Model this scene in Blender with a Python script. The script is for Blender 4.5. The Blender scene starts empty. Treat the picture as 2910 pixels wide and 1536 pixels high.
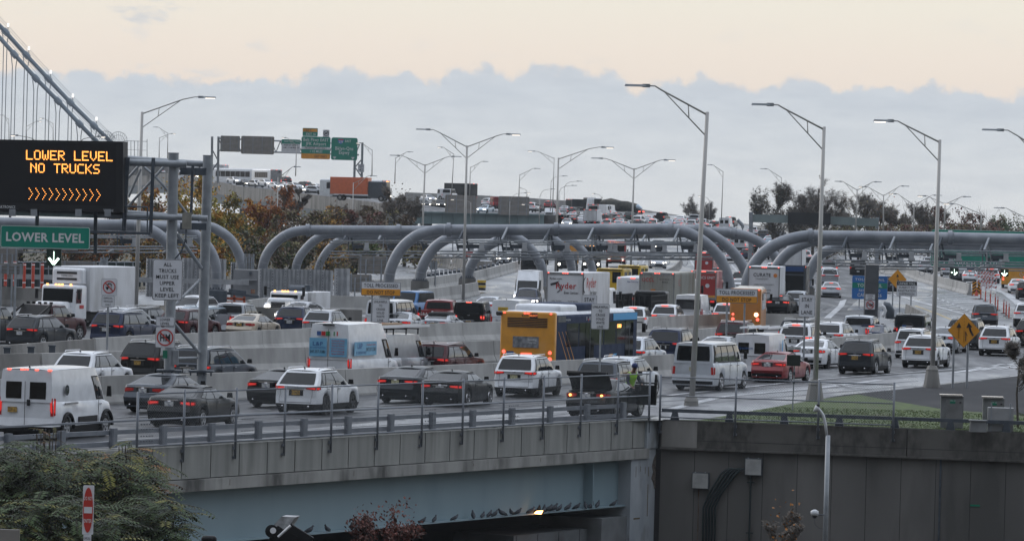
import bpy, math, random
from mathutils import Vector, Matrix
random.seed(7)
R = math.radians
S = bpy.context.scene
COL = S.collection
# ---------------------------------------------------------------- camera
FPX, PW, PH, HC = 14000.0, 2910.0, 1536.0, 8.2
PHI, TH = R(1.5), 208/14000.0
cam = bpy.data.cameras.new('camera'); camo = bpy.data.objects.new('camera', cam); COL.objects.link(camo)
r0 = Vector((1,0,0)); fwd = Vector((0,math.cos(TH),-math.sin(TH))); up0 = Vector((0,math.sin(TH),math.cos(TH)))
rv = r0*math.cos(PHI)+up0*math.sin(PHI); uv = -r0*math.sin(PHI)+up0*math.cos(PHI)
CP = Vector((0,0,HC))
camo.matrix_world = Matrix(((rv.x,uv.x,-fwd.x,CP.x),(rv.y,uv.y,-fwd.y,CP.y),(rv.z,uv.z,-fwd.z,CP.z),(0,0,0,1)))
cam.sensor_width = 36; cam.lens = 36*FPX/PW; cam.clip_start = 5; cam.clip_end = 20000
S.camera = camo
S.view_settings.view_transform = 'Standard'; S.view_settings.look = 'None'; S.view_settings.gamma = 1
S.view_settings.exposure = 0.32
try: S.cycles.max_bounces = 6; S.cycles.use_denoising = True
except Exception: pass
# ---------------------------------------------------------------- sky
W = bpy.data.worlds.new("World"); S.world = W; W.use_nodes = True
def build_world():
    nt = W.node_tree; N = nt.nodes; L = nt.links; N.clear()
    out = N.new('ShaderNodeOutputWorld'); bg = N.new('ShaderNodeBackground'); L.new(bg.outputs[0], out.inputs[0])
    sky = N.new('ShaderNodeTexSky'); sky.sky_type = 'NISHITA'; sky.sun_disc = False
    sky.sun_elevation = R(30); sky.sun_rotation = R(-45)
    tc = N.new('ShaderNodeTexCoord'); sx = N.new('ShaderNodeSeparateXYZ'); L.new(tc.outputs['Generated'], sx.inputs[0])
    def math_(op, a, b=None, c=None):
        n = N.new('ShaderNodeMath'); n.operation = op
        for i, v in enumerate((a, b, c)):
            if v is None: continue
            if isinstance(v, (int, float)): n.inputs[i].default_value = v
            else: L.new(v, n.inputs[i])
        return n.outputs[0]
    x, z = sx.outputs[0], sx.outputs[2]
    # cloud bank top: elevation ~1.5 deg with lumpy edge
    cb = N.new('ShaderNodeCombineXYZ'); L.new(math_('MULTIPLY', x, 1.0), cb.inputs[0]); L.new(math_('MULTIPLY', z, 1.0), cb.inputs[1])
    def noise(scale, detail, rough, sy=1.0, off=0):
        mp = N.new('ShaderNodeMapping'); mp.inputs['Scale'].default_value = (1, sy, 1); mp.inputs['Location'].default_value = (off, off, 0)
        L.new(cb.outputs[0], mp.inputs[0])
        n = N.new('ShaderNodeTexNoise'); n.inputs['Scale'].default_value = scale; n.inputs['Detail'].default_value = detail
        n.inputs['Roughness'].default_value = rough; L.new(mp.outputs[0], n.inputs['Vector']); return n.outputs[0]
    def vor(scale, off=0):
        mp = N.new('ShaderNodeMapping'); mp.inputs['Location'].default_value = (off, off*.7, 0); L.new(cb.outputs[0], mp.inputs[0])
        n = N.new('ShaderNodeTexVoronoi'); n.feature = 'SMOOTH_F1'; n.inputs['Scale'].default_value = scale; n.inputs['Smoothness'].default_value = .25
        L.new(mp.outputs[0], n.inputs['Vector']); return n.outputs['Distance']
    big = noise(26, 2, .5, .0, 3.7); v1 = vor(130, .3); v2 = vor(420, 1.3); fine = noise(210, 7, .62)
    h = math_('ADD', math_('ADD', 0.0247, math_('MULTIPLY', x, .027)), math_('MULTIPLY', math_('SUBTRACT', big, .5), .022))
    h = math_('SUBTRACT', h, math_('MULTIPLY', v1, .0042)); h = math_('SUBTRACT', h, math_('MULTIPLY', v2, .0012))
    h = math_('ADD', h, math_('MULTIPLY', math_('SUBTRACT', fine, .5), .0066)); h = math_('ADD', h, .0018)
    d = math_('SUBTRACT', h, z)
    mr = N.new('ShaderNodeMapRange'); mr.interpolation_type = 'SMOOTHSTEP'; L.new(d, mr.inputs[0])
    mr.inputs[1].default_value = -.0005; mr.inputs[2].default_value = .0017
    # wisps high up
    wn = noise(60, 6, .62, 2.6, 9.2)
    wr = N.new('ShaderNodeMapRange'); wr.interpolation_type = 'SMOOTHSTEP'; L.new(wn, wr.inputs[0]); wr.inputs[1].default_value = .56; wr.inputs[2].default_value = .70; wr.inputs[4].default_value = .75
    lr = N.new('ShaderNodeMapRange'); L.new(x, lr.inputs[0]); lr.inputs[1].default_value = -.035; lr.inputs[2].default_value = -.085
    wisp = math_('MULTIPLY', wr.outputs[0], math_('ADD', math_('MULTIPLY', lr.outputs[0], .95), .12))
    fac = math_('MAXIMUM', mr.outputs[0], wisp)
    # colours
    def ramp(src, pts):
        r = N.new('ShaderNodeValToRGB'); L.new(src, r.inputs[0]); e = r.color_ramp.elements
        while len(e) < len(pts): e.new(.5)
        for k, (p, c) in enumerate(pts): e[k].position = p; e[k].color = (*c, 1)
        return r.outputs[0]
    zz = math_('MULTIPLY', z, 25.0)   # 0..1 over 0..0.04
    bank = ramp(zz, [(0, (.56,.578,.59)), (.25, (.535,.563,.585)), (.55, (.495,.532,.57)), (.8, (.505,.53,.563)), (1, (.53,.54,.555))])
    clear = ramp(zz, [(0, (.69,.60,.53)), (.5, (.71,.615,.53)), (.75, (.725,.645,.56)), (1, (.72,.675,.585))])
    soft = noise(70, 6, .6, 4.0, 1.1)
    hs = N.new('ShaderNodeMix'); hs.data_type = 'RGBA'; hs.blend_type = 'MULTIPLY'; hs.inputs[0].default_value = 1
    L.new(bank, hs.inputs[6]); L.new(ramp(soft, [(.32, (.93,.935,.95)), (.68, (1.06,1.05,1.04))]), hs.inputs[7])
    mx = N.new('ShaderNodeMix'); mx.data_type = 'RGBA'; L.new(fac, mx.inputs[0]); L.new(clear, mx.inputs[6]); L.new(hs.outputs[2], mx.inputs[7])
    # pale sky overhead: high thin overcast blended over the clear-sky model
    nish = N.new('ShaderNodeVectorMath'); nish.operation = 'SCALE'; L.new(sky.outputs[0], nish.inputs[0]); nish.inputs['Scale'].default_value = .10
    over = ramp(math_('MAXIMUM', z, 0), [(0, (.52,.56,.62)), (.12, (.64,.67,.72)), (.4, (.92,.98,1.08)), (1, (1.45,1.56,1.75))])
    om = N.new('ShaderNodeMix'); om.data_type = 'RGBA'; om.inputs[0].default_value = .72; L.new(nish.outputs[0], om.inputs[6]); L.new(over, om.inputs[7])
    er = N.new('ShaderNodeMapRange'); er.interpolation_type = 'SMOOTHSTEP'; L.new(z, er.inputs[0]); er.inputs[1].default_value = .045; er.inputs[2].default_value = .14
    yr = N.new('ShaderNodeMapRange'); yr.interpolation_type = 'SMOOTHSTEP'; L.new(sx.outputs[1], yr.inputs[0]); yr.inputs[1].default_value = -.75; yr.inputs[2].default_value = .35; yr.inputs[3].default_value = .20
    zp = math_('MAXIMUM', z, 0); dim = math_('MINIMUM', math_('ADD', yr.outputs[0], math_('MULTIPLY', math_('MULTIPLY', zp, zp), .85)), 1.0)
    od = N.new('ShaderNodeVectorMath'); od.operation = 'SCALE'; L.new(om.outputs[2], od.inputs[0]); L.new(dim, od.inputs['Scale'])
    md = N.new('ShaderNodeVectorMath'); md.operation = 'SCALE'; L.new(mx.outputs[2], md.inputs[0]); L.new(dim, md.inputs['Scale'])
    fm = N.new('ShaderNodeMix'); fm.data_type = 'RGBA'; L.new(er.outputs[0], fm.inputs[0]); L.new(md.outputs[0], fm.inputs[6]); L.new(od.outputs[0], fm.inputs[7])
    L.new(fm.outputs[2], bg.inputs[0]); bg.inputs[1].default_value = 1.0
build_world()
sun = bpy.data.lights.new('sun', 'SUN'); sun.energy = .5; sun.angle = R(30); sun.color = (1, .93, .85)
suno = bpy.data.objects.new('sun', sun); COL.objects.link(suno)
suno.rotation_euler = Vector((math.sin(R(-45))*math.cos(R(30)), math.cos(R(-45))*math.cos(R(30)), math.sin(R(30)))).to_track_quat('Z', 'Y').to_euler(); suno.location = (0, 0, 60)
# ---------------------------------------------------------------- projection helpers
def A(px, py, D):
    d = fwd*FPX + rv*(px-PW/2) + uv*(PH/2-py)
    return CP + d*(D/d.y)
def G(px, py, z=0.0):
    d = fwd*FPX + rv*(px-PW/2) + uv*(PH/2-py)
    return CP + d*((z-HC)/d.z)
HT = [(0,0),(640,0),(700,.6),(800,2.6),(875,4.3),(950,5.5),(1000,6.0),(1050,6.0),(1200,4.0),(1500,0),(9e9,0)]
def drop(y): return -32*sm(1100, 2400, y)
def sm(a, b, x):
    t = min(1, max(0, (x-a)/(b-a))); return t*t*(3-2*t)
EDGE = [(0,900),(640,120),(700,52),(800,46),(880,43),(930,39),(950,35),(975,30),(990,23),(1000,14),(1012,-20),(9e9,-20)]
def plin_(pts, u):
    for (a, za), (b, zb) in zip(pts, pts[1:]):
        if u <= b: return za+(zb-za)*(u-a)/(b-a)
def hz(x, y):
    for (a, za), (b, zb) in zip(HT, HT[1:]):
        if y <= b: z = za+(zb-za)*(y-a)/(b-a); break
    return z*sm(-16, -4, x)*(1-sm(0, 7, x-plin_(EDGE, y)))+drop(y)
def GH(px, py):
    d = fwd*FPX + rv*(px-PW/2) + uv*(PH/2-py); d = d/d.y
    y = 120.0
    while y < 1200:
        p = CP+d*y
        if p.z <= hz(p.x, p.y): return Vector((p.x, p.y, hz(p.x, p.y)))
        y += 1.0
    return CP+d*1000
# ---------------------------------------------------------------- materials
MATS = {}
def mat(name, col, rough=.6, metal=0, emit=None, es=0, spec=.5, coat=0, ior=None):
    if name in MATS: return MATS[name]
    m = bpy.data.materials.new(name); m.use_nodes = True; b = m.node_tree.nodes['Principled BSDF']
    b.inputs['Base Color'].default_value = (*col, 1); b.inputs['Roughness'].default_value = rough; b.inputs['Metallic'].default_value = metal
    b.inputs['Specular IOR Level'].default_value = spec
    if coat: b.inputs['Coat Weight'].default_value = coat; b.inputs['Coat Roughness'].default_value = .06
    if ior: b.inputs['IOR'].default_value = ior
    if emit: b.inputs['Emission Color'].default_value = (*emit, 1); b.inputs['Emission Strength'].default_value = es
    MATS[name] = m; return m
def nmat(name, c1, c2, scale=1.0, rough=(.7,.9), stretch=(1,1,1), detail=6, metal=0, bump=0, lo=.35, hi=.65, c3=None, s3=.2, obj=True, coat=0, lo3=.5, hi3=.7):
    """noise-mottled surface, optional larger stain or sheen layer c3"""
    if name in MATS: return MATS[name]
    m = bpy.data.materials.new(name); m.use_nodes = True; nt = m.node_tree; N = nt.nodes; L = nt.links; b = N['Principled BSDF']
    tc = N.new('ShaderNodeTexCoord'); mp = N.new('ShaderNodeMapping'); mp.inputs['Scale'].default_value = stretch
    if obj: L.new(tc.outputs['Object'], mp.inputs[0])
    else:
        g = N.new('ShaderNodeNewGeometry'); L.new(g.outputs['Position'], mp.inputs[0])
    n = N.new('ShaderNodeTexNoise'); n.inputs['Scale'].default_value = scale; n.inputs['Detail'].default_value = detail; L.new(mp.outputs[0], n.inputs['Vector'])
    r = N.new('ShaderNodeValToRGB'); L.new(n.outputs[0], r.inputs[0]); e = r.color_ramp.elements
    e[0].position = lo; e[0].color = (*c1, 1); e[1].position = hi; e[1].color = (*c2, 1)
    col = r.outputs[0]
    if c3:
        n3 = N.new('ShaderNodeTexNoise'); n3.inputs['Scale'].default_value = s3; n3.inputs['Detail'].default_value = 5; L.new(mp.outputs[0], n3.inputs['Vector'])
        mr = N.new('ShaderNodeMapRange'); L.new(n3.outputs[0], mr.inputs[0]); mr.inputs[1].default_value = lo3; mr.inputs[2].default_value = hi3
        mx = N.new('ShaderNodeMix'); mx.data_type = 'RGBA'; L.new(mr.outputs[0], mx.inputs[0]); L.new(col, mx.inputs[6]); mx.inputs[7].default_value = (*c3, 1); col = mx.outputs[2]
    L.new(col, b.inputs['Base Color'])
    rr = N.new('ShaderNodeMapRange'); L.new(n.outputs[0], rr.inputs[0]); rr.inputs[1].default_value = lo; rr.inputs[2].default_value = hi
    rr.inputs[3].default_value = rough[0]; rr.inputs[4].default_value = rough[1]; L.new(rr.outputs[0], b.inputs['Roughness'])
    b.inputs['Metallic'].default_value = metal
    if coat: b.inputs['Coat Weight'].default_value = coat
    if bump:
        bp = N.new('ShaderNodeBump'); bp.inputs['Strength'].default_value = bump; L.new(n.outputs[0], bp.inputs['Height']); L.new(bp.outputs[0], b.inputs['Normal'])
    MATS[name] = m; return m
def paint(name, c, metal=.25, rough=.32):
    # car paint with road dirt: slight noise in colour and roughness
    if name in MATS: return MATS[name]
    d = tuple(min(1, x*.86+.003) for x in c)
    m = nmat(name, d, c, 2.2, (rough+.12, rough), (1,1,1), 4, metal, 0, .35, .6); b = m.node_tree.nodes['Principled BSDF']
    b.inputs['Coat Weight'].default_value = .45 if max(c) > .1 else .22; b.inputs['Specular IOR Level'].default_value = .5 if max(c) > .1 else .18; b.inputs['Coat Roughness'].default_value = .08
    return m
P = {
 'white': paint('white_paint', (.68,.70,.73), 0), 'silver': paint('silver_paint', (.38,.40,.43), .5), 'lsilver': paint('pale_silver_paint', (.50,.53,.57), .4),
 'grey': paint('grey_paint', (.07,.08,.095), .4), 'dgrey': paint('dark_grey_paint', (.022,.026,.032), .3), 'black': paint('black_paint', (.004,.005,.006), 0),
 'red': paint('red_paint', (.22,.012,.015), .2), 'maroon': paint('maroon_paint', (.055,.010,.014), .3), 'dblue': paint('dark_blue_paint', (.012,.02,.05), .3),
 'blue': paint('blue_paint', (.03,.16,.40), .1), 'gold': paint('champagne_paint', (.42,.36,.28), .4), 'brown': paint('brown_paint', (.06,.045,.035), .3),
 'green': paint('dark_green_paint', (.02,.035,.03), .3), 'fire': paint('fire_red_paint', (.36,.02,.018), 0), 'orange': paint('orange_paint', (.55,.11,.025), 0, .5),
 'school': paint('school_bus_paint', (.46,.17,.02), 0, .5), 'yellow': paint('yellow_paint', (.62,.40,.02), 0, .45), 'bus': paint('bus_amber_paint', (.62,.27,.015), 0, .45), 'busblue': paint('bus_blue_paint', (.009,.022,.060), 0, .6),
 'ltblue': paint('ice_blue_paint', (.42,.52,.60), .3), 'beige': paint('beige_paint', (.45,.42,.36), .1)}
BUSB = P['busblue'].node_tree.nodes['Principled BSDF']; BUSB.inputs['Coat Weight'].default_value = 0; BUSB.inputs['Specular IOR Level'].default_value = .2
GLASS = mat('dark_glass', (.004,.005,.006), .05, 0, spec=.38, ior=1.45)
GLASS2 = mat('side_glass', (.02,.024,.028), .05, 0, spec=.7, ior=1.85)
SIGNK2 = mat('seam_black', (.01,.01,.011), .6)
PLAST = mat('black_plastic', (.009,.009,.010), .6, spec=.25)
RUB = nmat('tyre_rubber', (.010,.010,.010), (.022,.021,.02), 12, (.75,.9))
RIM = mat('alloy_rim', (.42,.43,.45), .3, .8)
DRIM = mat('dark_rim', (.03,.03,.033), .35, .6)
CHROME = mat('chrome_trim', (.6,.6,.62), .15, 1)
TAIL = mat('tail_lamp_lit', (.25,.01,.01), .25, emit=(1,.05,.04), es=.42)
TAILDIM = mat('tail_lamp_red', (.22,.012,.012), .2, emit=(1,.04,.03), es=.05)
BRAKE = mat('brake_lamp_lit', (.5,.03,.02), .25, emit=(1,.12,.08), es=2.0)
HEAD = mat('head_lamp_lit', (.8,.8,.8), .2, emit=(1,.93,.8), es=7)
HEADOFF = mat('head_lamp_clear', (.35,.37,.4), .1, .3)
AMB = mat('amber_marker_lit', (.6,.25,.03), .3, emit=(1,.42,.10), es=4)
PLATEY = nmat('yellow_plate', (.50,.30,.05), (.16,.10,.03), 14, (.5,.6)); PLATEW = nmat('white_plate', (.60,.60,.58), (.22,.23,.27), 14, (.5,.6)); PLATEN = nmat('pale_yellow_plate', (.55,.52,.30), (.25,.24,.17), 14, (.5,.6))
CONC = nmat('pale_concrete', (.30,.295,.285), (.42,.415,.40), 1.3, (.75,.9), (1,1,.35), 8, c3=(.20,.195,.185), s3=.35, lo3=.52, hi3=.75)
CONCD = nmat('weathered_concrete', (.17,.165,.155), (.27,.26,.245), 1.1, (.8,.92), (1,1,.25), 8, c3=(.09,.088,.082), s3=.5, lo3=.5, hi3=.7)
GALV = nmat('galvanised_steel', (.22,.24,.26), (.31,.33,.355), 3.0, (.42,.6), metal=.35)
GALVL = nmat('pale_galvanised_steel', (.30,.31,.325), (.40,.41,.425), 2.0, (.45,.62), metal=.3)
POLE = nmat('lamp_pole_metal', (.34,.33,.315), (.44,.43,.41), 1.5, (.45,.6), (1,1,.3), metal=.2)
DSTEEL = nmat('dark_steel', (.045,.055,.07), (.075,.09,.11), 3.0, (.45,.65), metal=.2)
SIGNW = nmat('white_sign_face', (.56,.57,.60), (.64,.65,.68), 2.0, (.4,.5)); SIGNK = mat('sign_black', (.012,.012,.014), .5)
SIGNG = nmat('green_sign_face', (.0,.19,.13), (.0,.23,.16), 1.2, (.4,.5)); SIGNO = nmat('amber_sign_face', (.62,.25,.012), (.70,.30,.018), 1.5, (.4,.5)); SIGNB = nmat('blue_sign_face', (.015,.13,.40), (.02,.16,.46), 1.5, (.4,.5))
SIGNR = mat('sign_red', (.45,.035,.025), .45); SIGNT = mat('sign_pale_lettering', (.62,.64,.64), .4); SIGNBK = nmat('sign_back_metal', (.20,.185,.17), (.27,.25,.23), 1.5, (.5,.7), metal=.2)
# ---------------------------------------------------------------- mesh builder
class MB:
    def __init__(s): s.v = []; s.f = []; s.m = []; s.T = None
    def add(s, vs, fs, mi=0):
        b = len(s.v)
        s.v += [tuple(s.T @ Vector(p)) for p in vs] if s.T else [tuple(p) for p in vs]
        s.f += [tuple(i+b for i in f) for f in fs]; s.m += [mi]*len(fs); return s
    def box(s, c, d, mi=0, rz=0, bev=0):
        x, y, z = d[0]/2, d[1]/2, d[2]/2; co, si = math.cos(rz), math.sin(rz)
        vs = []
        for k in (-1, 1):
            for (i, j) in ((-1,-1),(1,-1),(1,1),(-1,1)):
                if bev and k == 1: i *= (1-bev/x) ; j *= (1-bev/y)
                X, Y = i*x, j*y; vs.append((c[0]+X*co-Y*si, c[1]+X*si+Y*co, c[2]+k*z))
        return s.add(vs, [(3,2,1,0),(4,5,6,7),(0,1,5,4),(1,2,6,5),(2,3,7,6),(3,0,4,7)], mi)
    def beam(s, p, q, w, h=None, mi=0):
        p, q = Vector(p), Vector(q); h = h or w; d = (q-p).normalized()
        a = d.cross(Vector((0,0,1)))
        if a.length < .01: a = Vector((1,0,0))
        a.normalize(); b = a.cross(d).normalized(); a *= w/2; b *= h/2
        vs = [p-a-b, p+a-b, p+a+b, p-a+b, q-a-b, q+a-b, q+a+b, q-a+b]
        return s.add(vs, [(0,1,2,3),(7,6,5,4),(0,4,5,1),(1,5,6,2),(2,6,7,3),(3,7,4,0)], mi)
    def tube(s, pts, rad, n=10, mi=0, caps=True):
        pts = [Vector(p) for p in pts]; rs = rad if isinstance(rad, (list, tuple)) else [rad]*len(pts)
        vs, fs = [], []; ref = None
        for i, p in enumerate(pts):
            d = (pts[min(i+1, len(pts)-1)]-pts[max(i-1, 0)]).normalized()
            if ref is None: ref = Vector((0,0,1)) if abs(d.z) < .9 else Vector((1,0,0))
            a = d.cross(ref).normalized(); b = a.cross(d).normalized(); ref = b
            for k in range(n):
                t = 2*math.pi*k/n; vs.append(p+(a*math.cos(t)+b*math.sin(t))*rs[i])
        for i in range(len(pts)-1):
            for k in range(n): fs.append((i*n+k, i*n+(k+1) % n, (i+1)*n+(k+1) % n, (i+1)*n+k))
        if caps: fs.append(tuple(range(n-1, -1, -1))); fs.append(tuple((len(pts)-1)*n+k for k in range(n)))
        return s.add(vs, fs, mi)
    def grid(s, fn, nu, nv, mi=0, flip=False):
        vs = [fn(i/nu, j/nv) for i in range(nu+1) for j in range(nv+1)]; fs = []
        for i in range(nu):
            for j in range(nv):
                q = (i*(nv+1)+j, (i+1)*(nv+1)+j, (i+1)*(nv+1)+j+1, i*(nv+1)+j+1); fs.append(q[::-1] if flip else q)
        return s.add(vs, fs, mi)
    def prism(s, poly, y0, y1, mi=0, axis='y'):
        n = len(poly)
        if axis == 'y': vs = [(x, y0, z) for x, z in poly]+[(x, y1, z) for x, z in poly]
        elif axis == 'x': vs = [(y0, x, z) for x, z in poly]+[(y1, x, z) for x, z in poly]
        else: vs = [(x, z, y0) for x, z in poly]+[(x, z, y1) for x, z in poly]
        fs = [tuple(range(n)), tuple(range(2*n-1, n-1, -1))]+[(i, i+n, (i+1) % n+n, (i+1) % n) for i in range(n)]
        return s.add(vs, fs, mi)
    def mesh(s, name, mats, smooth=False):
        me = bpy.data.meshes.new(name); me.from_pydata(s.v, [], s.f)
        for m in (mats if isinstance(mats, (list, tuple)) else [mats]): me.materials.append(m)
        if any(s.m): me.polygons.foreach_set('material_index', s.m)
        if smooth:
            me.polygons.foreach_set('use_smooth', [True]*len(s.f))
            if smooth is not True:
                try: me.set_sharp_from_angle(angle=R(smooth))
                except Exception: pass
        me.update(); return me
    def build(s, name, mats, parent=None, smooth=False, **kw):
        return put(s.mesh(name, mats, smooth), name, parent, **kw)
def put(me, name, parent=None, **kw):
    o = bpy.data.objects.new(name, me); COL.objects.link(o)
    if parent: o.parent = parent
    if 'loc' in kw: o.location = kw['loc']
    if 'rz' in kw: o.rotation_euler[2] = kw['rz']
    return o
def tag(o, label=None, cat=None, group=None, kind=None):
    if label: o['label'] = label
    if cat: o['category'] = cat
    if group: o['group'] = group
    if kind: o['kind'] = kind
    return o
def thing(name, label, cat, loc=(0,0,0), rz=0, group=None):
    o = bpy.data.objects.new(name, None); COL.objects.link(o); o.location = loc; o.rotation_euler[2] = rz; o.empty_display_size = .2
    return tag(o, label, cat, group)
def copy_tree(o, parent=None):
    c = o.copy(); COL.objects.link(c); c.parent = parent
    for ch in list(o.children): copy_tree(ch, c)
    return c
FONT_CACHE = {}
def textdata(txt, bold=.012):
    k = (txt, bold)
    if k in FONT_CACHE: return FONT_CACHE[k]
    cu = bpy.data.curves.new('lettering', 'FONT'); cu.body = txt; cu.size = 1; cu.offset = bold; cu.align_x = 'LEFT'; cu.resolution_u = 2; cu.space_character = 1.08
    o = bpy.data.objects.new('lettering', cu); COL.objects.link(o)
    bpy.context.view_layer.update()
    me = bpy.data.meshes.new_from_object(o.evaluated_get(bpy.context.evaluated_depsgraph_get()))
    vs = [v.co.copy() for v in me.vertices]; fs = [tuple(p.vertices) for p in me.polygons]
    bpy.data.objects.remove(o); bpy.data.curves.remove(cu); bpy.data.meshes.remove(me)
    x0 = min(v.x for v in vs); x1 = max(v.x for v in vs)
    FONT_CACHE[k] = ([(v.x-x0, v.y) for v in vs], fs, x1-x0); return FONT_CACHE[k]
CAPH = .70
def text(mb, txt, cx, z, h, w=None, y=0, mi=0, fn=None, bold=.012):
    """lettering in the local xz plane facing -y: centre cx, baseline z, capital height h, width w"""
    vs, fs, tw = textdata(txt, bold); sc = h/CAPH; sx = (w/tw) if w else sc
    W_ = tw*sx; fn = fn or (lambda a, b: (a, y, b))
    return mb.add([fn(cx-W_/2+a*sx, z+b*sc) for a, b in vs], [f for f in fs], mi)
# ---------------------------------------------------------------- vehicles: lofted bodies
def lerp(a, b, t): return a+(b-a)*t
def plin(pts, u):
    if u <= pts[0][0]: return pts[0][1]
    for (a, za), (b, zb) in zip(pts, pts[1:]):
        if u <= b: return za+(zb-za)*sm(a, b, u) if False else za+(zb-za)*(u-a)/(b-a)
    return pts[-1][1]
KINDS = {
 # L, W, H, rear axle, front axle, wheel r, deck profile, greenhouse(ub0,ut0,ut1,ub1), roof half-width factor, side windows, tail(y0,y1,z0,z1)
 'sedan': dict(L=4.85,W=1.83,H=1.45,ra=1.02,fa=3.85,rw=.335,deck=[(0,.98),(.12,1.05),(.7,1.08),(1.5,1.0),(3.55,.97),(4.3,.87),(4.7,.74),(4.85,.62)],gh=(.42,1.5,2.62,3.66),wt=.69,win=[(.13,.24),(.26,.53),(.56,.9)],tail=(.52,1,.80,.95),plate=(.86,)),
 'coupe': dict(L=4.5,W=1.78,H=1.37,ra=.98,fa=3.7,rw=.33,deck=[(0,.93),(.12,1.0),(.7,1.03),(1.4,.97),(3.3,.93),(4.1,.84),(4.4,.7),(4.5,.6)],gh=(.5,1.3,2.45,3.35),wt=.70,win=[(.14,.42),(.46,.88)],tail=(.52,1,.72,.86),plate=(.72,)),
 'suv': dict(L=4.65,W=1.87,H=1.68,ra=.86,fa=3.58,rw=.375,deck=[(0,1.06),(.1,1.09),(1.2,1.10),(3.3,1.06),(4.2,.97),(4.55,.84),(4.65,.68)],gh=(.05,.66,2.55,3.5),wt=.735,win=[(.09,.20),(.23,.52),(.55,.92)],tail=(.50,1,.92,1.05),plate=(.82,),clad=.45),
 'bigsuv': dict(L=5.05,W=1.99,H=1.80,ra=.95,fa=3.92,rw=.39,deck=[(0,1.12),(.1,1.15),(1.2,1.16),(3.6,1.13),(4.6,1.05),(4.95,.9),(5.05,.7)],gh=(.05,.54,2.85,3.75),wt=.765,win=[(.07,.24),(.27,.54),(.57,.92)],tail=(.56,1,.98,1.13),plate=(.88,),clad=.42),
 'boxsuv': dict(L=4.8,W=2.0,H=1.92,ra=.9,fa=3.8,rw=.41,deck=[(0,1.2),(.1,1.22),(3.4,1.2),(4.6,1.12),(4.75,.9),(4.8,.7)],gh=(.03,.12,2.95,3.35),wt=.86,win=[(.05,.25),(.28,.54),(.57,.92)],tail=(.84,1,.85,1.15),plate=(.7,),clad=.55),
 'minivan': dict(L=5.1,W=1.99,H=1.74,ra=.98,fa=4.0,rw=.35,deck=[(0,1.04),(.1,1.07),(3.7,1.02),(4.6,.92),(5.0,.78),(5.1,.62)],gh=(.05,.42,2.85,4.1),wt=.77,win=[(.06,.27),(.30,.55),(.58,.9)],tail=(.62,1,.86,1.0),plate=(.78,)),
 'pickup': dict(L=5.8,W=2.02,H=1.92,ra=1.2,fa=4.8,rw=.40,deck=[(0,1.32),(1.9,1.34),(2.1,1.28),(4.2,1.24),(5.4,1.16),(5.72,1.0),(5.8,.75)],gh=(1.95,2.1,3.65,4.3),wt=.80,win=[(.05,.46),(.50,.9)],tail=(.86,1,.88,1.25),plate=(.62,),bed=1.85),
 'cargovan': dict(L=5.4,W=2.04,H=2.32,ra=1.1,fa=4.45,rw=.36,deck=[(0,1.25),(.1,1.27),(4.3,1.22),(4.9,1.12),(5.3,.92),(5.4,.7)],gh=(.02,.06,3.9,4.75),wt=.88,win=[(.80,.955)],tail=(.90,1,.8,1.38),plate=(.98,),van=1,clad=.5),
 'highvan': dict(L=5.98,W=2.06,H=2.75,ra=1.2,fa=4.95,rw=.36,deck=[(0,1.25),(.1,1.27),(4.8,1.22),(5.4,1.10),(5.85,.9),(5.98,.65)],gh=(.02,.08,4.0,5.25),wt=.84,win=[(.82,.96)],tail=(.90,1,.85,1.30),plate=(.75,),van=1),
 'passvan': dict(L=5.7,W=2.02,H=2.10,ra=1.15,fa=4.65,rw=.37,deck=[(0,1.22),(.1,1.24),(4.5,1.2),(5.2,1.08),(5.6,.95),(5.7,.7)],gh=(.02,.12,4.0,4.7),wt=.84,win=[(.05,.24),(.27,.47),(.50,.70),(.74,.95)],tail=(.88,1,.72,1.05),plate=(.95,),van=1),
}
CACHE = {}
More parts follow.
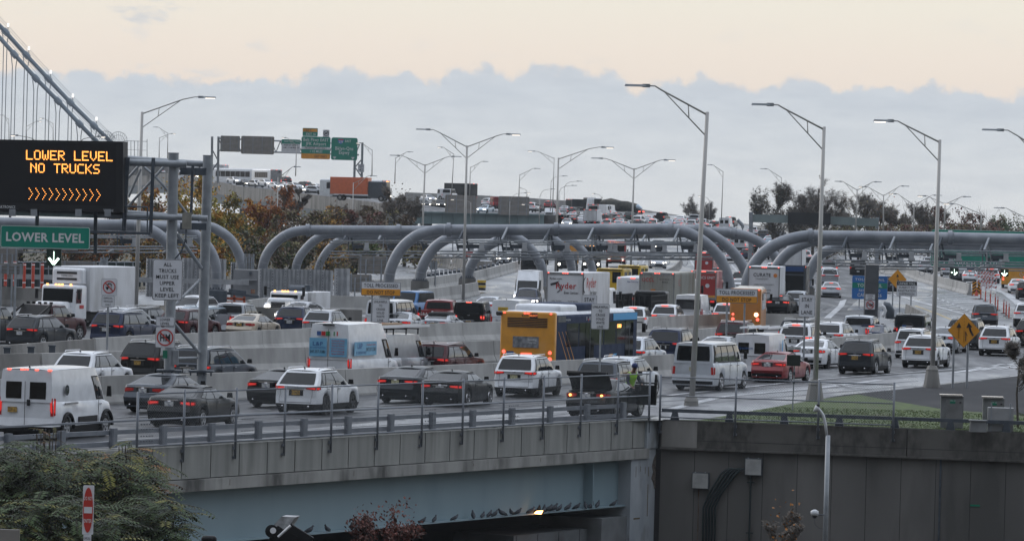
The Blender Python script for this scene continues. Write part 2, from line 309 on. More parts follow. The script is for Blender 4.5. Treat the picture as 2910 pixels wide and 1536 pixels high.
def car_meshes(kind, lod):
    if (kind, lod) in CACHE: return CACHE[(kind, lod)]
    K = KINDS[kind]; L_, W_, H_ = K['L'], K['W'], K['H']; hw = W_/2; rw = K['rw']; arc = rw+.065; bed = K.get('bed')
    deck = K['deck']; van = K.get('van')
    def wid(u):
        w = hw
        if u < .6: w *= 1-(.06 if van or bed else .15)*(1-u/.6)**2.2
        f = L_-u
        if f < .95: w *= 1-.20*(1-f/.95)**2.2
        return w
    def xoff(u, z):
        o = 0
        zz = z/deck[0][1]
        if u < .45:
            k = (1-u/.45)
            o += k*(.0 if .42 < z < .62 else (.05 if z < .42 else .06+.06*zz*(0 if van else 1)))
        f = L_-u
        if f < .5: o -= (1-f/.5)*(.05 if z < .35 else (0 if z < .6 else .03))
        return o
    def zb(u):
        z = .24
        for c in (K['ra'], K['fa']):
            if abs(u-c) < arc: z = max(z, rw+math.sqrt(arc*arc-(u-c)**2))
        return z
    ts = [(0,.94),(.22,.985),(.5,1.0),(.78,.985),(.93,.965),(1,.925)] if lod == 0 else [(0,.95),(.45,1.0),(.85,.975),(1,.925)]
    us = {0,.03,.1,.22,.4,.6,L_,L_-.04,L_-.15,L_-.35,L_-.6,L_-.95}
    for c in (K['ra'], K['fa']):
        for k in range(0, 13, 1 if lod == 0 else 3): us.add(round(c-arc*math.cos(math.pi*k/12), 4))
        us.add(c-arc-.004); us.add(c+arc+.004)
    for p, _ in deck: us.add(p)
    if bed: us |= {.07, .08, bed-.01, bed}
    us = sorted(u for u in us if 0 <= u <= L_)
    us = [u for i, u in enumerate(us) if i == 0 or u-us[i-1] > .0035]
    mb = MB(); rows = []
    dk = [(.90, 0), (.5, .012), (0, .018)]
    def crown(u): return min(1, u/.3, (L_-u)/.3)
    def ringpt(u, k, sgn):
        w = wid(u); z1 = plin(deck, u)
        if k < len(ts):
            z = lerp(zb(u), z1-(.035), ts[k][0]) if k < len(ts)-1 else z1-.012
            return (u-L_/2+xoff(u, z), sgn*w*ts[k][1], z)
        f, c = dk[k-len(ts)]; z = z1+c*crown(u)*2
        if bed and .075 < u < bed-.005 and k >= len(ts): z = .80
        return (u-L_/2+xoff(u, z1), sgn*w*f, z)
    nk = len(ts)+len(dk)
    for u in us: rows.append([ringpt(u, k, 1) for k in range(nk)]+[ringpt(u, k, -1) for k in range(nk-2, -1, -1)])
    n = len(rows[0]); vs = [p for r in rows for p in r]; fs = []; ms = []
    for i in range(len(rows)-1):
        for k in range(n-1): fs.append((i*n+k, (i+1)*n+k, (i+1)*n+k+1, i*n+k+1))
    for f in fs:
        c = sum(vs[i][2] for i in f)/4; ms.append(1 if c < K.get('clad', .30) else 0)
    mb.v = vs; mb.f = fs; mb.m = ms
    for end in (0, len(us)-1):
        u = us[end]; nc = 6
        def cp(k, c):
            a = ringpt(u, min(k, len(ts)-1) if k < len(ts) else k, 1)
            y = a[1]*c; bul = (-.05 if end == 0 else .07)*(1-c*c)
            return (a[0]+bul, y, a[2]+(.024*(1-abs(c)) if k == len(ts)-1 else 0))
        for k in range(len(ts)-1):
            mat_i = 1 if (cp(k, 0)[2]+cp(k+1, 0)[2])/2 < K.get('clad', .30) else 0
            mb.grid(lambda a, b: cp(k+int(b+.5), 1-2*a), nc, 1, mat_i, flip=(end == 0))
    # greenhouse
    ub0, ut0, ut1, ub1 = K['gh']; wb = hw*.925; wt = hw*K['wt']*1.0; zr = H_-.05-(0 if van or kind == 'boxsuv' else .035)
    def kk(a):
        k = 1
        if a < .12: k -= .07*(1-a/.12)**2
        if a > .82: k -= .12*((a-.82)/.18)**2
        return k
    def Sd(a, b, sgn, off=0):
        x = lerp(lerp(ub0, ub1, a), lerp(ut0, ut1, a), b); zb_ = plin(deck, lerp(ub0, ub1, a))-.02
        w = lerp(wb, wt, b)+.035*math.sin(math.pi*b)*hw
        return (x-L_/2, sgn*(w*kk(a)+off), lerp(zb_, zr, b))
    def Rr(c, b, off=0):
        w = (lerp(wb, wt, b)+.035*math.sin(math.pi*b)*hw)*.93
        return (lerp(ub0, ut0, b)-.05*(1-c*c)-off-L_/2, c*w, lerp(plin(deck, ub0)-.02, zr, b)+off*.4)
    def Fr(c, b, off=0):
        w = (lerp(wb, wt, b)+.035*math.sin(math.pi*b)*hw)*.88
        return (lerp(ub1, ut1, b)+.10*(1-c*c)+off-L_/2, c*w, lerp(plin(deck, ub1)-.02, zr, b)+off*.5)
    na, nb = (10, 4) if lod == 0 else (5, 2)
    for sg in (1, -1): mb.grid(lambda a, b: Sd(a, b, sg), na, nb, 0, flip=(sg == -1))
    mb.grid(lambda a, b: Rr(1-2*a, b), 6, nb, 0); mb.grid(lambda a, b: Fr(1-2*a, b), 6, nb, 0, flip=True)
    def roof(a, c):
        c = 2*c-1; e = Sd(a, 1, 1); w = e[1]; x = e[0]
        x += (1-c*c)*(-.05*(1-a)+.10*a)
        z = zr+.05*(1-abs(c)**2.6)*min(1, 1.0)+(.012 if van or kind == 'boxsuv' else .05)*math.sin(math.pi*(a*.9+.05))-(0 if 0 < a < 1 else .02)
        return (x, c*w, z)
    mb.grid(roof, 8, 8 if lod == 0 else 4, 0, flip=False)
    parts = [('body', mb.mesh('body', [P['white'], PLAST], 40), None)]
    def add(name, m, ma, sub=None, sm_=True): parts.append((name, m.mesh(name, ma, sm_), sub))
    # underbody, deepened to darken the ground beneath the car
    u = MB(); u.box((0, 0, .36), (L_-.4, W_*.80, .42)); add('underbody', u, PLAST, None, False)
    # glass
    if van and kind != 'passvan':
        for s_ in (1, -1):
            m = MB(); m.grid(lambda a, b: Rr(s_*lerp(.16, .78, a), lerp(.10 if kind == 'cargovan' else .05, .62 if kind == 'cargovan' else .5, b), .010), 3, 3, 0, flip=(s_ == 1)); 
            if kind != 'highvan': add('rear_window', m, GLASS)
    else:
        m = MB(); b0, b1 = (.12, .88); m.grid(lambda a, b: Rr(lerp(.86, -.86, a), lerp(b0, b1, b), .012), 5, 3); add('rear_window', m, GLASS)
    m = MB(); m.grid(lambda a, b: Fr(lerp(-.88, .88, a), lerp(.06, .55 if kind == 'highvan' else .92, b), .012), 5, 3); add('windshield', m, GLASS)
    for sg in (1, -1):
        if lod == 0:
            for (a0, a1) in K['win']:
                m = MB(); bt = .86 if kind != 'highvan' else .52
                if kind == 'cargovan': bt = .72
                m.grid(lambda a, b: Sd(lerp(a0, a1, a), lerp(.08, bt, b), sg, .010), 3, 3, 0, flip=(sg == -1)); add('side_window', m, GLASS2)
        else:
            m = MB()
            for (a0, a1) in K['win']:
                bt = .86 if kind != 'highvan' else .52
                m.grid(lambda a, b: Sd(lerp(a0, a1, a), lerp(.08, bt, b), sg, .010), 1, 1, 0, flip=(sg == -1))
            add('side_window', m, GLASS2)
    # black window surround, hatch seams and badge
    for sg in (1, -1):
        w0, w1 = K['win'][0][0], K['win'][-1][1]
        if van and kind != 'passvan': w0 = w1-.16
        m = MB(); bt = {'highvan': .56, 'cargovan': .76}.get(kind, .92); m.grid(lambda a, b: Sd(lerp(w0-.015, w1+.012, a), lerp(.03, bt, b), sg, .004), 8, 3, 0, flip=(sg == -1)); add('window_trim', m, PLAST)
    # lamps
    y0, y1, z0, z1 = K['tail']
    def rearpt(c, z, off=.012):
        w = hw*(.94 if van or bed else .85)*(.985 if z < .9 else .96)
        return (-L_/2+xoff(0, z)-.05*(1-c*c)-off, c*w, z)
    for sg in (1, -1):
        m = MB(); tz = .04 if not van and not bed else 0
        m.grid(lambda a, b: rearpt(sg*lerp(y0, 1.0, a), lerp(z0+tz*(1-a), z1-tz*.3*(1-a), b)), 4, 1, 0, flip=(sg == 1))
        m.grid(lambda a, b: (lambda p: (p[0], p[1]+sg*.012, p[2]))((lerp(0, .26 if not van else .10, a)-L_/2+xoff(lerp(0, .26, a), .9)-.006, sg*wid(lerp(0, .26, a))*.985, lerp(z0+.03*a, z1-.02*a, b))), 3, 1, 0, flip=(sg == -1))
        add('tail_light', m, TAILDIM)
        m = MB(); zc_ = (z0+z1)/2; hh_ = (z1-z0)*(.26 if not van else .36)
        m.grid(lambda a, b: rearpt(sg*lerp(y0+.10*(1-y0), .97, a), lerp(zc_+tz*.5*(1-a)-hh_*(.5+.5*a), zc_+tz*.2+hh_, b), .02), 4, 1, 0, flip=(sg == 1))
        m.grid(lambda a, b: (lambda p: (p[0], p[1]+sg*.018, p[2]))((lerp(0, .16 if not van else .06, a)-L_/2+xoff(lerp(0, .16, a), .9)-.006, sg*wid(lerp(0, .16, a))*.985, lerp(zc_-hh_*.9, zc_+hh_, b))), 2, 1, 0, flip=(sg == -1)); add('tail_glow', m, TAIL)
        m = MB(); hx = L_-.02
        zf = plin(deck, L_-.35)-.08
        m.grid(lambda a, b: (L_/2-.02-lerp(.0, .30, a)*1.0+.07*(1-a)+.02, sg*lerp(.60, .985, a)*wid(L_-lerp(.02, .35, a))+sg*.01, lerp(zf-.13, zf, b)), 4, 1, 0, flip=(sg == -1)); add('headlight', m, HEADOFF)
    m = MB(); gz = plin(deck, L_)-.06; m.grid(lambda a, b: (L_/2+.07*(1-(lerp(-.55, .55, a))**2)+.012, lerp(-.5, .5, a)*hw*.8/.5*.55, lerp(gz-.22, gz, b)), 4, 1); add('grille', m, PLAST)
    m = MB()
    if van or kind in ('boxsuv',): m.box((-L_/2+ut0-.03, 0, H_-.03), (.06, .34, .05))
    elif kind in ('suv', 'bigsuv', 'minivan'): m.box((-L_/2+ut0-.07, 0, H_-.045), (.08, .42, .03))
    elif bed: m.box((-L_/2+ut0-.04, 0, H_-.05), (.06, .36, .05))
    else: p = Rr(0, .92, 0); m.box((p[0]-.02, 0, p[2]), (.05, .32, .03))
    add('brake_light', m, BRAKE, None, False)
    if lod == 0 and not van:
        zt2 = deck[0][1]-.06; zl2 = .46
        m = MB(); m.grid(lambda a, b: rearpt(lerp(.80, -.80, a), lerp(zl2, zl2+.02, b), .014), 6, 1)
        for sg in (1, -1): m.grid(lambda a, b: rearpt(sg*lerp(.795, .81, a), lerp(zl2, zt2, b), .013), 1, 4, 0, flip=(sg == 1))
        add('hatch_seam', m, SIGNK2)
        m = MB(); m.grid(lambda a, b: rearpt(lerp(.42, -.42, a), lerp(K['plate'][0]+.11, K['plate'][0]+.14, b), .02), 4, 1); m.box((rearpt(0, z1)[0]-.01, 0, z1-.02), (.02, .12, .07)); add('badge', m, CHROME)
        m = MB(); m.grid(lambda a, b: rearpt(lerp(.36, -.36, a), lerp(K['plate'][0]-.11, K['plate'][0]+.10, b), .008), 4, 1); add('plate_recess', m, SIGNK2)
    pz = K['plate'][0]; m = MB(); px_ = rearpt(0, pz)[0]-.012; m.box((px_, 0 if kind != 'cargovan' else .45, pz), (.02, .32, .17)); add('license_plate', m, PLATEW, None, False)
    m = MB(); 
    for z_, t_ in ((.50, .035),): m.grid(lambda a, b: rearpt(lerp(.97, -.97, a), lerp(.30, .44 if not K.get('clad') else .40, b), .02), 6, 1)
    add('bumper', m, PLAST if (K.get('clad') or bed or van) else PLAST)
    if lod == 0:
        for sg in (1, -1):
            m = MB(); ux = ub1-.42 if not van else ub1-.25; bz = plin(deck, ux)+.06+(.1 if van else 0)
            hh = .17 if not van else .34
            m.box((ux-L_/2, sg*(hw+.06), bz+hh/2-.03), (.12, .20 if not van else .16, hh), 0, -sg*.2, .02); add('side_mirror', m, PLAST, None, False)
            for (a0, a1) in K['win'][-2:]:
                m = MB(); x = lerp(ub0, ub1, a0)-L_/2+.12; m.box((x, sg*(hw*.985+.012), plin(deck, x+L_/2)-.13), (.18, .03, .03)); add('door_handle', m, CHROME, None, False)
                m = MB(); x = lerp(ub0, ub1, a0-.01)-L_/2; m.box((x, sg*(hw*1.0-.004), (.34+plin(deck, x+L_/2))/2+.03), (.014, .012, plin(deck, x+L_/2)-.42)); add('door_seam', m, PLAST, None, False)
        if kind in ('sedan', 'coupe', 'suv', 'bigsuv'):
            
            for sg in (1, -1): m = MB(); m.tube([(-L_/2-.03, sg*.55*hw, .32), (-L_/2+.15, sg*.55*hw, .32)], .035, 8); add('exhaust_pipe', m, CHROME)
        if kind in ('suv', 'bigsuv', 'boxsuv', 'minivan'):
            for sg in (1, -1):
                m = MB(); p = [Sd(a, 1, sg, -.07) for a in (.05, .12, .5, .85, .93)]
                m.tube([(q[0], q[1], H_+(.035 if 0 < i < 4 else -.015)) for i, q in enumerate(p)], .018, 6); add('roof_rail', m, CHROME)
        m = MB(); m.prism([(-.09, 0), (.06, 0), (-.07, .07)], -.012, .012); 
        for i, (a, b, c) in enumerate(m.v): m.v[i] = (a-L_/2+ut0+.25, b, c+H_-.005)
        add('antenna', m, PLAST, None, False)
    # wheels
    tw = .23
    t = MB(); n_ = 24 if lod == 0 else 10
    prof = [(.62, tw/2-.02), (.93, tw/2), (1, tw/2-.03), (1, -tw/2+.03), (.93, -tw/2), (.62, -tw/2+.02)]
    vs = [(rr*rw*math.cos(2*math.pi*k/n_), yy, rr*rw*math.sin(2*math.pi*k/n_)) for rr, yy in prof for k in range(n_)]
    fs = [(i*n_+k, i*n_+(k+1) % n_, (i+1)*n_+(k+1) % n_, (i+1)*n_+k) for i in range(len(prof)-1) for k in range(n_)]
    fs += [tuple(range(n_)), tuple(5*n_+k for k in range(n_-1, -1, -1))]
    t.add(vs, fs); tyre = t.mesh('wheel', RUB, 40)
    rims = []
    for sg in (1, -1):
        rm = MB(); yo = sg*(tw/2-.012)
        rm.tube([(0, yo-sg*.02, 0), (0, yo, 0)], rw*.16, 8)
        ring = [(rw*.62*math.cos(2*math.pi*k/20), yo, rw*.62*math.sin(2*math.pi*k/20)) for k in range(21)]
        rm.tube(ring, .018, 5, caps=False)
        ns = 5 if lod == 0 else 4
        for k in range(ns):
            a = 2*math.pi*k/ns+.3; rm.beam((.03*math.cos(a), yo, .03*math.sin(a)), (rw*.60*math.cos(a), yo, rw*.60*math.sin(a)), .035, .07)
        rims.append(rm.mesh('rim', RIM))
    axles = [(ax-L_/2, sg*(hw-tw/2-.02), rw, 0 if sg == 1 else 1) for ax in (K['ra'], K['fa']) for sg in (1, -1)]
    CACHE[(kind, lod)] = (parts, tyre, rims, axles, K); return CACHE[(kind, lod)]
VEH = []
def vehicle(name, label, cat, loc, h, group=None):
    """Empty at the vehicle's ground centre; local +x is forward; h = heading from +Y towards +X"""
    o = thing(name, label, cat, loc, R(90-h), group); VEH.append(o); return o
def anchor(px, py, mode, h, H_, near, top_off, D=None):
    """world ground position of the local point x=near(ground) / x=top_off(height H_)"""
    if mode == 'g': p = GH(px, py); off = near
    elif mode == 'd': p = A(px, py, D); off = near
    else: p = G(px, py, H_); p.z = 0; off = top_off
    d = Vector((math.sin(R(h)), math.cos(R(h)), 0))
    return p-d*off
GROUPS = {'car': 'cars in the traffic', 'van': 'vans in the traffic', 'pickup truck': 'pickup trucks in the traffic', 'suv': 'cars in the traffic'}
NAMES = {'sedan': 'sedan', 'coupe': 'coupe', 'suv': 'suv', 'bigsuv': 'suv', 'boxsuv': 'suv', 'minivan': 'minivan', 'pickup': 'pickup_truck', 'cargovan': 'cargo_van', 'highvan': 'cargo_van', 'passvan': 'passenger_van'}
def car(kind, color, px, py, mode, label, h=22, lod=None, D=None, lit=1, sc=1.0, plate=None, rim=None, glass=None, skip=(), wide=1.0):
    K = KINDS[kind]; on = math.cos(R(h)) < 0
    L_ = K['L']; near = L_/2 if on else -L_/2; to = (K['gh'][2] if on else K['gh'][1])-L_/2
    p = anchor(px, py, mode, h, K['H']*sc, near*sc, to*sc, D)
    if lod is None: lod = 0 if p.y < 300 else 1
    parts, tyre, rims, axles, K = car_meshes(kind, lod)
    cat = 'car' if kind in ('sedan', 'coupe', 'suv', 'bigsuv', 'boxsuv', 'minivan') else ('pickup truck' if kind == 'pickup' else 'van')
    o = vehicle(NAMES[kind], label, cat, p, h, GROUPS[cat]); o.scale = (sc, sc*wide, sc)
    far = p.y > 620
    for nm, me, _ in parts:
        if nm in skip: continue
        if far and nm in ('underbody', 'bumper', 'grille', 'license_plate', 'tail_light'): continue
        if on and nm in ('license_plate', 'rear_window', 'brake_light', 'tail_light', 'tail_glow', 'hatch_seam', 'badge', 'plate_recess') : continue
        if not on and nm in ('grille', 'headlight', 'windshield'): continue
        if nm == 'brake_light' and lit < 2: continue
        c = put(me, nm, o)
        if nm == 'body': c.material_slots[0].link = 'OBJECT'; c.material_slots[0].material = P[color] if isinstance(color, str) else color
        elif nm == 'tail_glow': 
            if lit == 0: c.material_slots[0].link = 'OBJECT'; c.material_slots[0].material = TAILDIM
            if lit == 2: c.material_slots[0].link = 'OBJECT'; c.material_slots[0].material = TAILHOT
        elif nm == 'headlight' and on and lit: c.material_slots[0].link = 'OBJECT'; c.material_slots[0].material = HEAD
        elif nm == 'license_plate' and plate: c.material_slots[0].link = 'OBJECT'; c.material_slots[0].material = plate
        elif nm == 'rear_window' and glass: c.material_slots[0].link = 'OBJECT'; c.material_slots[0].material = glass
    if not far:
        for (x, y, z, ri) in axles:
            w = put(tyre, 'wheel', o, loc=(x, y, z))
            if lod == 0:
                rr = put(rims[ri], 'rim', w)
                if rim: rr.material_slots[0].link = 'OBJECT'; rr.material_slots[0].material = rim
    else:
        for (x, y, z, ri) in axles[:2] if not on else axles[2:]: put(tyre, 'wheel', o, loc=(x, y, z))
    return o
TAILHOT = mat('tail_lamp_bright', (.4,.02,.02), .25, emit=(1,.09,.06), es=.95)
def wheels(o, xs, hw, r=.5, lod=0, tw=.28, dual=True):
    key = ('bigwheel', r, tw)
    if key not in CACHE:
        t = MB(); n_ = 20; prof = [(.55, tw/2-.05), (.9, tw/2), (1, tw/2-.04), (1, -tw/2+.04), (.9, -tw/2), (.55, -tw/2+.05)]
        vs = [(rr*r*math.cos(2*math.pi*k/n_), yy, rr*r*math.sin(2*math.pi*k/n_)) for rr, yy in prof for k in range(n_)]
        fs = [(i*n_+k, i*n_+(k+1) % n_, (i+1)*n_+(k+1) % n_, (i+1)*n_+k) for i in range(5) for k in range(n_)]+[tuple(range(n_)), tuple(5*n_+k for k in range(n_-1, -1, -1))]
        t.add(vs, fs); rm = MB(); rm.tube([(0, -tw/2+.04, 0), (0, tw/2-.04, 0)], r*.5, 12); rm.tube([(0, -tw/2-.02, 0), (0, tw/2+.02, 0)], r*.16, 8)
        CACHE[key] = (t.mesh('wheel', RUB, 40), rm.mesh('rim', RIM, 30))
    for x in xs:
        for sg in (1, -1):
            w = put(CACHE[key][0], 'wheel', o, loc=(x, sg*(hw-tw/2), r)); put(CACHE[key][1], 'rim', w)
def rbox(mb, x0, x1, w, z0, z1, r=.12, mi=0, rr=None, taper=0):
    """box along x with rounded vertical and roof edges; taper narrows the top front"""
    n = 4; ring = []
    for (sx, sy, a0) in ((1, 1, 0), (-1, 1, 90), (-1, -1, 180), (1, -1, 270)):
        for k in range(n+1):
            a = R(a0+90*k/n); ring.append((sx, sy, math.cos(a), math.sin(a)))
    hw = w/2; layers = [(z0, 0)]+[(z1-r+r*math.sin(R(90*k/n)), r-r*math.cos(R(90*k/n))) for k in range(n+1)]
    vs = []
    for z, ins in layers:
        tf = taper*(z-z0)/(z1-z0)
        for sx, sy, c, s in ring:
            cx = (x1-tf-r) if sx > 0 else (x0+r); vs.append((cx+c*(r-ins), sy*(hw-r)+s*(r-ins), z))
    m = len(ring); fs = [(i*m+k, i*m+(k+1) % m, (i+1)*m+(k+1) % m, (i+1)*m+k) for i in range(len(layers)-1) for k in range(m)]
    fs += [tuple((len(layers)-1)*m+k for k in range(m)), tuple(range(m-1, -1, -1))]
    return mb.add(vs, fs, mi)
def side_text(mb, txt, xc, z, h, w, y, sg=-1, mi=0, bold=.012):
    """text on a vehicle side (sg=-1: right-hand side, y<0), reading rear to front"""
    return text(mb, txt, xc, z, h, w, mi=mi, bold=bold, fn=(lambda a, b: (a, y, b)) if sg < 0 else (lambda a, b: (2*xc-a, y, b)))
def rear_text(mb, txt, yc, z, h, w, x, mi=0, bold=.012):
    """text on a rear face at local x (facing -x); viewer's right is local -y"""
    return text(mb, txt, 0, z, h, w, mi=mi, bold=bold, fn=lambda a, b: (x, yc-a, b))
def front_text(mb, txt, yc, z, h, w, x, mi=0):
    return text(mb, txt, 0, z, h, w, mi=mi, fn=lambda a, b: (x, yc+a, b))
def rquad(m, x, y0, y1, z0, z1, mi=0): # patch on a face whose normal is -x
    t = .012; m.box((x, (y0+y1)/2, (z0+z1)/2), (t, abs(y1-y0), z1-z0), mi)
def squad(m, y, x0, x1, z0, z1, mi=0): m.box(((x0+x1)/2, y, (z0+z1)/2), (x1-x0, .012, z1-z0), mi)
# ---------------------------------------------------------------- ground and roads
def road_mat(name, c1, c2, r1, r2, stretch):
    m = nmat(name, c1, c2, .35, (r1, r2), stretch, 8, c3=tuple(x*1.45 for x in c2), s3=.12, obj=False, lo3=.5, hi3=.75)
    return m
ASPH = nmat('damp_asphalt', (.024,.026,.030), (.046,.049,.055), .55, (.40,.75), (1,.12,1), 8, c3=(.072,.075,.083), s3=.22, obj=False, lo=.38, hi=.62)
ASPHL = nmat('wet_asphalt_sheen', (.055,.06,.068), (.115,.12,.13), .5, (.22,.5), (1,.12,1), 4, c3=(.27,.28,.295), s3=.22, obj=False, lo=.38, hi=.62)  # pale streaks in the colour stand for sky reflected off wet lanes
SHLD = nmat('shoulder_concrete', (.13,.135,.145), (.21,.215,.225), .6, (.25,.7), (1,.15,1), 8, c3=(.10,.10,.11), s3=.3, obj=False, lo=.38, hi=.62)
LOTM = nmat('old_lot_asphalt', (.014,.015,.018), (.032,.033,.037), 1.2, (.75,.92), (1,.3,1), 8, c3=(.05,.05,.053), s3=.3, obj=False, lo3=.55, hi3=.8)
LOTM.node_tree.nodes['Principled BSDF'].inputs['Specular IOR Level'].default_value = .15
GRASS = nmat('grass_ground', (.035,.055,.014), (.065,.098,.022), 2.5, (.9,.98), (1,.4,1), 8, c3=(.065,.055,.028), s3=.6, obj=False, lo3=.56, hi3=.75)
SOIL = nmat('leafy_soil', (.018,.015,.010), (.045,.038,.025), .8, (.9,1), (1,1,1), 8, obj=False)
LINE = nmat('road_paint_white', (.20,.21,.22), (.46,.47,.49), 1.5, (.35,.6), (1,.3,1), 6, obj=False)
LINEY = nmat('road_paint_yellow', (.40,.30,.12), (.5,.38,.17), 1.5, (.5,.6), obj=False)
def ynear(x): return 154+1.808*(x+11.8) if x < 5.35 else 185-.22*(x-5.35)
PAR = [(-42, ynear(-42)), (5.35, 185.0), (5.75, 184.9), (75, ynear(75))]
def ground():
    xs = [-420, -300, -200, -150, -110, -80, -60, -50]+[-42+2.0*k for k in range(0, 50)]+[60, 75, 110, 160, 240, 420]
    ys_t = [0, .02, .05, .1, .15, .2, .3, .4, .5, .6, .7, .8, .9, 1]
    far = [660, 680, 700, 730, 760, 800, 840, 875, 910, 950, 975, 1000, 1050, 1120, 1200, 1350, 1500, 1800, 2200, 2600]
    vs, fs = [], []; rows = len(ys_t)+len(far)
    for x in xs:
        yn = max(20, ynear(x)) if -42 <= x <= 75 else (ynear(-42) if x < 0 else ynear(75))
        for t in ys_t: y = yn+(640-yn)*t; vs.append((x, y, 0.0))
        for y in far: vs.append((x, y, hz(x, y)))
    for i in range(len(xs)-1):
        for k in range(rows-1): fs.append((i*rows+k, (i+1)*rows+k, (i+1)*rows+k+1, i*rows+k+1))
    m = MB(); m.add(vs, fs); o = m.build('ground', [ASPHL]); tag(o, kind='structure')
    m = MB(); m.add([(-600, -50, -7), (600, -50, -7), (600, 260, -7), (-600, 260, -7)], [(0,1,2,3)]); tag(m.build('lower_ground', [SOIL]), kind='structure')
ground()
def sheet(name, pix, m, z=.004, zoff=0, world=None, kind='structure'):
    pts = world or [GH(*p) for p in pix]; mb = MB()
    vs = [(p[0], p[1], (hz(p[0], p[1]))+z) for p in pts]; mb.add(vs, [tuple(range(len(vs)))])
    o = mb.build(name, [m]); o['kind'] = kind; return o
def strip(mb, pix, w, z=.026, mi=0, step=4.0, world=None):
    pts = world or [GH(*p) for p in pix]; dense = []
    for a, b in zip(pts, pts[1:]):
        a = Vector((a[0], a[1], 0)); b = Vector((b[0], b[1], 0)); n = max(1, int((b-a).length/step))
        dense += [a.lerp(b, k/n) for k in range(n)]
    dense.append(Vector((pts[-1][0], pts[-1][1], 0))); vs = []
    for i, p in enumerate(dense):
        d = (dense[min(i+1, len(dense)-1)]-dense[max(i-1, 0)]).normalized(); n_ = Vector((-d.y, d.x, 0))*w/2
        for s in (1, -1): q = p+n_*s; vs.append((q.x, q.y, hz(q.x, q.y)+z))
    mb.add(vs, [(2*i+1, 2*i+3, 2*i+2, 2*i) for i in range(len(dense)-1)], mi)
# near carriageways: dark asphalt
sheet('near_road', None, ASPH, .004, world=[(-41.5, ynear(-41.5)+.6), (5.2, 185.6), G(2330, 1084), G(2910, 1040), G(2990, 1034), G(2990, 962), G(2600, 985), G(1880, 1000), G(1400, 1010), G(0, 1066), G(-600, 1090)])
sheet('road_shoulder', None, SHLD, .009, world=[(-30, ynear(-30)+1.5), G(380, 1262), G(1150, 1216), G(1860, 1180), G(1990, 1192), G(2150, 1166), G(2330, 1130), G(2560, 1104), G(2910, 1062), G(2990, 1052), G(2990, 1040), G(2560, 1064), G(2340, 1085), G(1900, 1128), G(1420, 1165), G(900, 1215), G(400, 1250), (-30, ynear(-30)+4)])
sheet('middle_road', None, ASPH, .004, world=[G(-600, 1070), G(0, 1046), G(1400, 1004), G(2100, 975), G(2990, 935), G(2990, 925), G(2100, 955), G(1500, 978), G(0, 1015), G(-600, 1035)])
sheet('far_road', None, ASPH, .004, world=[G(-600, 1010), G(0, 985), G(600, 968), G(1400, 942), G(2100, 925), G(2500, 925), G(2500, 880), G(2050, 880), G(1300, 895), G(600, 905), G(-600, 920)])
sheet('far_left_lane', [(2378, 905), (2440, 850), (2440, 800), (2400, 745), (2350, 700), (2270, 700), (2270, 745), (2240, 800), (2230, 850), (2230, 905)], ASPH, .006)
# gore hatching, edge lines and lane lines
m = MB()
L1 = [(2350, 905), (2390, 870), (2404, 835), (2396, 808), (2372, 783), (2350, 762), (2300, 715)]
strip(m, L1, .5); strip(m, [(2392, 745), (2440, 775), (2520, 830), (2600, 855), (2740, 893), (2800, 912)], .5)
strip(m, [(2640, 838), (2700, 862), (2800, 905)], .3); strip(m, [(2812, 818), (2860, 835), (2890, 858), (2930, 900)], .8)
for k in range(13):
    t = k/12; a = (lerp(2590, 2790, t), lerp(842, 908, t)); b = (lerp(2760, 2912, t**.9), lerp(834, 905, t)); strip(m, [a, b], .55)
strip(m, [(2080, 752), (2120, 800), (2140, 850)], .3); strip(m, [(1990, 775), (1960, 735), (1945, 700)], .3)
for (a, b) in (((1872, 650), (1850, 690)), ((1838, 720), (1826, 750)), ((2640, 800), (2560, 800))): strip(m, [a, b], .25)
strip(m, [(330, 1190), (760, 1173), (1150, 1152), (1420, 1140)], .14)
strip(m, [(0, 1284), (380, 1252), (1150, 1205), (1870, 1160)], .16); strip(m, [(1883, 1126), (2330, 1078), (2910, 1036)], .28); strip(m, [(1883, 1170), (2050, 1130), (2330, 1104), (2500, 1082)], .45)
strip(m, [(2480, 1108), (2330, 1090), (2240, 1090)], .3)
for k in range(5): a = (2700+45*k, 1062-4*k); b = (2790+40*k, 1036-2*k); strip(m, [a, (b[0]+60, b[1])], .3)
for px, py in ((803, 1206), (862, 1229)): strip(m, [(px, py), (px+48, py+3)], .35)
for k in range(9): x = 380+230*k; strip(m, [(x, 1166-11.5*k), (x+70, 1162.5-11.5*k)], .13)
TT = MB()
for k, off in enumerate((-10, 8, -34, -16, 26, -58)): strip(TT, [(330, 1222+off), (1150, 1182+off*.9), (1900, 1135+off*.8), (2600, 1078+off*.7)], .38, .014, k % 2, 3)
for k in range(8): strip(TT, [(2100+30*k, 905), (2150+38*k, 850), (2190+30*k, 800)], .5, .012, k % 2)
random.seed(9)
for k in range(60):
    q = G(random.uniform(300, 2800), random.uniform(1050, 1230)); w_ = random.uniform(.1, .5); TT.add([(q.x+w_*math.cos(a)*random.uniform(.6,1), q.y+w_*2*math.sin(a)*random.uniform(.6,1), .016) for a in [i*.785 for i in range(8)]], [tuple(range(8))], random.choice((0, 0, 1)))
tt = TT.build('tyre_tracks', [nmat('tyre_polish', (.018,.019,.022), (.035,.037,.042), 1, (.3,.6), (1,.2,1), obj=False), nmat('worn_lane', (.05,.053,.06), (.085,.088,.095), 1, (.4,.7), (1,.2,1), obj=False)]); tt['kind'] = 'structure'
sheet('valley_ground', None, nmat('dry_undergrowth', (.03,.026,.016), (.08,.068,.04), .6, (.9,1), (1,1,1), 8, obj=False), .03, world=[(-400, 395), (-30, 395), (-17, 470), (-15, 560), (-15, 640), (-16, 1090), (-400, 1090)])
o = m.build('road_markings', [LINE]); o['kind'] = 'structure'
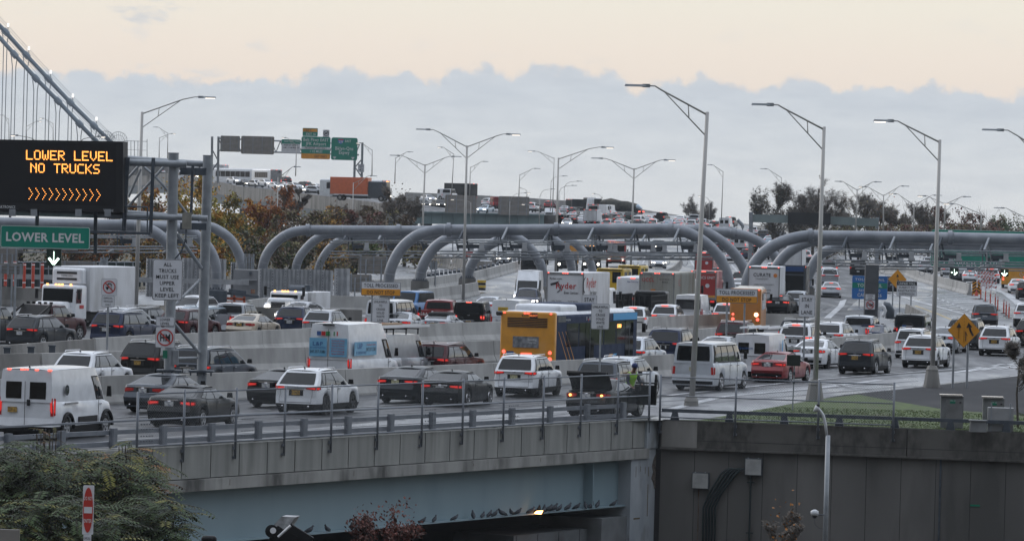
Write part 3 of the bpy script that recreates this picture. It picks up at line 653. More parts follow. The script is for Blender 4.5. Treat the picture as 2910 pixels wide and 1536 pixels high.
m = MB(); strip(m, [(2600, 868), (2660, 890), (2720, 915)], .2, .010); o = m.build('yellow_road_line', [LINEY]); o['kind'] = 'structure'
sheet('parking_lot', None, LOTM, .012, world=[G(2335, 1133), G(2400, 1121), G(2560, 1106), G(2740, 1085), G(2910, 1066), G(3000, 1058), (26, 181.2), G(2910, 1180), G(2700, 1165), G(2500, 1135), G(2440, 1120)])
sheet('grass', None, GRASS, .018, world=[G(1990, 1194), G(2150, 1165), G(2330, 1134), G(2440, 1121), G(2500, 1133), G(2680, 1163), G(2910, 1181), G(3010, 1186), (24, 181.1), (5.9, 184.95)], kind='structure')
sheet('verge', None, GRASS, .02, world=[(26, 181), (30, 215), (40, 300), (56, 430), (72, 600), (74, 640), (420, 640), (420, 96), (75, 170)])
m = MB(); random.seed(3)   # grass tufts
gp = [G(1995, 1196), G(2330, 1138), G(2440, 1125), G(2690, 1168), G(2910, 1187)]
for k in range(14000):
    x = random.uniform(6.2, 21); y = random.uniform(181.6, 199)
    lim = 199
    for a, b in zip(gp, gp[1:]):
        if a.x <= x <= b.x: lim = a.y+(b.y-a.y)*(x-a.x)/(b.x-a.x)
    if x < gp[0].x: lim = ynear(x)+.3
    if y > lim or y < ynear(x)+.3: continue
    h = random.uniform(.02, .055); a = random.uniform(0, 3.14); w = .02
    m.add([(x-w*math.cos(a), y-w*math.sin(a), .018), (x+w*math.cos(a), y+w*math.sin(a), .018), (x+random.uniform(-.03, .03), y, .018+h)], [(0, 1, 2)], random.choice((0, 0, 1)))
tag(m.build('grass_tufts', [mat('grass_blade', (.055,.09,.02), .8), mat('dry_grass_blade', (.08,.09,.03), .9)]), kind='stuff')
# ---------------------------------------------------------------- concrete barriers
def barrier(label, tops, h=1.07, m=None, z=None, joint=6.0, D=None, group='concrete road barriers', base=.60, name='concrete_barrier', world=None, seg=True):
    """jersey-profile barrier through pixels of its top edge"""
    m = m or CONC
    pts = world or [(G(px, py, h) if D is None else A(px, py, D[i])) for i, (px, py) in enumerate(tops)]
    o = thing(name, label, 'barrier', (pts[0][0], pts[0][1], 0), 0, group); O = Vector((pts[0][0], pts[0][1], 0))
    dense = []; 
    for a, b in zip(pts, pts[1:]):
        a = Vector(a); b = Vector(b); n = max(1, round((b-a).length/joint)); dense += [a.lerp(b, k/n) for k in range(n)]
    dense.append(Vector(pts[-1])); body = MB()
    for i in range(len(dense)-1):
        a, b = dense[i]-O, dense[i+1]-O; d = (b-a); d.z = 0; L_ = d.length; d.normalize(); n_ = Vector((-d.y, d.x, 0)); a = a+d*.015; b = b-d*.015
        zt = [a.z if D or world and len(world[0]) > 2 and world[0][2] else h, b.z if D or world and len(world[0]) > 2 and world[0][2] else h]
        prof = [(-base/2, 0), (-base/2, .08), (-.15, .34), (-.08, 1), (.08, 1), (.15, .34), (base/2, .08), (base/2, 0)]
        vs = []
        for p, ztop in ((a, zt[0]), (b, zt[1])):
            for (y, t) in prof: q = p+n_*y; vs.append((q.x, q.y, ztop-h+t*h if t == 1 or True else 0))
        n8 = 8; fs = [(k, k+1, k+1+n8, k+n8) for k in range(n8-1)]+[tuple(range(n8-1, -1, -1)), tuple(range(n8, 2*n8))]
        body.add(vs, fs)
    body.build('barrier_body', [m], o); return o
barrier('long pale concrete barrier between the nearest lanes and the bus lanes, streaked with damp', [(-420, 1090), (283, 1067), (560, 1060), (976, 1048), (1398, 1031), (1668, 1020), (1911, 1005)], joint=6)
barrier('weathered darker concrete barrier end piece at the left edge above the white cargo van roof', [(-420, 1018), (0, 1004), (110, 1003)], m=CONCD)
barrier('front one of two parallel pale concrete barriers, behind the bus', [(114, 1003), (598, 990), (862, 985), (1215, 972), (1398, 967), (1797, 943), (1990, 934), (2046, 929)])
barrier('dark weathered barrier at the left with steel posts on its face', [(-420, 1000), (0, 981), (262, 962)], m=CONCD)
barrier('rear one of two parallel pale concrete barriers, in front of the farther queue', [(267, 960), (437, 950), (598, 944), (876, 932), (1189, 919), (1428, 913), (1793, 902), (2030, 892), (2130, 889), (2300, 893)])
barrier('pale concrete barrier between the red sedan queue and the white crossovers at the right', [(2330, 962), (2440, 952), (2549, 943)])
barrier('streaked concrete barrier behind the white refrigerated truck at the left', [(-100, 812), (0, 814), (160, 819)], h=1.3, m=CONCD)
barrier('concrete barrier behind the silver pickup and the grey gantry posts', [(280, 866), (372, 866), (600, 868), (1030, 880)], m=CONCD)
barrier('short concrete barrier with a sloped end beside the silver hatchback under the toll sign', [(705, 852), (780, 843), (917, 838), (1055, 842)], m=CONC, h=1.2)
barrier('short concrete barrier ending at the yellow crash cushion on the wet ramp', [(1190, 822), (1203, 821), (1305, 810), (1356, 801)])
barrier('long concrete barrier with small reflector posts sweeping up beside the wet ramp', [(1060, 795), (1203, 790), (1305, 776), (1346, 772), (1415, 755), (1517, 730), (1573, 716), (1640, 700)])
barrier('dark stained curved concrete wall under the pale green girder bridge', [(1226, 722), (1275, 727), (1326, 739), (1400, 742)], m=CONCD, h=1.4)
barrier('brown stained low concrete divider curving between oncoming and outgoing lanes', [(1880, 772), (1912, 758), (1930, 742), (1935, 728), (1926, 712), (1905, 697)], m=CONCD, h=.85)
barrier('long pale concrete wall curving past the orange striped barricades at the right', [(2470, 748), (2511, 753), (2578, 757), (2611, 770), (2654, 781), (2724, 798), (2757, 806)])
barrier('skyline concrete parapet along the crest of the highway hill', [(1150, 546), (1330, 553), (1500, 562), (1640, 572), (1760, 584), (1876, 603), (1960, 616), (2026, 626), (2122, 636), (2250, 655), (2295, 663), (2400, 690)], h=2.6, D=[1010, 1010, 1005, 1000, 990, 975, 950, 930, 880, 800, 770, 720], joint=12, base=.5)
barrier('short concrete wing wall on the traffic island behind the box-shaped dark off-roader', [(2577, 863), (2600, 874), (2628, 889)], m=CONCD)
# reflector posts along the ramp barrier
for k in range(30):
    t = k/29; px = lerp(1206, 1560, t); pts = [(1203, 788), (1305, 774), (1346, 770), (1415, 753), (1517, 728), (1573, 714)]
    for (a, ya), (b, yb) in zip(pts, pts[1:]):
        if a <= px <= b: py = lerp(ya, yb, (px-a)/(b-a)); break
    p = G(px, py, 1.07); q = MB(); q.prism([(-.17, 0), (.17, 0), (.13, .42), (-.13, .42)], -.05, .05)
    q.box((0, -.055, .30), (.22, .02, .12), 1)
    tag(q.build('reflector_post', [DSTEEL, SIGNW], loc=(p.x, p.y, 1.07)), 'small black and white reflector post standing on top of the ramp barrier', 'reflector post', 'reflector posts on the ramp barrier')
# steel posts on the dark barrier face, left
for px, py in ((22, 990), (90, 988), (150, 984)):
    p = G(px, py, .95); q = MB(); q.box((0, 0, -.35), (.28, .16, .85), 0); q.box((0, -.02, .1), (.34, .2, .06), 0)
    tag(q.build('barrier_post', [DSTEEL], loc=(p.x, p.y-.25, .9)), 'short dark steel post bolted to the weathered barrier face at the left', 'post', 'steel posts on the weathered barrier')
# ---------------------------------------------------------------- near bridge: parapet, fascia, girder, abutment
A0 = Vector((-42, ynear(-42), 0)); A1 = Vector((5.35, 185, 0)); dA = (A1-A0).normalized(); nA = Vector((dA.y, -dA.x, 0)); LA = (A1-A0).length
rzA = math.atan2(dA.y, dA.x)
def bp(s, out, z): q = A1-dA*s+nA*out; return Vector((q.x, q.y, z))
br = thing('overpass', 'grey concrete overpass parapet and pale blue steel girder crossing the lower foreground', 'bridge', (A1.x, A1.y, 0), rzA)
def lb(m, x0, x1, y0, y1, z0, z1, mi=0): return m.box(((x0+x1)/2, (y0+y1)/2, (z0+z1)/2), (x1-x0, y1-y0, z1-z0), mi)
PANEL = nmat('parapet_panel_concrete', (.20,.205,.195), (.285,.288,.272), 1.6, (.8,.92), (1.5,1,.16), 8, c3=(.12,.122,.115), s3=.9, lo3=.52, hi3=.75)
FASC = nmat('fascia_concrete', (.21,.21,.20), (.31,.31,.295), 1.6, (.8,.92), (1.2,1,.3), 8, c3=(.07,.07,.066), s3=1.2, lo3=.5, hi3=.72)
GIRD = nmat('pale_blue_girder_paint', (.21,.29,.325), (.235,.315,.35), .5, (.5,.62), (1,1,.3), 6, c3=(.19,.265,.30), s3=.5)
WHC = nmat('whitewashed_concrete', (.27,.30,.33), (.37,.40,.43), 1.4, (.7,.85), (1,1,.4), 8, c3=(.14,.14,.13), s3=.8, lo3=.55, hi3=.7)
DWALL = nmat('dark_wall_concrete', (.108,.104,.099), (.170,.164,.156), .9, (.85,.95), (1,1,.22), 8, c3=(.08,.078,.074), s3=.45, lo3=.45, hi3=.65)
DWALL2 = nmat('dark_coping_concrete', (.056,.053,.049), (.105,.10,.092), 5, (.88,.96), (1,1,.5), 8, c3=(.11,.105,.097), s3=.35, lo3=.52, hi3=.62)
# panels: local x along bridge (0 at the right end, negative to the left), y negative = towards camera
k = 0; x = 0.0
while x > -LA:
    w = 1.72; m = MB(); lb(m, x-w+.03, x-.03, -.16, .16, -1.02, .02); m.build('parapet_panel', [PANEL], br); x -= w; k += 1
m = MB(); lb(m, -LA, 0, -.12, .12, -1.00, 0); m.build('panel_core', [DSTEEL], br)
m = MB(); lb(m, -LA, -.02, -.02, .19, .0, .06); lb(m, -LA, -.6, -.30, .14, -1.42, -1.05); m.build('fascia_beam', [FASC], br)
m = MB(); lb(m, -LA, -1.9, .30, .34, -3.14, -1.30); lb(m, -LA, -1.3, -.02, .62, -3.18, -3.14, 0)
m.box((-4.6, .12, -2.2), (.05, .4, 1.86)); m.build('girder', [GIRD], br)
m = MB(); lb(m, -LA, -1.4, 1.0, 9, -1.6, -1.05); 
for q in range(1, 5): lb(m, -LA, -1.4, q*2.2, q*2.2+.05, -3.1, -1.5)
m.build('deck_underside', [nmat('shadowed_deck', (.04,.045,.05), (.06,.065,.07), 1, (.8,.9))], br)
# crack lines/rust in fascia
m = MB()
for xx, h_ in ((-22.2, .18), (-14, .1), (-9.1, .14), (-30, .2)): m.box((xx, -.302, -1.2), (.02, .004, h_))
m.build('rust_streak', [mat('rust', (.07,.03,.015), .9)], br)
# abutment
ab = thing('abutment', 'pale whitewashed concrete bridge abutment between the girder and the dark wall', 'abutment', (A1.x, A1.y, 0), rzA)
m = MB(); lb(m, -1.9, .35, -.22, 2.5, -7, -1.06); lb(m, -.75, .30, -.26, .9, -1.06, .0)
m.build('abutment_block', [WHC], ab)
m = MB(); lb(m, -3.9, -1.9, -.10, 2.5, -7, -3.55); lb(m, -9.5, -1.9, .7, 3, -7, -3.95); lb(m, -9.5, -1.9, .5, .7, -4.62, -3.95, 0); lb(m, -16, -1.9, .1, .7, -7, -5.05)
m.build('abutment_step', [nmat('step_concrete', (.12,.13,.135), (.18,.19,.20), 1.2, (.8,.9), c3=(.07,.07,.07), s3=.6)], ab)
m = MB()
for q in range(5): m.box((-2.9-1.6*q, .495, -4.28), (.025, .01, .66)); m.box((-2.9-1.6*q, .095, -6), (.025, .01, 1.9))
m.build('joint_line', [SIGNK], ab)
m = MB(); random.seed(5)
pts = [(.05, -1.3), (-.12, -1.5), (-.22, -1.75), (-.12, -1.95), (-.25, -2.2), (-.10, -2.35), (.02, -2.6), (.14, -2.5), (.2, -1.9), (.2, -1.3)]
m.prism(pts, -.235, -.20, 0); m.build('spalled_patch', [nmat('broken_concrete', (.06,.05,.045), (.16,.14,.12), 9, (.9,1), bump=.6)], ab)
m = MB()
for xx, z0, z1, w in ((-.5, -3.6, -2.4, .05), (-1.5, -2.1, -1.7, .03), (-1.15, -1.9, -1.7, .03), (-.75, -2.0, -1.75, .03), (-.48, -2.1, -1.75, .04), (-1.35, -3.68, -3.62, .5)): m.box((xx, -.224, (z0+z1)/2), (w, .004, z1-z0))
m.build('rust_streak', [mat('rust_stain', (.12,.09,.05), .95)], ab)
rzW = math.atan2(-.22, 1)
# retaining wall to the right
rw_ = thing('retaining_wall', 'tall dark stained concrete retaining wall filling the lower right', 'wall', (5.75, 184.9, 0), rzW)
m = MB(); lb(m, .02, 9.3, -.12, .5, -1.02, -.0); lb(m, 9.33, 50, -.12, .5, -1.02, -.0); lb(m, .02, 50, -.20, .5, -1.09, -1.02); m.build('coping', [DWALL2], rw_)
m = MB(); lb(m, .06, 1.4, -.128, .0, -1.0, -.02); m.build('patched_coping', [CONCD], rw_)
m = MB(); x = .02
while x < 50: lb(m, x, x+1.28, 0, .5, -7, -1.09); x += 1.30
m.build('wall_panel', [DWALL], rw_)
m = MB(); lb(m, -.9, 50, .02, .48, -7, -1.1); lb(m, -.9, .04, .10, .48, -1.1, -.02); m.build('wall_core', [SIGNK], rw_)
m = MB(); lb(m, 10.55, 10.62, -.03, .02, -7, -1.09); 
for q in range(8): m.box((10.585, -.05, -1.8-.42*q), (.05, .04, .05))
m.build('expansion_joint', [DSTEEL], rw_)
m = MB(); m.box((11.9, -.01, -2.75), (.36, .02, .07)); m.build('asset_tag', [mat('green_tag', (.0,.16,.09), .6)], rw_)
m = MB(); lb(m, .05, 50, -.124, -.118, -.74, -.72); m.build('form_line', [SIGNK], rw_)
# boxes, conduits on wall
def wl(x, y, z): c, s = math.cos(rzW), math.sin(rzW); return Vector((5.75+x*c-y*s, 184.9+x*s+y*c, z))
def wx(px, py): # local wall coords from pixel
    d = fwd*FPX+rv*(px-PW/2)+uv*(PH/2-py); c, s = math.cos(rzW), math.sin(rzW); nx, ny = -s, c
    t = ((5.75-CP.x)*nx+(184.9-CP.y)*ny)/(d.x*nx+d.y*ny); p = CP+d*t
    return ((p.x-5.75)*c+(p.y-184.9)*s, p.z)
BOXG = nmat('grey_box_enamel', (.26,.265,.26), (.34,.345,.34), 3, (.5,.6))
for (x0, y0, x1, y1, lab) in ((1970, 1340, 2016, 1388, 'weathered pale grey junction box low on the dark wall, nearer the abutment'), (2120, 1300, 2167, 1350, 'clean pale grey junction box on the dark wall above a single black conduit')):
    a, zt = wx(x0, y0); b, zb_ = wx(x1, y1)
    t = thing('junction_box', lab, 'junction box', wl((a+b)/2, -.12, zb_), rzW, 'junction boxes on the dark wall'); h_ = zt-zb_; w_ = b-a
    m = MB(); m.box((0, 0, h_/2), (w_, .22, h_)); m.build('enclosure', [DSTEEL], t); m = MB(); m.box((0, -.12, h_/2), (w_-.05, .03, h_-.05)); m.build('door', [BOXG], t)
    m = MB(); m.box((-w_*.3, -.13, h_+.015), (.05, .04, .03)); m.box((w_*.3, -.13, h_+.015), (.05, .04, .03)); m.build('hinge', [GALV], t)
CND = mat('dark_conduit', (.010,.022,.024), .5)
for i in range(5):
    px = 2000+i*8.5; pts = [(px, 1536), (px, 1440), (px+14, 1405), (px+50+2*i, 1345), (px+66+i*2, 1332), (px+84, 1330)]
    m = MB(); w3 = [wl(*((lambda q: (q[0], -.10-.004*i, q[1]))(wx(*p)))) for p in pts]; w3[0].z = -7; m.tube(w3, .035, 8)
    tag(m.build('conduit_pipe', [CND], smooth=True), 'dark green conduit pipe, one of five bundled bends climbing the dark wall', 'pipe', 'bundled conduits on the dark wall')
for px, y0, lab, mt in ((1987, 1388, 'thin rusty pale conduit dropping from the weathered junction box', nmat('rusty_conduit', (.12,.10,.085), (.09,.05,.03), 3, (.8,.9))), (2135, 1350, 'single black conduit dropping straight below the clean junction box', CND)):
    a, z0 = wx(px, y0); m = MB(); p = wl(a, -.1, z0); q = wl(a, -.1, -7); m.tube([p, q], .032 if mt is CND else .022, 8)
    if mt is CND:
        for z_ in (z0-.25, -4.1): m.beam(wl(a-.14, -.06, z_), wl(a+.14, -.06, z_), .04)
    tag(m.build('conduit_pipe', [mt]), lab, 'pipe')
# guardrail on overpass (steel, 3 rails + posts)
gr = thing('guardrail', 'three-rail grey steel guardrail with blocky posts along the overpass edge', 'guardrail', (A1.x, A1.y, 0), rzA)
RAILP = nmat('guardrail_paint', (.13,.148,.175), (.18,.195,.22), 3, (.45,.6), metal=.2)
for z_, h_ in ((.84, .06), (.50, .14), (.14, .15)):
    m = MB(); m.box((-LA/2-.2, .80, z_), (LA-.6, .10, h_)); m.build('rail', [RAILP], gr)
x = -.9
while x > -LA: m = MB(); m.box((x, .70, .28), (.30, .12, .72)); m.box((x, .635, .28), (.22, .02, .72)); m.build('rail_post', [RAILP], gr); x -= 2.87
m = MB()
for q in range(7):
    for z_ in (.18, .34, .56, .72):
        for d_ in range(5): m.box((-3.2-q*6.0-.16*d_, .63, z_), (.05, .03, .03))
m.build('bolts', [DSTEEL], gr)
# chain-link fence on the parapet and the wall
def fence(name, label, P0, rz, xs, z0, z1, rails, yo):
    f = thing(name, label, 'fence', P0, rz, 'chain link fences')
    for x in xs:
        m = MB(); m.tube([(x, yo, z0-.55), (x, yo, z1+.05)], .042, 8); m.build('fence_post', [RAILP], f, smooth=True)
        m = MB(); m.box((x, yo+.06, z0-.20), (.10, .14, .10)); m.box((x, yo+.06, z0-.50), (.12, .14, .08)); m.build('bracket', [RAILP], f)
    for z_ in rails: m = MB(); m.tube([(xs[0], yo-.0, z_), (xs[-1], yo, z_)], .026, 6); m.build('fence_rail', [RAILP], f, smooth=True)
    m = MB(); s = .10; a, b = min(xs), max(xs); H_ = z1-z0; t = .0022; x = a-H_
    while x < b:
        for sg in (1, -1):
            p = (x, z0) if sg == 1 else (x, z1); q = (x+H_, z1) if sg == 1 else (x+H_, z0)
            if p[0] < a: f_ = (a-p[0])/H_; p = (a, lerp(p[1], q[1], f_))
            if q[0] > b: f_ = (b-p[0])/(q[0]-p[0]); q = (b, lerp(p[1], q[1], f_))
            m.add([(p[0], yo+.03, p[1]-t*1.5), (q[0], yo+.03, q[1]-t*1.5), (q[0], yo+.03, q[1]+t*1.5), (p[0], yo+.03, p[1]+t*1.5)], [(0,1,2,3)])
        x += s
    o = m.build('wire_mesh', [GALV], f); o['kind'] = 'stuff'; return f
fp = [(370, 1280), (503, 1268), (651, 1260), (790, 1252), (923, 1242), (1055, 1235), (1181, 1228), (1297, 1222), (1413, 1215), (1526, 1208), (1633, 1202), (1738, 1196), (1828, 1190)]
xs = []
for px, py in fp:
    d = fwd*FPX+rv*(px-PW/2)+uv*(PH/2-py); t = ((A1-CP).dot(nA))/d.dot(nA); p = CP+d*t; xs.append((p-A1).dot(dA))
fence('chain_link_fence', 'tall grey chain link fence on the overpass parapet, with twelve leaning posts', (A1.x, A1.y, 0), rzA, xs, .08, 1.78, (.10, .92, 1.74), -.24)
xs = [wx(px, py)[0] for px, py in ((1878, 1200), (2092, 1212), (2327, 1225), (2540, 1238))]
fence('chain_link_fence', 'shorter chain link fence standing on top of the dark retaining wall', (5.75, 184.9, 0), rzW, xs, .06, 1.66, (.12, .92, 1.62), -.24)
wr = thing('wall_railing', 'low dark steel pipe rail on stubby posts along the top of the dark wall', 'railing', (5.75, 184.9, 0), rzW)
m = MB(); m.box((25, .1, .36), (50, .13, .13), 0); m.build('rail', [DSTEEL], wr)
x = .5
while x < 30: m = MB(); m.prism([(-.17, 0), (.17, 0), (.10, .30), (-.10, .30)], .04, .16); o = m.build('rail_post', [DSTEEL], wr, loc=(x, 0, 0)); x += 2.08
# electrical cabinets
CAB = nmat('galvanised_cabinet', (.13,.135,.14), (.20,.205,.21), 2.5, (.45,.6), metal=.3)
for (x0, x1, yt, yb, lab, extra) in ((2672, 2736, 1131, 1224, 'tall grey metal utility cabinet with a green tag, left one on the grass', 0), (2792, 2852, 1137, 1224, 'grey metal utility cabinet standing behind a lower pale cabinet at the far right', 1)):
    p = G((x0+x1)/2, yb-6); s = FPX/p.y; w_ = (x1-x0)/s; h_ = (yb-yt)/s
    t = thing('utility_cabinet', lab, 'cabinet', p, R(-4), 'utility cabinets on the grass')
    m = MB(); m.box((0, .35, h_/2), (w_, .7, h_)); m.build('housing', [CAB], t)
    m = MB(); m.box((w_*.1, -.012, h_*.47), (w_*.74, .02, h_*.86)); m.build('door', [nmat('cabinet_door', (.15,.15,.155), (.22,.22,.225), 2, (.4,.5), metal=.3)], t)
    m = MB(); m.box((-w_*.06, .3, h_+.03), (w_*1.02, .8, .06)); m.build('lid', [CHROME], t)
    m = MB(); m.box((w_*.02, -.03, h_*.84), (.20, .012, .14)); text(m, 'VN 22', w_*.02, h_*.85, .05, y=-.04, mi=1); m.build('asset_tag', [mat('green_tag', (.0,.16,.09), .6), SIGNT], t)
    m = MB(); m.box((w_*.36, -.04, h_*.82), (.07, .03, .05)); m.build('handle', [SIGNK], t)
p = G(2835, 1222); t = thing('utility_cabinet', 'low pale grey metal cabinet in front of the right-hand utility cabinet', 'cabinet', p+Vector((0,-1.0,0)), R(-4), 'utility cabinets on the grass')
m = MB(); m.box((0, .3, .42), (.95, .6, .92)); m.build('housing', [nmat('pale_cabinet', (.24,.245,.25), (.30,.305,.31), 2, (.5,.6))], t); m = MB(); m.box((-.35, -.02, .5), (.05, .05, 1.1)); m.box((.35, -.02, .5), (.05, .05, 1.1)); m.build('post', [GALV], t)
p = G(2775, 1224); t = MB(); t.box((0, 0, .2), (.62, .5, .4), 0, 0, .03); t.box((0, 0, .42), (.66, .54, .04), 0)
tag(t.build('utility_box', [CAB], loc=p+Vector((0,-.5,0))), 'small low grey utility box between the two cabinets on the grass', 'utility box')
# ---------------------------------------------------------------- street lamps
def lamp(base, top, arms, D, label, r=.11, ped=False, lit=(1, 1), group='street lamps', simple=False, cat='street lamp', curved=False):
    """base/top pixels of the pole at depth D; arms = head tip pixels"""
    B = A(*base, D); T = A(*top, D); t = thing('street_lamp', label, cat, B, 0, group); s = D/FPX
    m = MB(); m.tube([(0,0,0), (T-B)*.5, T-B], [r, r*.82, r*.6], 10 if not simple else 6); m.build('pole', [POLE], t, smooth=True)
    if ped:
        m = MB(); m.tube([(0,0,-.6), (0,0,0), (0,0,.75)], [.42, .40, .27], 8); m.tube([(0,0,.75), (0,0,.95)], [.30, .2], 8); m.build('pedestal', [CONCD], t)
    for i, (ax, ay) in enumerate(arms):
        E = A(ax, ay, D)-B; T_ = T-B; dx = E.x-T_.x; dz = E.z-T_.z; sg = 1 if dx > 0 else -1; m = MB(); L_ = abs(dx)
        p0 = T_+Vector((0,0,-.12)); hl = min(.95, L_*.26); q = E-Vector((sg*hl, 0, 0))
        k1 = T_+Vector((dx*.55, 0, dz*.83)); 
        if curved: path = [p0, p0+Vector((dx*.1, 0, dz*.6)), p0+Vector((dx*.3, 0, dz*.95)), q]
        else: path = [p0, k1, q-Vector((sg*hl*.4, 0, -.0)), q]
        m.tube(path, [.045, .04, .035, .035], 6)
        if not curved and L_ > 1:
            lo = T_+Vector((0,0,-1.0)) if r > .08 else T_+Vector((0,0,-.8)); m.tube([lo, T_+Vector((dx*.52, 0, dz*.77))], .028, 5)
            mid = lo.lerp(T_+Vector((dx*.52, 0, dz*.77)), .42); m.tube([mid, p0.lerp(k1, .42)], .022, 4)
        m.build('arm', [POLE], t, smooth=True)
        m = MB(); c = (q+E)/2; m.box(c, (hl, .26, .09), 0, 0, .03); m.box(q, (hl*.35, .2, .14)); hd = m.build('lamp_head', [GALV], t)
        if lit[min(i, len(lit)-1)]:
            m = MB(); m.box((c.x+sg*hl*.12, c.y-.02, c.z-.065), (hl*.62, .20, .05)); m.build('lamp_lens', [LAMPON], hd)
    return t
LAMPON = mat('lamp_lens_lit', (.9,.85,.75), .3, emit=(1,.88,.74), es=1.4)
def gdepth(py_, px_): return GH(px_, py_).y
lamp((1963, 1192), (2010, 318), [(1775, 242)], 198, 'tallest thick street lamp rising from the shoulder behind the silver passenger van', .125, True, (0,))
lamp((2315, 1142), (2342, 360), [(2135, 296)], 207, 'street lamp on a concrete pedestal at the tip of the grass, beside the white sedan', .12, True, (0,))
lamp((2648, 1097), (2671, 397), [(2482, 342)], 225, 'street lamp on a pedestal at the lot edge, passing in front of the white crossover', .12, True, (1,))
lamp((2985, 1052), (3010, 455), [(2790, 368)], 250, 'street lamp whose arm alone reaches in from the right edge', .14, True, (0,))
lamp((385, 903), (404, 318), [(614, 277)], 310, 'single-arm street lamp behind the lower level message board', .15, False, (1,))
lamp((1316, 862), (1327, 413), [(1182, 367), (1480, 382)], 378, 'twin-arm street lamp standing between the two front toll arches', .13, False, (0, 1))
lamp((1196, 780), (1208, 467), [(1107, 441), (1312, 445)], 540, 'twin-arm street lamp behind the left curve of the front toll arch', .14, False, (0, 0))
lamp((1578, 800), (1587, 448), [(1745, 419)], 430, 'single-arm street lamp over the middle of the front toll gantry', .12, False, (1,))
lamp((1791, 800), (1802, 478), [(1680, 449), (1920, 455)], 467, 'twin-arm street lamp above the yellow work truck', .12, False, (0, 1))
lamp((785, 790), (790, 503), [(855, 474)], 520, 'thin single-arm lamp rising out of the orange trees left of the arches', .10, False, (0,), simple=True)
lamp((1000, 740), (1004, 519), [(1072, 500)], 640, 'thin single-arm lamp in front of the orange trailer', .10, False, (0,), simple=True)
far = [((1570, 610), (1575, 448), (1500, 429), 1), ((1283, 560), (1290, 436), (1243, 418), 1), ((1122, 520), (1124, 447), (1174, 432), 0), ((1334, 560), (1337, 474), (1388, 459), 0),
 ((1474, 570), (1477, 495), (1536, 479), 0), ((2050, 624), (2055, 486), (2010, 468), 0), ((2217, 648), (2221, 503), (2160, 479), 0), ((1057, 500), (1058, 425), (1012, 406), 1), ((840, 500), (843, 410), (800, 391), 1)]
for b, t, e, li in far: lamp(b, t, [e], 760, 'distant thin single-arm lamp pole standing against the sky over the highway crest', .09, False, (li,), 'distant street lamps', True)
cur = [((1338, 640), (1338, 575), (1280, 566), 1), ((1448, 640), (1449, 572), (1508, 548), 1), ((1532, 650), (1534, 558), (1578, 537), 0), ((1564, 600), (1566, 515), (1613, 500), 0), ((1602, 640), (1604, 530), (1655, 515), 0), ((1588, 610), (1589, 545), (1640, 527), 0), ((2015, 622), (2016, 570), (1984, 557), 1), ((1532, 620), (1532, 600), (1482, 580), 1), ((1497, 560), (1498, 545), (1474, 534), 1), ((1712, 560), (1711, 563), (1682, 550), 1)]
for b, t, e, li in cur: lamp(b, t, [e], 800, 'distant dark lamp pole with a curved arm above the packed highway', .08, False, (li,), 'distant curved-arm lamps', True, curved=True)
rt = [((2431, 670), (2436, 537), (2372, 515), (2506, 517), 560), ((2510, 672), (2511, 553), (2440, 530), (2584, 529), 600), ((2595, 668), (2598, 580), (2525, 550), (2677, 555), 640), ((2683, 658), (2686, 577), (2607, 556), (2760, 559), 560)]
for k, (b, t, e, e2, D) in enumerate(rt): lamp(b, t, [e, e2], D, 'pale twin-arm lamp pole in the row in front of the trees at the right', .11, False, (0 if k == 0 else 1, 0), 'twin-arm lamps by the trees', True)
lamp((2787, 665), (2789, 605), [(2680, 578)], 520, 'brownish lamp pole with a long arm before the dark trees at the right', .11, False, (1,), 'lamps before the trees', True)
lamp((2920, 690), (2921, 618), [(2824, 590)], 520, 'lamp pole cut by the right edge with its arm over the dark trees', .11, False, (0,), 'lamps before the trees', True)
for b, t, e, li in [((26, 420), (25, 338), (0, 327), 0), ((76, 430), (75, 358), (119, 345), 1), ((151, 430), (151, 350), (112, 336), 1), ((452, 460), (453, 390), (500, 380), 1), ((476, 460), (477, 377), (435, 361), 0)]:
    lamp(b, t, [e], 900, 'faint thin lamp pole among the suspension bridge ropes behind the message board', .10, False, (li,), 'lamps near the suspension bridge', True)
for ex, li, lab in ((30, 1, 'left one of two lamp arms just above the black message board'), (300, 1, 'right one of two lamp arms just above the black message board')):
    sg = 1 if ex == 30 else -1; lamp((ex+sg*70, 520), (ex+sg*70, 397), [(ex, 384 if ex == 30 else 388)], 420, lab, .09, False, (1,), None, True, curved=True)
# foreground lamp pole at the lower right
t = thing('street_lamp', 'near grey pole with a white curved camera arm in front of the dark wall', 'street lamp', A(2345, 1536, 150)+Vector((0,0,-1.2)), 0)
B = A(2345, 1536, 150)+Vector((0,0,-1.2)); T = A(2353, 1236, 150); m = MB(); m.tube([(0,0,0), T-B], [.085, .07], 12); m.build('pole', [GALV], t, smooth=True)
m = MB(); pp = [A(x, y, 150)-B for x, y in ((2350, 1240), (2346, 1205), (2340, 1180), (2330, 1165), (2322, 1162))]; m.tube(pp, [.04, .045, .045, .045, .04], 8); m.build('arm', [mat('white_enamel', (.5,.52,.54), .4)], t, smooth=True)
m = MB(); c = A(2322, 1164, 150)-B; m.tube([c+Vector((-.10,0,-.05)), c+Vector((.0,0,.05)), c+Vector((.08,0,.02))], [.03, .12, .04], 10); m.build('lamp_head', [mat('white_enamel', (.5,.52,.54), .4)], t, smooth=True)
m = MB(); m.box(c+Vector((.02,0,.14)), (.10, .10, .07)); m.build('photocell', [SIGNK], t)
C_ = A(2315, 1456, 149.8); t = thing('dome_camera', 'small white dome camera on a short arm beside the near grey pole', 'camera', C_)
m = MB(); m.tube([(0,0,-.08), (0,0,-.02), (0,0,.06), (0,0,.10)], [.10, .125, .12, .04], 12); m.build('housing', [mat('white_enamel', (.5,.52,.54), .4)], t, smooth=True)
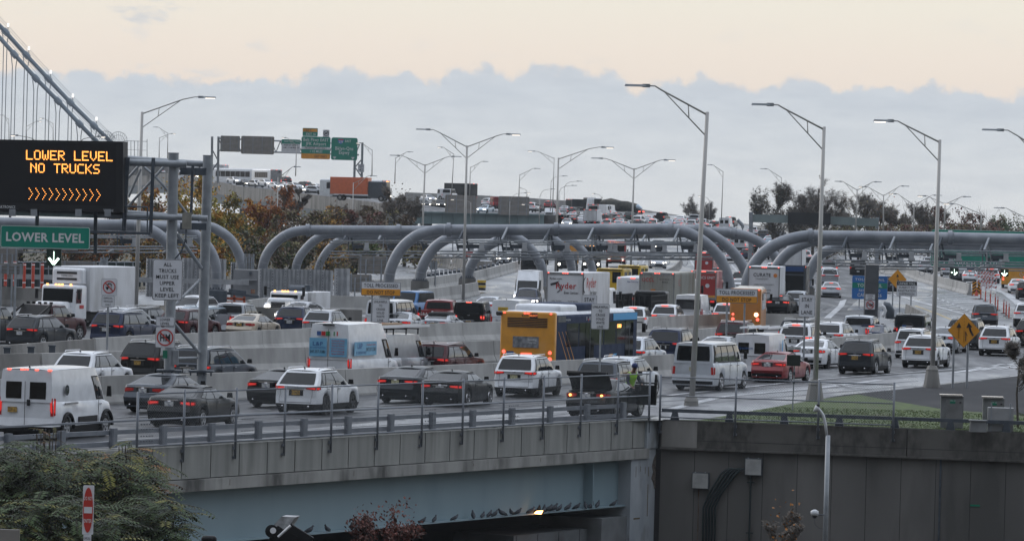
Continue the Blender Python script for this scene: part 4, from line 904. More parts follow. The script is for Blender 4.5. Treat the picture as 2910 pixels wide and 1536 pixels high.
m = MB(); m.tube([(.05, .1, -.06), (.36, .2, -.06)], .02, 6); m.build('mount', [DSTEEL], t); m = MB(); m.tube([(0,0,-.1), (.02, 0, -.35), (.15, .1, -.47), (.34, .2, -.50)], .008, 4); m.build('cable', [DSTEEL], t)
m = MB(); m.tube([(0,0,-.16), (0,0,-.08)], [.05, .08], 8); m.build('lens', [SIGNK], t)
# ---------------------------------------------------------------- toll gantries
GANT = nmat('gantry_tube_paint', (.165,.18,.205), (.25,.265,.29), .8, (.38,.5), (1,1,1), 4, metal=.25)
def arch(px, D, r, name='toll_arch', label='', group='toll gantry arches', studs=0, stx=None):
    pts = [A(x, y, D) for x, y in px]; B = Vector((pts[0].x, pts[0].y, 0)); t = thing(name, label, 'toll gantry', B, 0, group)
    # Catmull-Rom
    P_ = [2*pts[0]-pts[1]]+pts+[2*pts[-1]-pts[-2]]; path = []
    for i in range(1, len(P_)-2):
        for k in range(6):
            u = k/6; a, b, c, d = P_[i-1], P_[i], P_[i+1], P_[i+2]
            path.append(.5*((2*b)+(c-a)*u+(2*a-5*b+4*c-d)*u*u+(3*b-a-3*c+d)*u**3)-B)
    path.append(pts[-1]-B); m = MB(); m.tube(path, r, 20); m.build('arch_tube', [GANT], t, smooth=True)
    for x in (stx or []):
        # flange collar at pixel x on the tube
        best = min(path, key=lambda q: abs((q+B).x/(q+B).y*FPX+PW/2-x)); i = path.index(best); d = (path[min(i+1, len(path)-1)]-path[max(i-1, 0)]).normalized()
        m = MB(); m.tube([best-d*.16, best+d*.16], r*1.28, 20); m.build('flange', [GANT], t, smooth=30)
        m = MB()
        for k in range(10): a = k*.628; m.box((best.x+.2, best.y-r*1.15*math.cos(a), best.z+r*1.15*math.sin(a)), (.12, .06, .06))
        m.build('bolt_ring', [GALV], t)
    for i in range(9, len(path)-4, 13): m = MB(); d = (path[i+1]-path[i-1]).normalized(); m.tube([path[i]-d*.035, path[i]+d*.035], r*1.018, 20, caps=False); m.build('weld_seam', [GALV], t, smooth=True)
    if pts[0].z < 3:
        m = MB(); m.box((0, 0, .5), (1.5, 1.5, 1.0)); m.build('plinth', [CONCD], t); m = MB(); m.box((0, 0, 1.06), (1.3, 1.3, .10)); 
        for k in range(6): m.box((-.5+.2*k, -.6, 1.16), (.07, .07, .14))
        m.build('base_plate', [DSTEEL], t)
    if len(px) > 8 and pts[-1].z < 3:
        m = MB(); q = pts[-1]-B; m.box((q.x, q.y, .5-B.z), (1.5, 1.5, 1.0)); m.build('plinth', [CONCD], t)
    return t
arch([(1105, 868), (1105, 800), (1113, 757), (1140, 707), (1185, 669), (1240, 654), (1275, 653), (1430, 653), (1580, 652), (1760, 651), (1890, 651), (1950, 660), (2005, 690), (2048, 738), (2070, 795), (2076, 856)], 392, .44, label='front toll arch spanning the plaza above the rental box truck', stx=[1271, 1585, 1897])
arch([(1192, 868), (1193, 800), (1204, 750), (1236, 702), (1280, 674), (1330, 660), (1450, 656), (1700, 655), (1960, 654), (2010, 662), (2065, 698), (2108, 750), (2128, 805), (2135, 856)], 412, .44, label='second toll arch of the middle gantry, just behind the front one', stx=[1972])
arch([(1326, 862), (1330, 785), (1345, 742), (1378, 705), (1420, 682), (1480, 668), (1700, 666), (2020, 659), (2075, 662), (2130, 674), (2180, 704), (2218, 750), (2236, 800), (2243, 856)], 432, .44, label='rearmost toll arch of the middle gantry, landing beside the accident truck on the right', stx=[2077])
arch([(743, 820), (745, 768), (757, 725), (785, 688), (825, 662), (875, 654), (1000, 654), (1200, 655), (1380, 656), (1440, 664), (1490, 690), (1525, 730), (1542, 775), (1550, 868)], 402, .40, label='front toll arch of the left-middle gantry above the perforated metal screens', stx=[878, 1142])
arch([(838, 815), (840, 770), (850, 733), (875, 700), (905, 676), (950, 664), (1200, 662), (1500, 662), (1560, 672), (1600, 705), (1622, 745), (1632, 860)], 424, .38, label='second toll arch of the left-middle gantry')
arch([(902, 812), (904, 768), (914, 738), (936, 706), (965, 684), (1010, 672), (1300, 668), (1560, 668), (1620, 682), (1660, 718), (1682, 760), (1690, 850)], 444, .36, label='rearmost toll arch of the left-middle gantry')
arch([(500, 880), (502, 790), (498, 735), (478, 695), (445, 663), (405, 646), (370, 640), (200, 638), (0, 633), (-300, 626)], 330, .38, label='front toll arch at the left, its beam running behind the green lower level sign', stx=[338])
arch([(610, 880), (614, 800), (612, 750), (595, 708), (568, 677), (540, 657), (500, 648), (300, 640), (0, 634), (-300, 628)], 352, .38, label='second toll arch at the left, ending between the two gantry posts and the metal screen')
arch([(692, 830), (690, 772), (680, 725), (656, 682), (625, 657), (595, 644), (540, 640), (300, 640), (0, 636), (-300, 630)], 380, .38, label='rearmost toll arch at the left, coming down beside the equipment cabin')
arch([(2120, 856), (2123, 800), (2143, 750), (2180, 710), (2230, 684), (2290, 671), (2340, 671), (2520, 673), (2700, 676), (2960, 682), (3200, 690)], 385, .46, label='front toll arch at the right, its thick beam leaving the frame at the right edge', stx=[2302, 2706])
arch([(2186, 860), (2190, 800), (2208, 755), (2242, 716), (2290, 690), (2350, 682), (2600, 684), (2960, 692), (3200, 700)], 405, .44, label='second toll arch at the right behind the stay in lane sign')
arch([(2288, 866), (2292, 805), (2305, 765), (2330, 725), (2380, 700), (2450, 692), (2960, 700), (3200, 704)], 428, .44, label='rearmost toll arch at the right, rising behind the thick lamp pole')
def gear(px0, px1, D, yb, n, label, slope=0):
    """tolling equipment rack hung under a gantry: rails, brackets, readers, cameras"""
    X0 = A(px0, yb, D); t = thing('toll_equipment_rack', label, 'equipment rack', X0, 0, 'toll equipment racks'); B = X0
    def q(px, py, d=0): return A(px, py+slope*(px-px0), D)+Vector((0, d, 0))-B
    for dy, dd in ((28, -.6), (34, .6), (58, -.6), (66, .7), (75, -.2)):
        m = MB(); m.tube([q(px0, yb+dy, dd), q(px1, yb+dy, dd)], .06, 6); m.build('rail', [GALV], t, smooth=True)
    for k in range(n):
        px = px0+(px1-px0)*(k+.5)/n
        m = MB(); m.beam(q(px+10, yb-10, -.5), q(px-6, yb+24, -1.2), .16, .12); m.beam(q(px+10, yb, .2), q(px+22, yb+58, .3), .12, .14); m.beam(q(px+6, yb+2, 0), q(px+6, yb+60, 0), .30, .08); m.build('bracket', [GALV if k % 2 else DSTEEL], t)
        m = MB(); c = q(px+34, yb+45); m.box(c, (.95, .7, .26)); m.box(c+Vector((0,-.3,.16)), (1.05, .3, .05)); m.build('reader_panel', [DSTEEL], t)
        m = MB(); c = q(px+58, yb+42, -.5); m.box(c, (.36, .3, .5), 0); m.box(c+Vector((0, -.1, -.3)), (.5, .3, .2)); m.build('flash_unit', [SIGNBK if False else GALVL], t)
        m = MB(); c = q(px-18, yb+75, -.4); m.tube([c, c+Vector((.35, -.25, .18))], .09, 8); m.build('camera', [GALVL], t, smooth=True)
        m = MB(); c = q(px-24, yb+76, -.2); m.tube([c+Vector((.22*math.cos(a), 0, -.25+.22*math.sin(a))) for a in [i*.5-3.6 for i in range(9)]], .025, 5); m.build('cable_loop', [GALVL], t)
        m = MB(); c = q(px+24, yb+68, -.3); m.box(c, (1.2, .3, .09)); m.build('antenna_bar', [GALVL], t)
gear(1250, 1980, 392, 655, 6, 'long rack of toll readers and cameras under the front middle arch', .006)
gear(1340, 2040, 412, 662, 5, 'rack of toll readers hung behind the front middle one')
gear(935, 1330, 424, 656, 4, 'rack of toll cameras and readers under the left-middle arches')
gear(2330, 3000, 385, 680, 5, 'rack of toll readers and cameras under the right-hand arch', .012)
gear(2430, 3000, 405, 688, 4, 'second rack of toll readers behind the right-hand arch beam', .012)
gear(-60, 560, 340, 640, 4, 'rack of toll readers behind the green lower level sign', .004)
# ---------------------------------------------------------------- signs
MB.rt = None
def panel_poly(w, h, r, n=4):
    pts = []
    for sx, sz, a0 in ((1,1,0), (-1,1,90), (-1,-1,180), (1,-1,270)):
        for k in range(n+1): a = R(a0+90*k/n); pts.append((sx*(w/2-r)+r*math.cos(a), sz*(h/2-r)+r*math.sin(a)))
    return pts
def sign(name, label, x0, y0, x1, y1, D, face, lines, border=SIGNK, post=None, cat='sign', group=None, bands=(), diamond=False, tm=SIGNK, backcol=None, yaw=0, ground_py=None, postr=.05, bold=.012, bw=.035):
    """flat sign facing the camera side; lines=(text, cx, cy, capheight, width) as fractions of the face"""
    c = A((x0+x1)/2, (y0+y1)/2, D); s = FPX/D; w = (x1-x0)/s; h = (y1-y0)/s
    t = thing(name, label, cat, (c.x, c.y, 0 if post is not None and c.z > 0 else c.z), R(yaw), group); zc = c.z-t.location.z
    m = MB()
    def poly(ww, hh, y, mi, r): 
        if diamond: P_ = [(0, hh/2), (-ww/2, 0), (0, -hh/2), (ww/2, 0)]
        else: P_ = panel_poly(ww, hh, r)
        return [(a, b+zc) for a, b in P_]
    r = min(w, h)*.09
    m.prism(poly(w, h, 0, 0, r), -.02, .03, 0)
    if border: m.prism(poly(w*(1-bw*.5), h-(w*bw*.5), 0, 1, r), -.026, -.02, 1); m.prism(poly(w*(1-bw*1.6), h-w*bw*1.6, 0, 0, r*.8), -.032, -.026, 0)
    m.build('sign_panel', [face, border or face], t)
    for (b0, b1, bm) in bands:
        q = MB(); ww = w*(1-bw*1.7); q.box((0, -.034, zc+h*(.5-(b0+b1)/2)), (ww, .006, h*(b1-b0))); q.build('sign_band', [bm], t)
    if lines:
        q = MB(); mats = [tm]
        for ln in lines:
            mi = 0
            if len(ln) > 5:
                if ln[5] not in mats: mats.append(ln[5])
                mi = mats.index(ln[5])
            text(q, ln[0], (ln[1]-.5)*w, zc+h*(.5-ln[2])-ln[3]*h/2, ln[3]*h, ln[4]*w if ln[4] else None, y=-.045, mi=mi, bold=bold)
        q.build('lettering', mats, t)
    for px in (post or []):
        x = (px-(x0+x1)/2)/s; q = MB(); top = zc+(h*.3 if not diamond else h*.2)
        q.tube([(x, .07, 0), (x, .07, top)], postr, 8); q.build('sign_post', [GALV], t)
    return t, w, h, zc
def ring(m, cx, cz, r, w, y, mi, n=28):
    vs = [(cx+rr*math.cos(2*math.pi*k/n), y, cz+rr*math.sin(2*math.pi*k/n)) for rr in (r-w/2, r+w/2) for k in range(n)]
    m.add(vs, [(k, (k+1) % n, (k+1) % n+n, k+n) for k in range(n)], mi)
def slash(m, cx, cz, r, w, y, mi, a=-45): m.beam((cx-r*math.cos(R(a)), y, cz-r*math.sin(R(a))), (cx+r*math.cos(R(a)), y, cz+r*math.sin(R(a))), .006, w, mi)
# --- cantilever gantry with the message board
D0 = 187
gt = thing('sign_gantry', 'grey steel truss gantry on two round posts carrying the black message board', 'sign gantry', (A(530, 1050, D0).x, D0, 0))
B = Vector(gt.location)
def q0(px, py, d=0): return A(px, py, D0+d)-B
for (b, t_, d, r) in (((481, 1052), (493, 436), -.6, .20), ((573, 1054), (591, 443), 1.0, .19)):
    m = MB(); lo = q0(*b, d); lo.z = 0; m.tube([lo, q0(*t_, d)], r, 20); m.tube([q0(*t_, d), q0(*t_, d)+Vector((0,0,.03))], r*1.08, 20); m.build('gantry_post', [GALV], gt, smooth=30)
    m = MB(); lo2 = q0(*b, d); m.box((lo2.x, lo2.y, lo2.z), (.95, .7, .07)); 
    for k in range(4): m.box((lo2.x-.4+.26*k, lo2.y-.3, lo2.z-.08), (.06, .06, .16))
    m.build('base_plate', [DSTEEL], gt)
for (p, q_, d, r) in (((-80, 448), (530, 466), -.9, .135), ((350, 450), (592, 467), 1.3, .12), ((-80, 600), (590, 620), -.9, .115), ((350, 604), (590, 620), 1.3, .11)):
    m = MB(); m.tube([q0(*p, d), q0(*q_, d)], r, 14); e = q0(*q_, d); m.tube([e-Vector((.35,0,0)), e-Vector((.30,0,0))], r*1.2, 14); m.build('chord_tube', [GALV], gt, smooth=30)
for (p, q_, w) in (((363, 447), (352, 655), .15), ((436, 448), (428, 662), .13), ((548, 470), (543, 610), .10)):
    m = MB(); m.beam(q0(*p, -1.1), q0(*q_, -1.1), w); m.build('hanger', [DSTEEL], gt)
m = MB()
for p, q_ in (((352, 520), (395, 470)), ((365, 585), (465, 475)), ((400, 480), (365, 560)), ((440, 500), (480, 545)), ((500, 565), (530, 605)), ((410, 475), (440, 500))): m.tube([q0(*p, .2), q0(*q_, .2)], .05, 8)
m.build('truss_brace', [GALV], gt)
m = MB(); m.tube([q0(502, 662, 0), q0(573, 762, .8)], .075, 8); m.tube([q0(494, 868, -.4), q0(568, 795, .8)], .05, 8); m.tube([q0(488, 910, -.4), q0(566, 1002, .8)], .065, 8); m.tube([q0(505, 1017, -.4), q0(560, 1016, .8)], .05, 8); m.build('diagonal_brace', [GALV], gt)
m = MB(); m.box(q0(550, 487, .3), (1.0, .3, .28)); m.box(q0(550, 643, .3), (1.0, .3, .26)); m.build('cross_beam', [DSTEEL], gt)
m = MB(); m.box(q0(531, 627, -1.2), (.34, .3, .62)); m.build('control_box', [nmat('brass_grey_box', (.17,.165,.14), (.24,.23,.20), 3, (.5,.6))], gt)
m = MB(); m.tube([q0(529, 650, -1.2), q0(528, 680, -1.2), q0(515, 715, -1), q0(497, 735, -.8)], .03, 6); m.build('cable', [DSTEEL], gt)
m = MB()
for y in (586, 621): m.tube([q0(350, y, -1.3), q0(420, y+2, -1.3)], .03, 5)
m.tube([q0(350, 586, -1.3), q0(350, 650, -1.3)], .03, 5); m.tube([q0(419, 588, -1.3), q0(419, 660, -1.3)], .03, 5); m.beam(q0(258, 658, -1), q0(430, 663, -1), .8, .10); m.build('catwalk', [DSTEEL], gt)
m = MB(); 
for x in (106, 272): m.beam(q0(x, 595, -1), q0(x-1, 690 if x == 106 else 720, -1), .13)
m.build('sign_bracket', [DSTEEL], gt)
m = MB(); m.box(q0(499, 1015, -.7), (.22, .2, .55)); m.build('meter_box', [GALV], gt); m = MB(); m.box(q0(469, 1006, -.85), (.17, .02, .30)); m.build('asset_tag', [mat('green_tag', (.0,.16,.09), .6)], gt)
# message board
c = A(150, 500, D0-1.6); mbd = thing('message_board', 'large black electronic message board with amber dot-matrix text and arrows', 'message board', (c.x, c.y, 0)); B = Vector(mbd.location)
def qm(px, py, d=0): return A(px, py, D0-1.6+d)-B
m = MB(); tl, tr, bl, br_ = qm(-70, 395), qm(350, 402), qm(-70, 596), qm(349, 604)
dp = Vector((.10, 1.0, 0)); m.add([bl, br_, tr, tl, bl+dp, br_+dp, tr+dp, tl+dp], [(0,1,2,3), (7,6,5,4), (0,4,5,1), (1,5,6,2), (2,6,7,3), (3,7,4,0)])
m.build('housing', [mat('board_housing', (.008,.008,.010), .6)], mbd)
m = MB(); off = Vector((0,-.012,0)); m.add([qm(-60, 404)+off, qm(-60, 572)+off, qm(330, 586)+off, qm(330, 410)+off], [(0,1,2,3)])
m.build('display_face', [nmat('display_face', (.004,.004,.005), (.009,.009,.011), 30, (.7,.8))], mbd)
LED = mat('amber_led', (.4,.15,.02), .4, emit=(1,.36,.07), es=3.4)
F5 = {'L':'1000010000100001000010000100001111','O':'01110100011000110001100011000101110','W':'10001100011000110101101011010101010','E':'11111100001000011110100001000011111','R':'11110100011000111110101001001010001','V':'10001100011000110001100010101000100','N':'10001110011010110011100011000110001','T':'11111001000010000100001000010000100','U':'10001100011000110001100011000101110','C':'01111100001000010000100001000001111','K':'10001100101010011000101001001010001','S':'01111100001000001110000010000111110','>':'10000010000010000010001000100010000',' ':'0'*35}
F5['L'] = '10000100001000010000100001000011111'
def led(txt, x0, x1, y0, y1, slope, name):
    m = MB(); n = len(txt); pitch = (x1-x0)/(n-1+.78); dx = pitch*.78/5; dy = (y1-y0)/6.2; sub = 2 if '>' not in txt else 1
    s = FPX/(D0-1.6); r = dx*.40/s
    for i, ch in enumerate(txt):
        for j, b in enumerate(F5[ch]):
            if b != '1': continue
            cx = x0+i*pitch+(j % 5)*dx*1.08; cy = y0+(j//5)*dy+slope*(cx-x0)
            for ox in ((-.25, .25) if sub == 2 else (0,)):
                for oy in ((-.25, .25) if sub == 2 else (0,)):
                    p = qm(cx+ox*dx*1.05, cy+oy*dy*1.0)+Vector((0,-.03,0)); rr = r*(.58 if sub == 2 else 1.0)
                    m.add([(p.x+rr*math.cos(a), p.y, p.z+rr*math.sin(a)) for a in [k*math.pi/3 for k in range(6)]], [tuple(range(6))])
    m.build(name, [LED], mbd)
led('LOWER LEVEL', 76, 321, 428, 452.5, .02, 'dot_text'); led('NO TRUCKS', 88, 284, 465, 489, .02, 'dot_text'); led('>>>>>>>>>>>', 83, 290, 535, 566, .022, 'dot_arrows')
m = MB(); text(m, 'AKTRONICS', 0, 0, .10, .62, fn=lambda a, b: tuple(qm(20, 589)+Vector((a, -.03, b-.03)))); text(m, 'Vanguard', 0, 0, .10, .36, fn=lambda a, b: tuple(qm(308, 599)+Vector((a, -.03, b-.03)))); m.build('maker_lettering', [SIGNT], mbd)
for x in (31, 92, 219, 302): m = MB(); m.beam(qm(x, 594), qm(x, 614), .14, .12); m.beam(qm(x+9, 594), qm(x+9, 614), .14, .12); m.build('mount', [GALV], mbd)
sign('guide_sign', 'green LOWER LEVEL guide sign hanging below the black message board', 1, 642, 256, 706, D0-1.4, SIGNG, [('LOWER LEVEL', .5, .5, .38, .87)], border=SIGNT, tm=SIGNT, bw=.012, bold=.03)
m = MB()
def arrow_box(x0, y0, x1, y1, D, label, crooked=False):
    c = A((x0+x1)/2, (y0+y1)/2, D); s = FPX/D; w = (x1-x0)/s; h = (y1-y0)/s; t = thing('lane_signal', label, 'lane signal', c, 0, 'lane control signals')
    m = MB(); m.box((0, .1, 0), (w, .22, h)); m.build('housing', [mat('signal_housing', (.006,.02,.012), .5)], t)
    m = MB(); m.beam((0, -.02, h*.36), (0, -.02, -h*.28), .02, w*.14); m.beam((0, -.02, -h*.40), (w*.33, -.02, -h*.04), .02, w*.15)
    if not crooked: m.beam((0, -.02, -h*.40), (-w*.33, -.02, -h*.04), .02, w*.15)
    else: m.box((-w*.3, -.02, -h*.08), (w*.15, .02, w*.15))
    m.build('arrow', [mat('green_white_led', (.7,1,.8), .4, emit=(.75,1,.85), es=3.0)], t); return t
arrow_box(132, 707, 174, 755, D0-1.4, 'square black lane signal with a lit down arrow under the green lower level sign')
arrow_box(2700, 761, 2724, 783, 384, 'lane signal with a broken-looking lit arrow under the right toll arch', True)
arrow_box(2843, 764, 2866, 785, 384, 'lane signal with a lit down arrow in front of the amber bus at the right')
# --- regulatory signs
sign('road_sign', 'white ALL TRUCKS MUST USE UPPER LEVEL KEEP LEFT sign on the grey post', 433, 736, 519, 853, D0-1.5, SIGNW, [('ALL', .5, .13, .085, .27), ('TRUCKS', .5, .28, .09, .58), ('MUST USE', .5, .43, .09, .75), ('UPPER', .5, .58, .09, .50), ('LEVEL', .5, .73, .09, .46), ('KEEP LEFT', .5, .88, .09, .78)], bw=.03)
sign('road_sign', 'small white LOWER LEVEL plate above the crossed-out HM plate on the left grey post', 443, 899, 496, 926, D0-1.5, SIGNW, [('LOWER', .5, .3, .27, .55), ('LEVEL', .5, .72, .27, .48)], bw=.03)
def hm(x0, y0, x1, y1, D, label):
    t, w, h, zc = sign('road_sign', label, x0, y0, x1, y1, D, SIGNW, [('HM', .5, .5, .34, .52)], bw=.02, bold=.03)
    m = MB(); ring(m, 0, zc, min(w, h)*.40, w*.07, -.05, 0); slash(m, 0, zc, w*.38, w*.07, -.055, 0, -45); m.build('red_circle', [SIGNR], t)
hm(442, 929, 497, 987, D0-1.5, 'white plate with HM in a red crossed circle on the left grey post')
t, w, h, zc = sign('road_sign', 'white no U-turn sign with red crossed circle beside the refrigerated truck box', 288, 791, 333, 839, 215, SIGNW, [], post=[308], bw=.02, ground_py=1)
m = MB(); ring(m, 0, zc, w*.37, w*.065, -.05, 0); slash(m, 0, zc, w*.36, w*.065, -.056, 0, -45)
for k in range(8): a0 = math.pi*k/8; a1 = math.pi*(k+1)/8; m.beam((w*.13*math.cos(a0)+.01, -.045, zc+h*.09+w*.13*math.sin(a0)), (w*.13*math.cos(a1)+.01, -.045, zc+h*.09+w*.13*math.sin(a1)), .004, w*.07, 1)
m.beam((w*.13+.01, -.045, zc+h*.09), (w*.13+.01, -.045, zc-h*.2), .004, w*.07, 1); m.beam((-w*.13+.01, -.045, zc+h*.09), (-w*.13+.01, -.045, zc-.02), .004, w*.07, 1); m.add([(-w*.24, -.045, zc), (-.0, -.045, zc), (-w*.12, -.045, zc-h*.2)], [(0,1,2)], 1)
m.build('turn_symbol', [SIGNR, SIGNK], t)
sign('road_sign', 'white OFFICIAL VEHICLES ONLY plate under the no U-turn sign', 289, 839, 326, 872, 214.9, SIGNW, [('OFFICIAL', .5, .22, .15, .68), ('VEHICLES', .5, .5, .15, .7), ('ONLY', .5, .79, .15, .42)], bw=.03)
for (x0, x1, y0, y1, lab, D, ps) in ((1026, 1139, 800, 840, 'TOLL PROCESSED DO NOT STOP sign above the white passenger van at the left', 275, (1058, 1106)), (2035, 2153, 820, 861, 'TOLL PROCESSED DO NOT STOP sign in front of the orange school bus', 262, (2067, 2117))):
    sign('road_sign', lab, x0, y0, x1, y1, D, SIGNW, [('TOLL PROCESSED', .5, .27, .25, .86), ('DO NOT STOP', .5, .75, .25, .70)], post=ps, bands=((.51, .955, SIGNO),), bw=.018, group='toll processed signs')
sign('road_sign', 'UNLAWFUL TO CROSS SOLID WHITE LINE sign in front of the white passenger van', 1057, 848, 1106, 916, 238, SIGNW, [('UNLAWFUL', .5, .13, .095, .78), ('TO', .5, .285, .095, .18), ('CROSS', .5, .44, .095, .5), ('SOLID', .5, .595, .095, .45), ('WHITE', .5, .745, .095, .47), ('LINE', .5, .90, .095, .33)], post=[1082], bw=.03, group='unlawful to cross signs')
sign('road_sign', 'UNLAWFUL TO CROSS SOLID WHITE LINE sign on a thin post before the amber bus end', 1680, 862, 1732, 935, 193, SIGNW, [('UNLAWFUL', .5, .13, .095, .84), ('TO', .5, .285, .095, .18), ('CROSS', .5, .44, .095, .52), ('SOLID', .5, .595, .095, .45), ('WHITE', .5, .745, .095, .47), ('LINE', .5, .90, .095, .33)], post=[1708], bw=.03, group='unlawful to cross signs', postr=.035)
sign('road_sign', 'white STAY IN LANE sign partly hidden behind another sign by the rental truck', 1653, 837, 1696, 900, 250, SIGNW, [('STAY', .5, .22, .17, .66), ('IN', .5, .5, .17, .24), ('LANE', .5, .79, .17, .66)], post=[1672], bw=.03, group='stay in lane signs')
sign('road_sign', 'white STAY IN LANE sign beside the tall lamp pole at the right', 2270, 837, 2316, 900, 238, SIGNW, [('STAY', .5, .22, .17, .66), ('IN', .5, .5, .17, .24), ('LANE', .5, .79, .17, .68)], post=[2288], bw=.03, group='stay in lane signs')
t, w, h, zc = sign('speed_feedback_sign', 'small YOUR SPEED sign with a blank dark display above the red sedan', 2237, 984, 2276, 994, 196, SIGNW, [('YOUR SPEED', .5, .5, .5, .88)], post=None, bw=.02, cat='speed sign')
m = MB(); m.box((0, .05, -.48), (.54, .12, .44)); m.build('display', [mat('blank_display', (.015,.022,.02), .3)], t); m = MB(); m.tube([(.05, .12, -.2), (.0, .12, -3.3)], .03, 6); m.build('sign_post', [GALV], t)
for z in (-1.0, -1.35): m = MB(); m.box((.03, .1, z), (.09, .09, .12)); m.build('bracket', [DSTEEL], t)
# merge diamonds
def diamond(x0, y0, x1, y1, D, label, big):
    t, w, h, zc = sign('warning_sign', label, x0, y0, x1, y1, D, SIGNO, [], border=SIGNK, post=([2712, 2752] if big else [(x0+x1)/2-12]), diamond=True, bw=.02, cat='warning sign', postr=.055 if big else .05)
    m = MB()
    def arr(x, z0, z1, dx=0):
        m.beam((x, -.05, zc+z0*h), (x+dx, -.05, zc+z1*h), .006, w*.06); m.add([(x+dx-w*.075, -.05, zc+z1*h-.02), (x+dx+w*.075, -.05, zc+z1*h-.02), (x+dx+(.0), -.05, zc+z1*h+h*.14)], [(0,1,2)])
    if big:
        arr(-.16*w, -.22, .10); m.beam((.06*w, -.05, zc-.30*h), (.05*w, -.05, zc-.02*h), .006, .02*w); m.beam((.05*w, -.05, zc-.03*h), (.10*w, -.05, zc-.15*h), .006, .015*w)
        for k in range(4): m.beam((.0*w, -.05, zc+(.06+.09*k)*h), (.0*w, -.05, zc+(.105+.09*k)*h), .006, .018*w)
        m.beam((.0, -.05, zc-.33*h), (.0, -.05, zc+.02*h), .006, .018*w)
        m.beam((.28*w, -.05, zc-.14*h), (.20*w, -.05, zc+.0*h), .006, w*.06); m.beam((.20*w, -.05, zc-.01*h), (.17*w, -.05, zc+.10*h), .006, w*.06); m.add([(.07*w, -.05, zc+.09*h), (.25*w, -.05, zc+.11*h), (.13*w, -.05, zc+.24*h)], [(0,1,2)])
    else:
        arr(.0*w, -.28, .14); m.beam((.16*w, -.05, zc-.25*h), (.02*w, -.05, zc-.02*h), .006, w*.06)
    m.build('merge_arrow', [SIGNK], t)
diamond(2693, 890, 2786, 988, 226, 'large orange diamond merge sign with two arrows on twin posts at the lot edge', True)
diamond(2524, 765, 2577, 822, 372, 'smaller orange diamond merge sign behind the unpaid toll sign', False)
sign('road_sign', 'blue TOLL BY MAIL panel half hidden by the dark column', 2421, 783, 2522, 850, 405, SIGNB, [('TOLL BY MAIL', .5, .16, .10, .84, SIGNT), ('TOLLS MAIL', .5, .41, .14, .70, SIGNT), ('PAY BY MAIL TO', .5, .63, .10, .6, SIGNT), ('CAR 45 - 626', .5, .82, .14, .68, SIGNT)], border=SIGNT, post=[2443, 2496], bands=((.30, .53, SIGNG),), tm=SIGNT, bw=.008)
sign('road_sign', 'white UNPAID TOLL SUBJECT TO REGISTRATION SUSPENSION sign on two posts', 2548, 798, 2606, 841, 360, SIGNW, [('UNPAID TOLL', .5, .17, .15, .82, SIGNT), ('SUBJECT TO', .5, .42, .14, .76), ('REGISTRATION', .5, .64, .14, .84), ('SUSPENSION', .5, .85, .14, .74)], post=[2558, 2590], bands=((.04, .29, SIGNK),), bw=.02)
t = MB(); D = 352; P0 = A(2474, 895, D); P1 = A(2477, 752, D)
colm = thing('steel_column', 'thick dark steel column in front of the blue toll by mail panel', 'column', (P0.x, P0.y, 0)); t.box((0, 0, P1.z/2), (.95, .9, P1.z)); t.build('shaft', [nmat('column_paint', (.055,.06,.068), (.09,.095,.105), 1.5, (.5,.65), metal=.2)], colm)
m = MB(); m.box((0, -.47, 1.05), (.24, .02, .22)); m.build('asset_tag', [mat('green_tag', (.0,.16,.09), .6)], colm)
sign('road_sign', 'small white LOWER LEVEL plate on the dark steel column', 2459, 835, 2487, 851, D-.6, SIGNW, [('LOWER', .5, .3, .27, .55), ('LEVEL', .5, .72, .27, .48)], bw=.03)
hm(2458, 852, 2487, 879, D-.6, 'white plate with HM in a red crossed circle on the dark steel column')
sign('road_sign', 'red WRONG WAY plate under the toll gantry by the ramp', 1324, 715, 1344, 731, 470, SIGNR, [('WRONG', .5, .3, .28, .75), ('WAY', .5, .72, .28, .5)], border=SIGNT, tm=SIGNT, bw=.04)
sign('road_sign', 'red DO NOT ENTER sign seen edge-on above the lower left bushes', 235, 1378, 266, 1517, 120, SIGNW, [('DO NOT', .5, .26, .075, .78), ('ENTER', .5, .72, .075, .74)], border=None, tm=SIGNT, cat='sign', yaw=0, group=None)
def dne():
    o = [o for o in bpy.data.objects if o.get('label', '').startswith('red DO NOT ENTER')][0]; s = FPX/120; w = 31/s; h = 139/s; m = MB()
    pts = [(w*.45*math.cos(a), h*.46*math.sin(a)) for a in [k*math.pi/16 for k in range(32)]]; m.prism(pts, -.04, -.021); m.build('red_disc', [SIGNR], o)
    m = MB(); m.box((0, -.042, 0), (w*.74, .006, h*.13)); m.build('white_bar', [SIGNW], o)
    m = MB(); m.tube([(0, .05, -7), (0, .05, h*.4)], .05, 8); m.build('sign_post', [GALV], o)
dne()
sign('road_sign', 'white OFFICIAL plate just below the red do not enter sign', 237, 1518, 259, 1550, 119.9, SIGNW, [('OFFICIAL', .5, .3, .2, .8)], bw=.02)
m = MB(); c = A(8, 1535, 118); m.box(c-c, (.8, .1, .55), 0, 0, 0); tag(m.build('reversed_sign', [SIGNBK], loc=c), 'rounded grey back of a sign in the bottom left corner', 'sign')
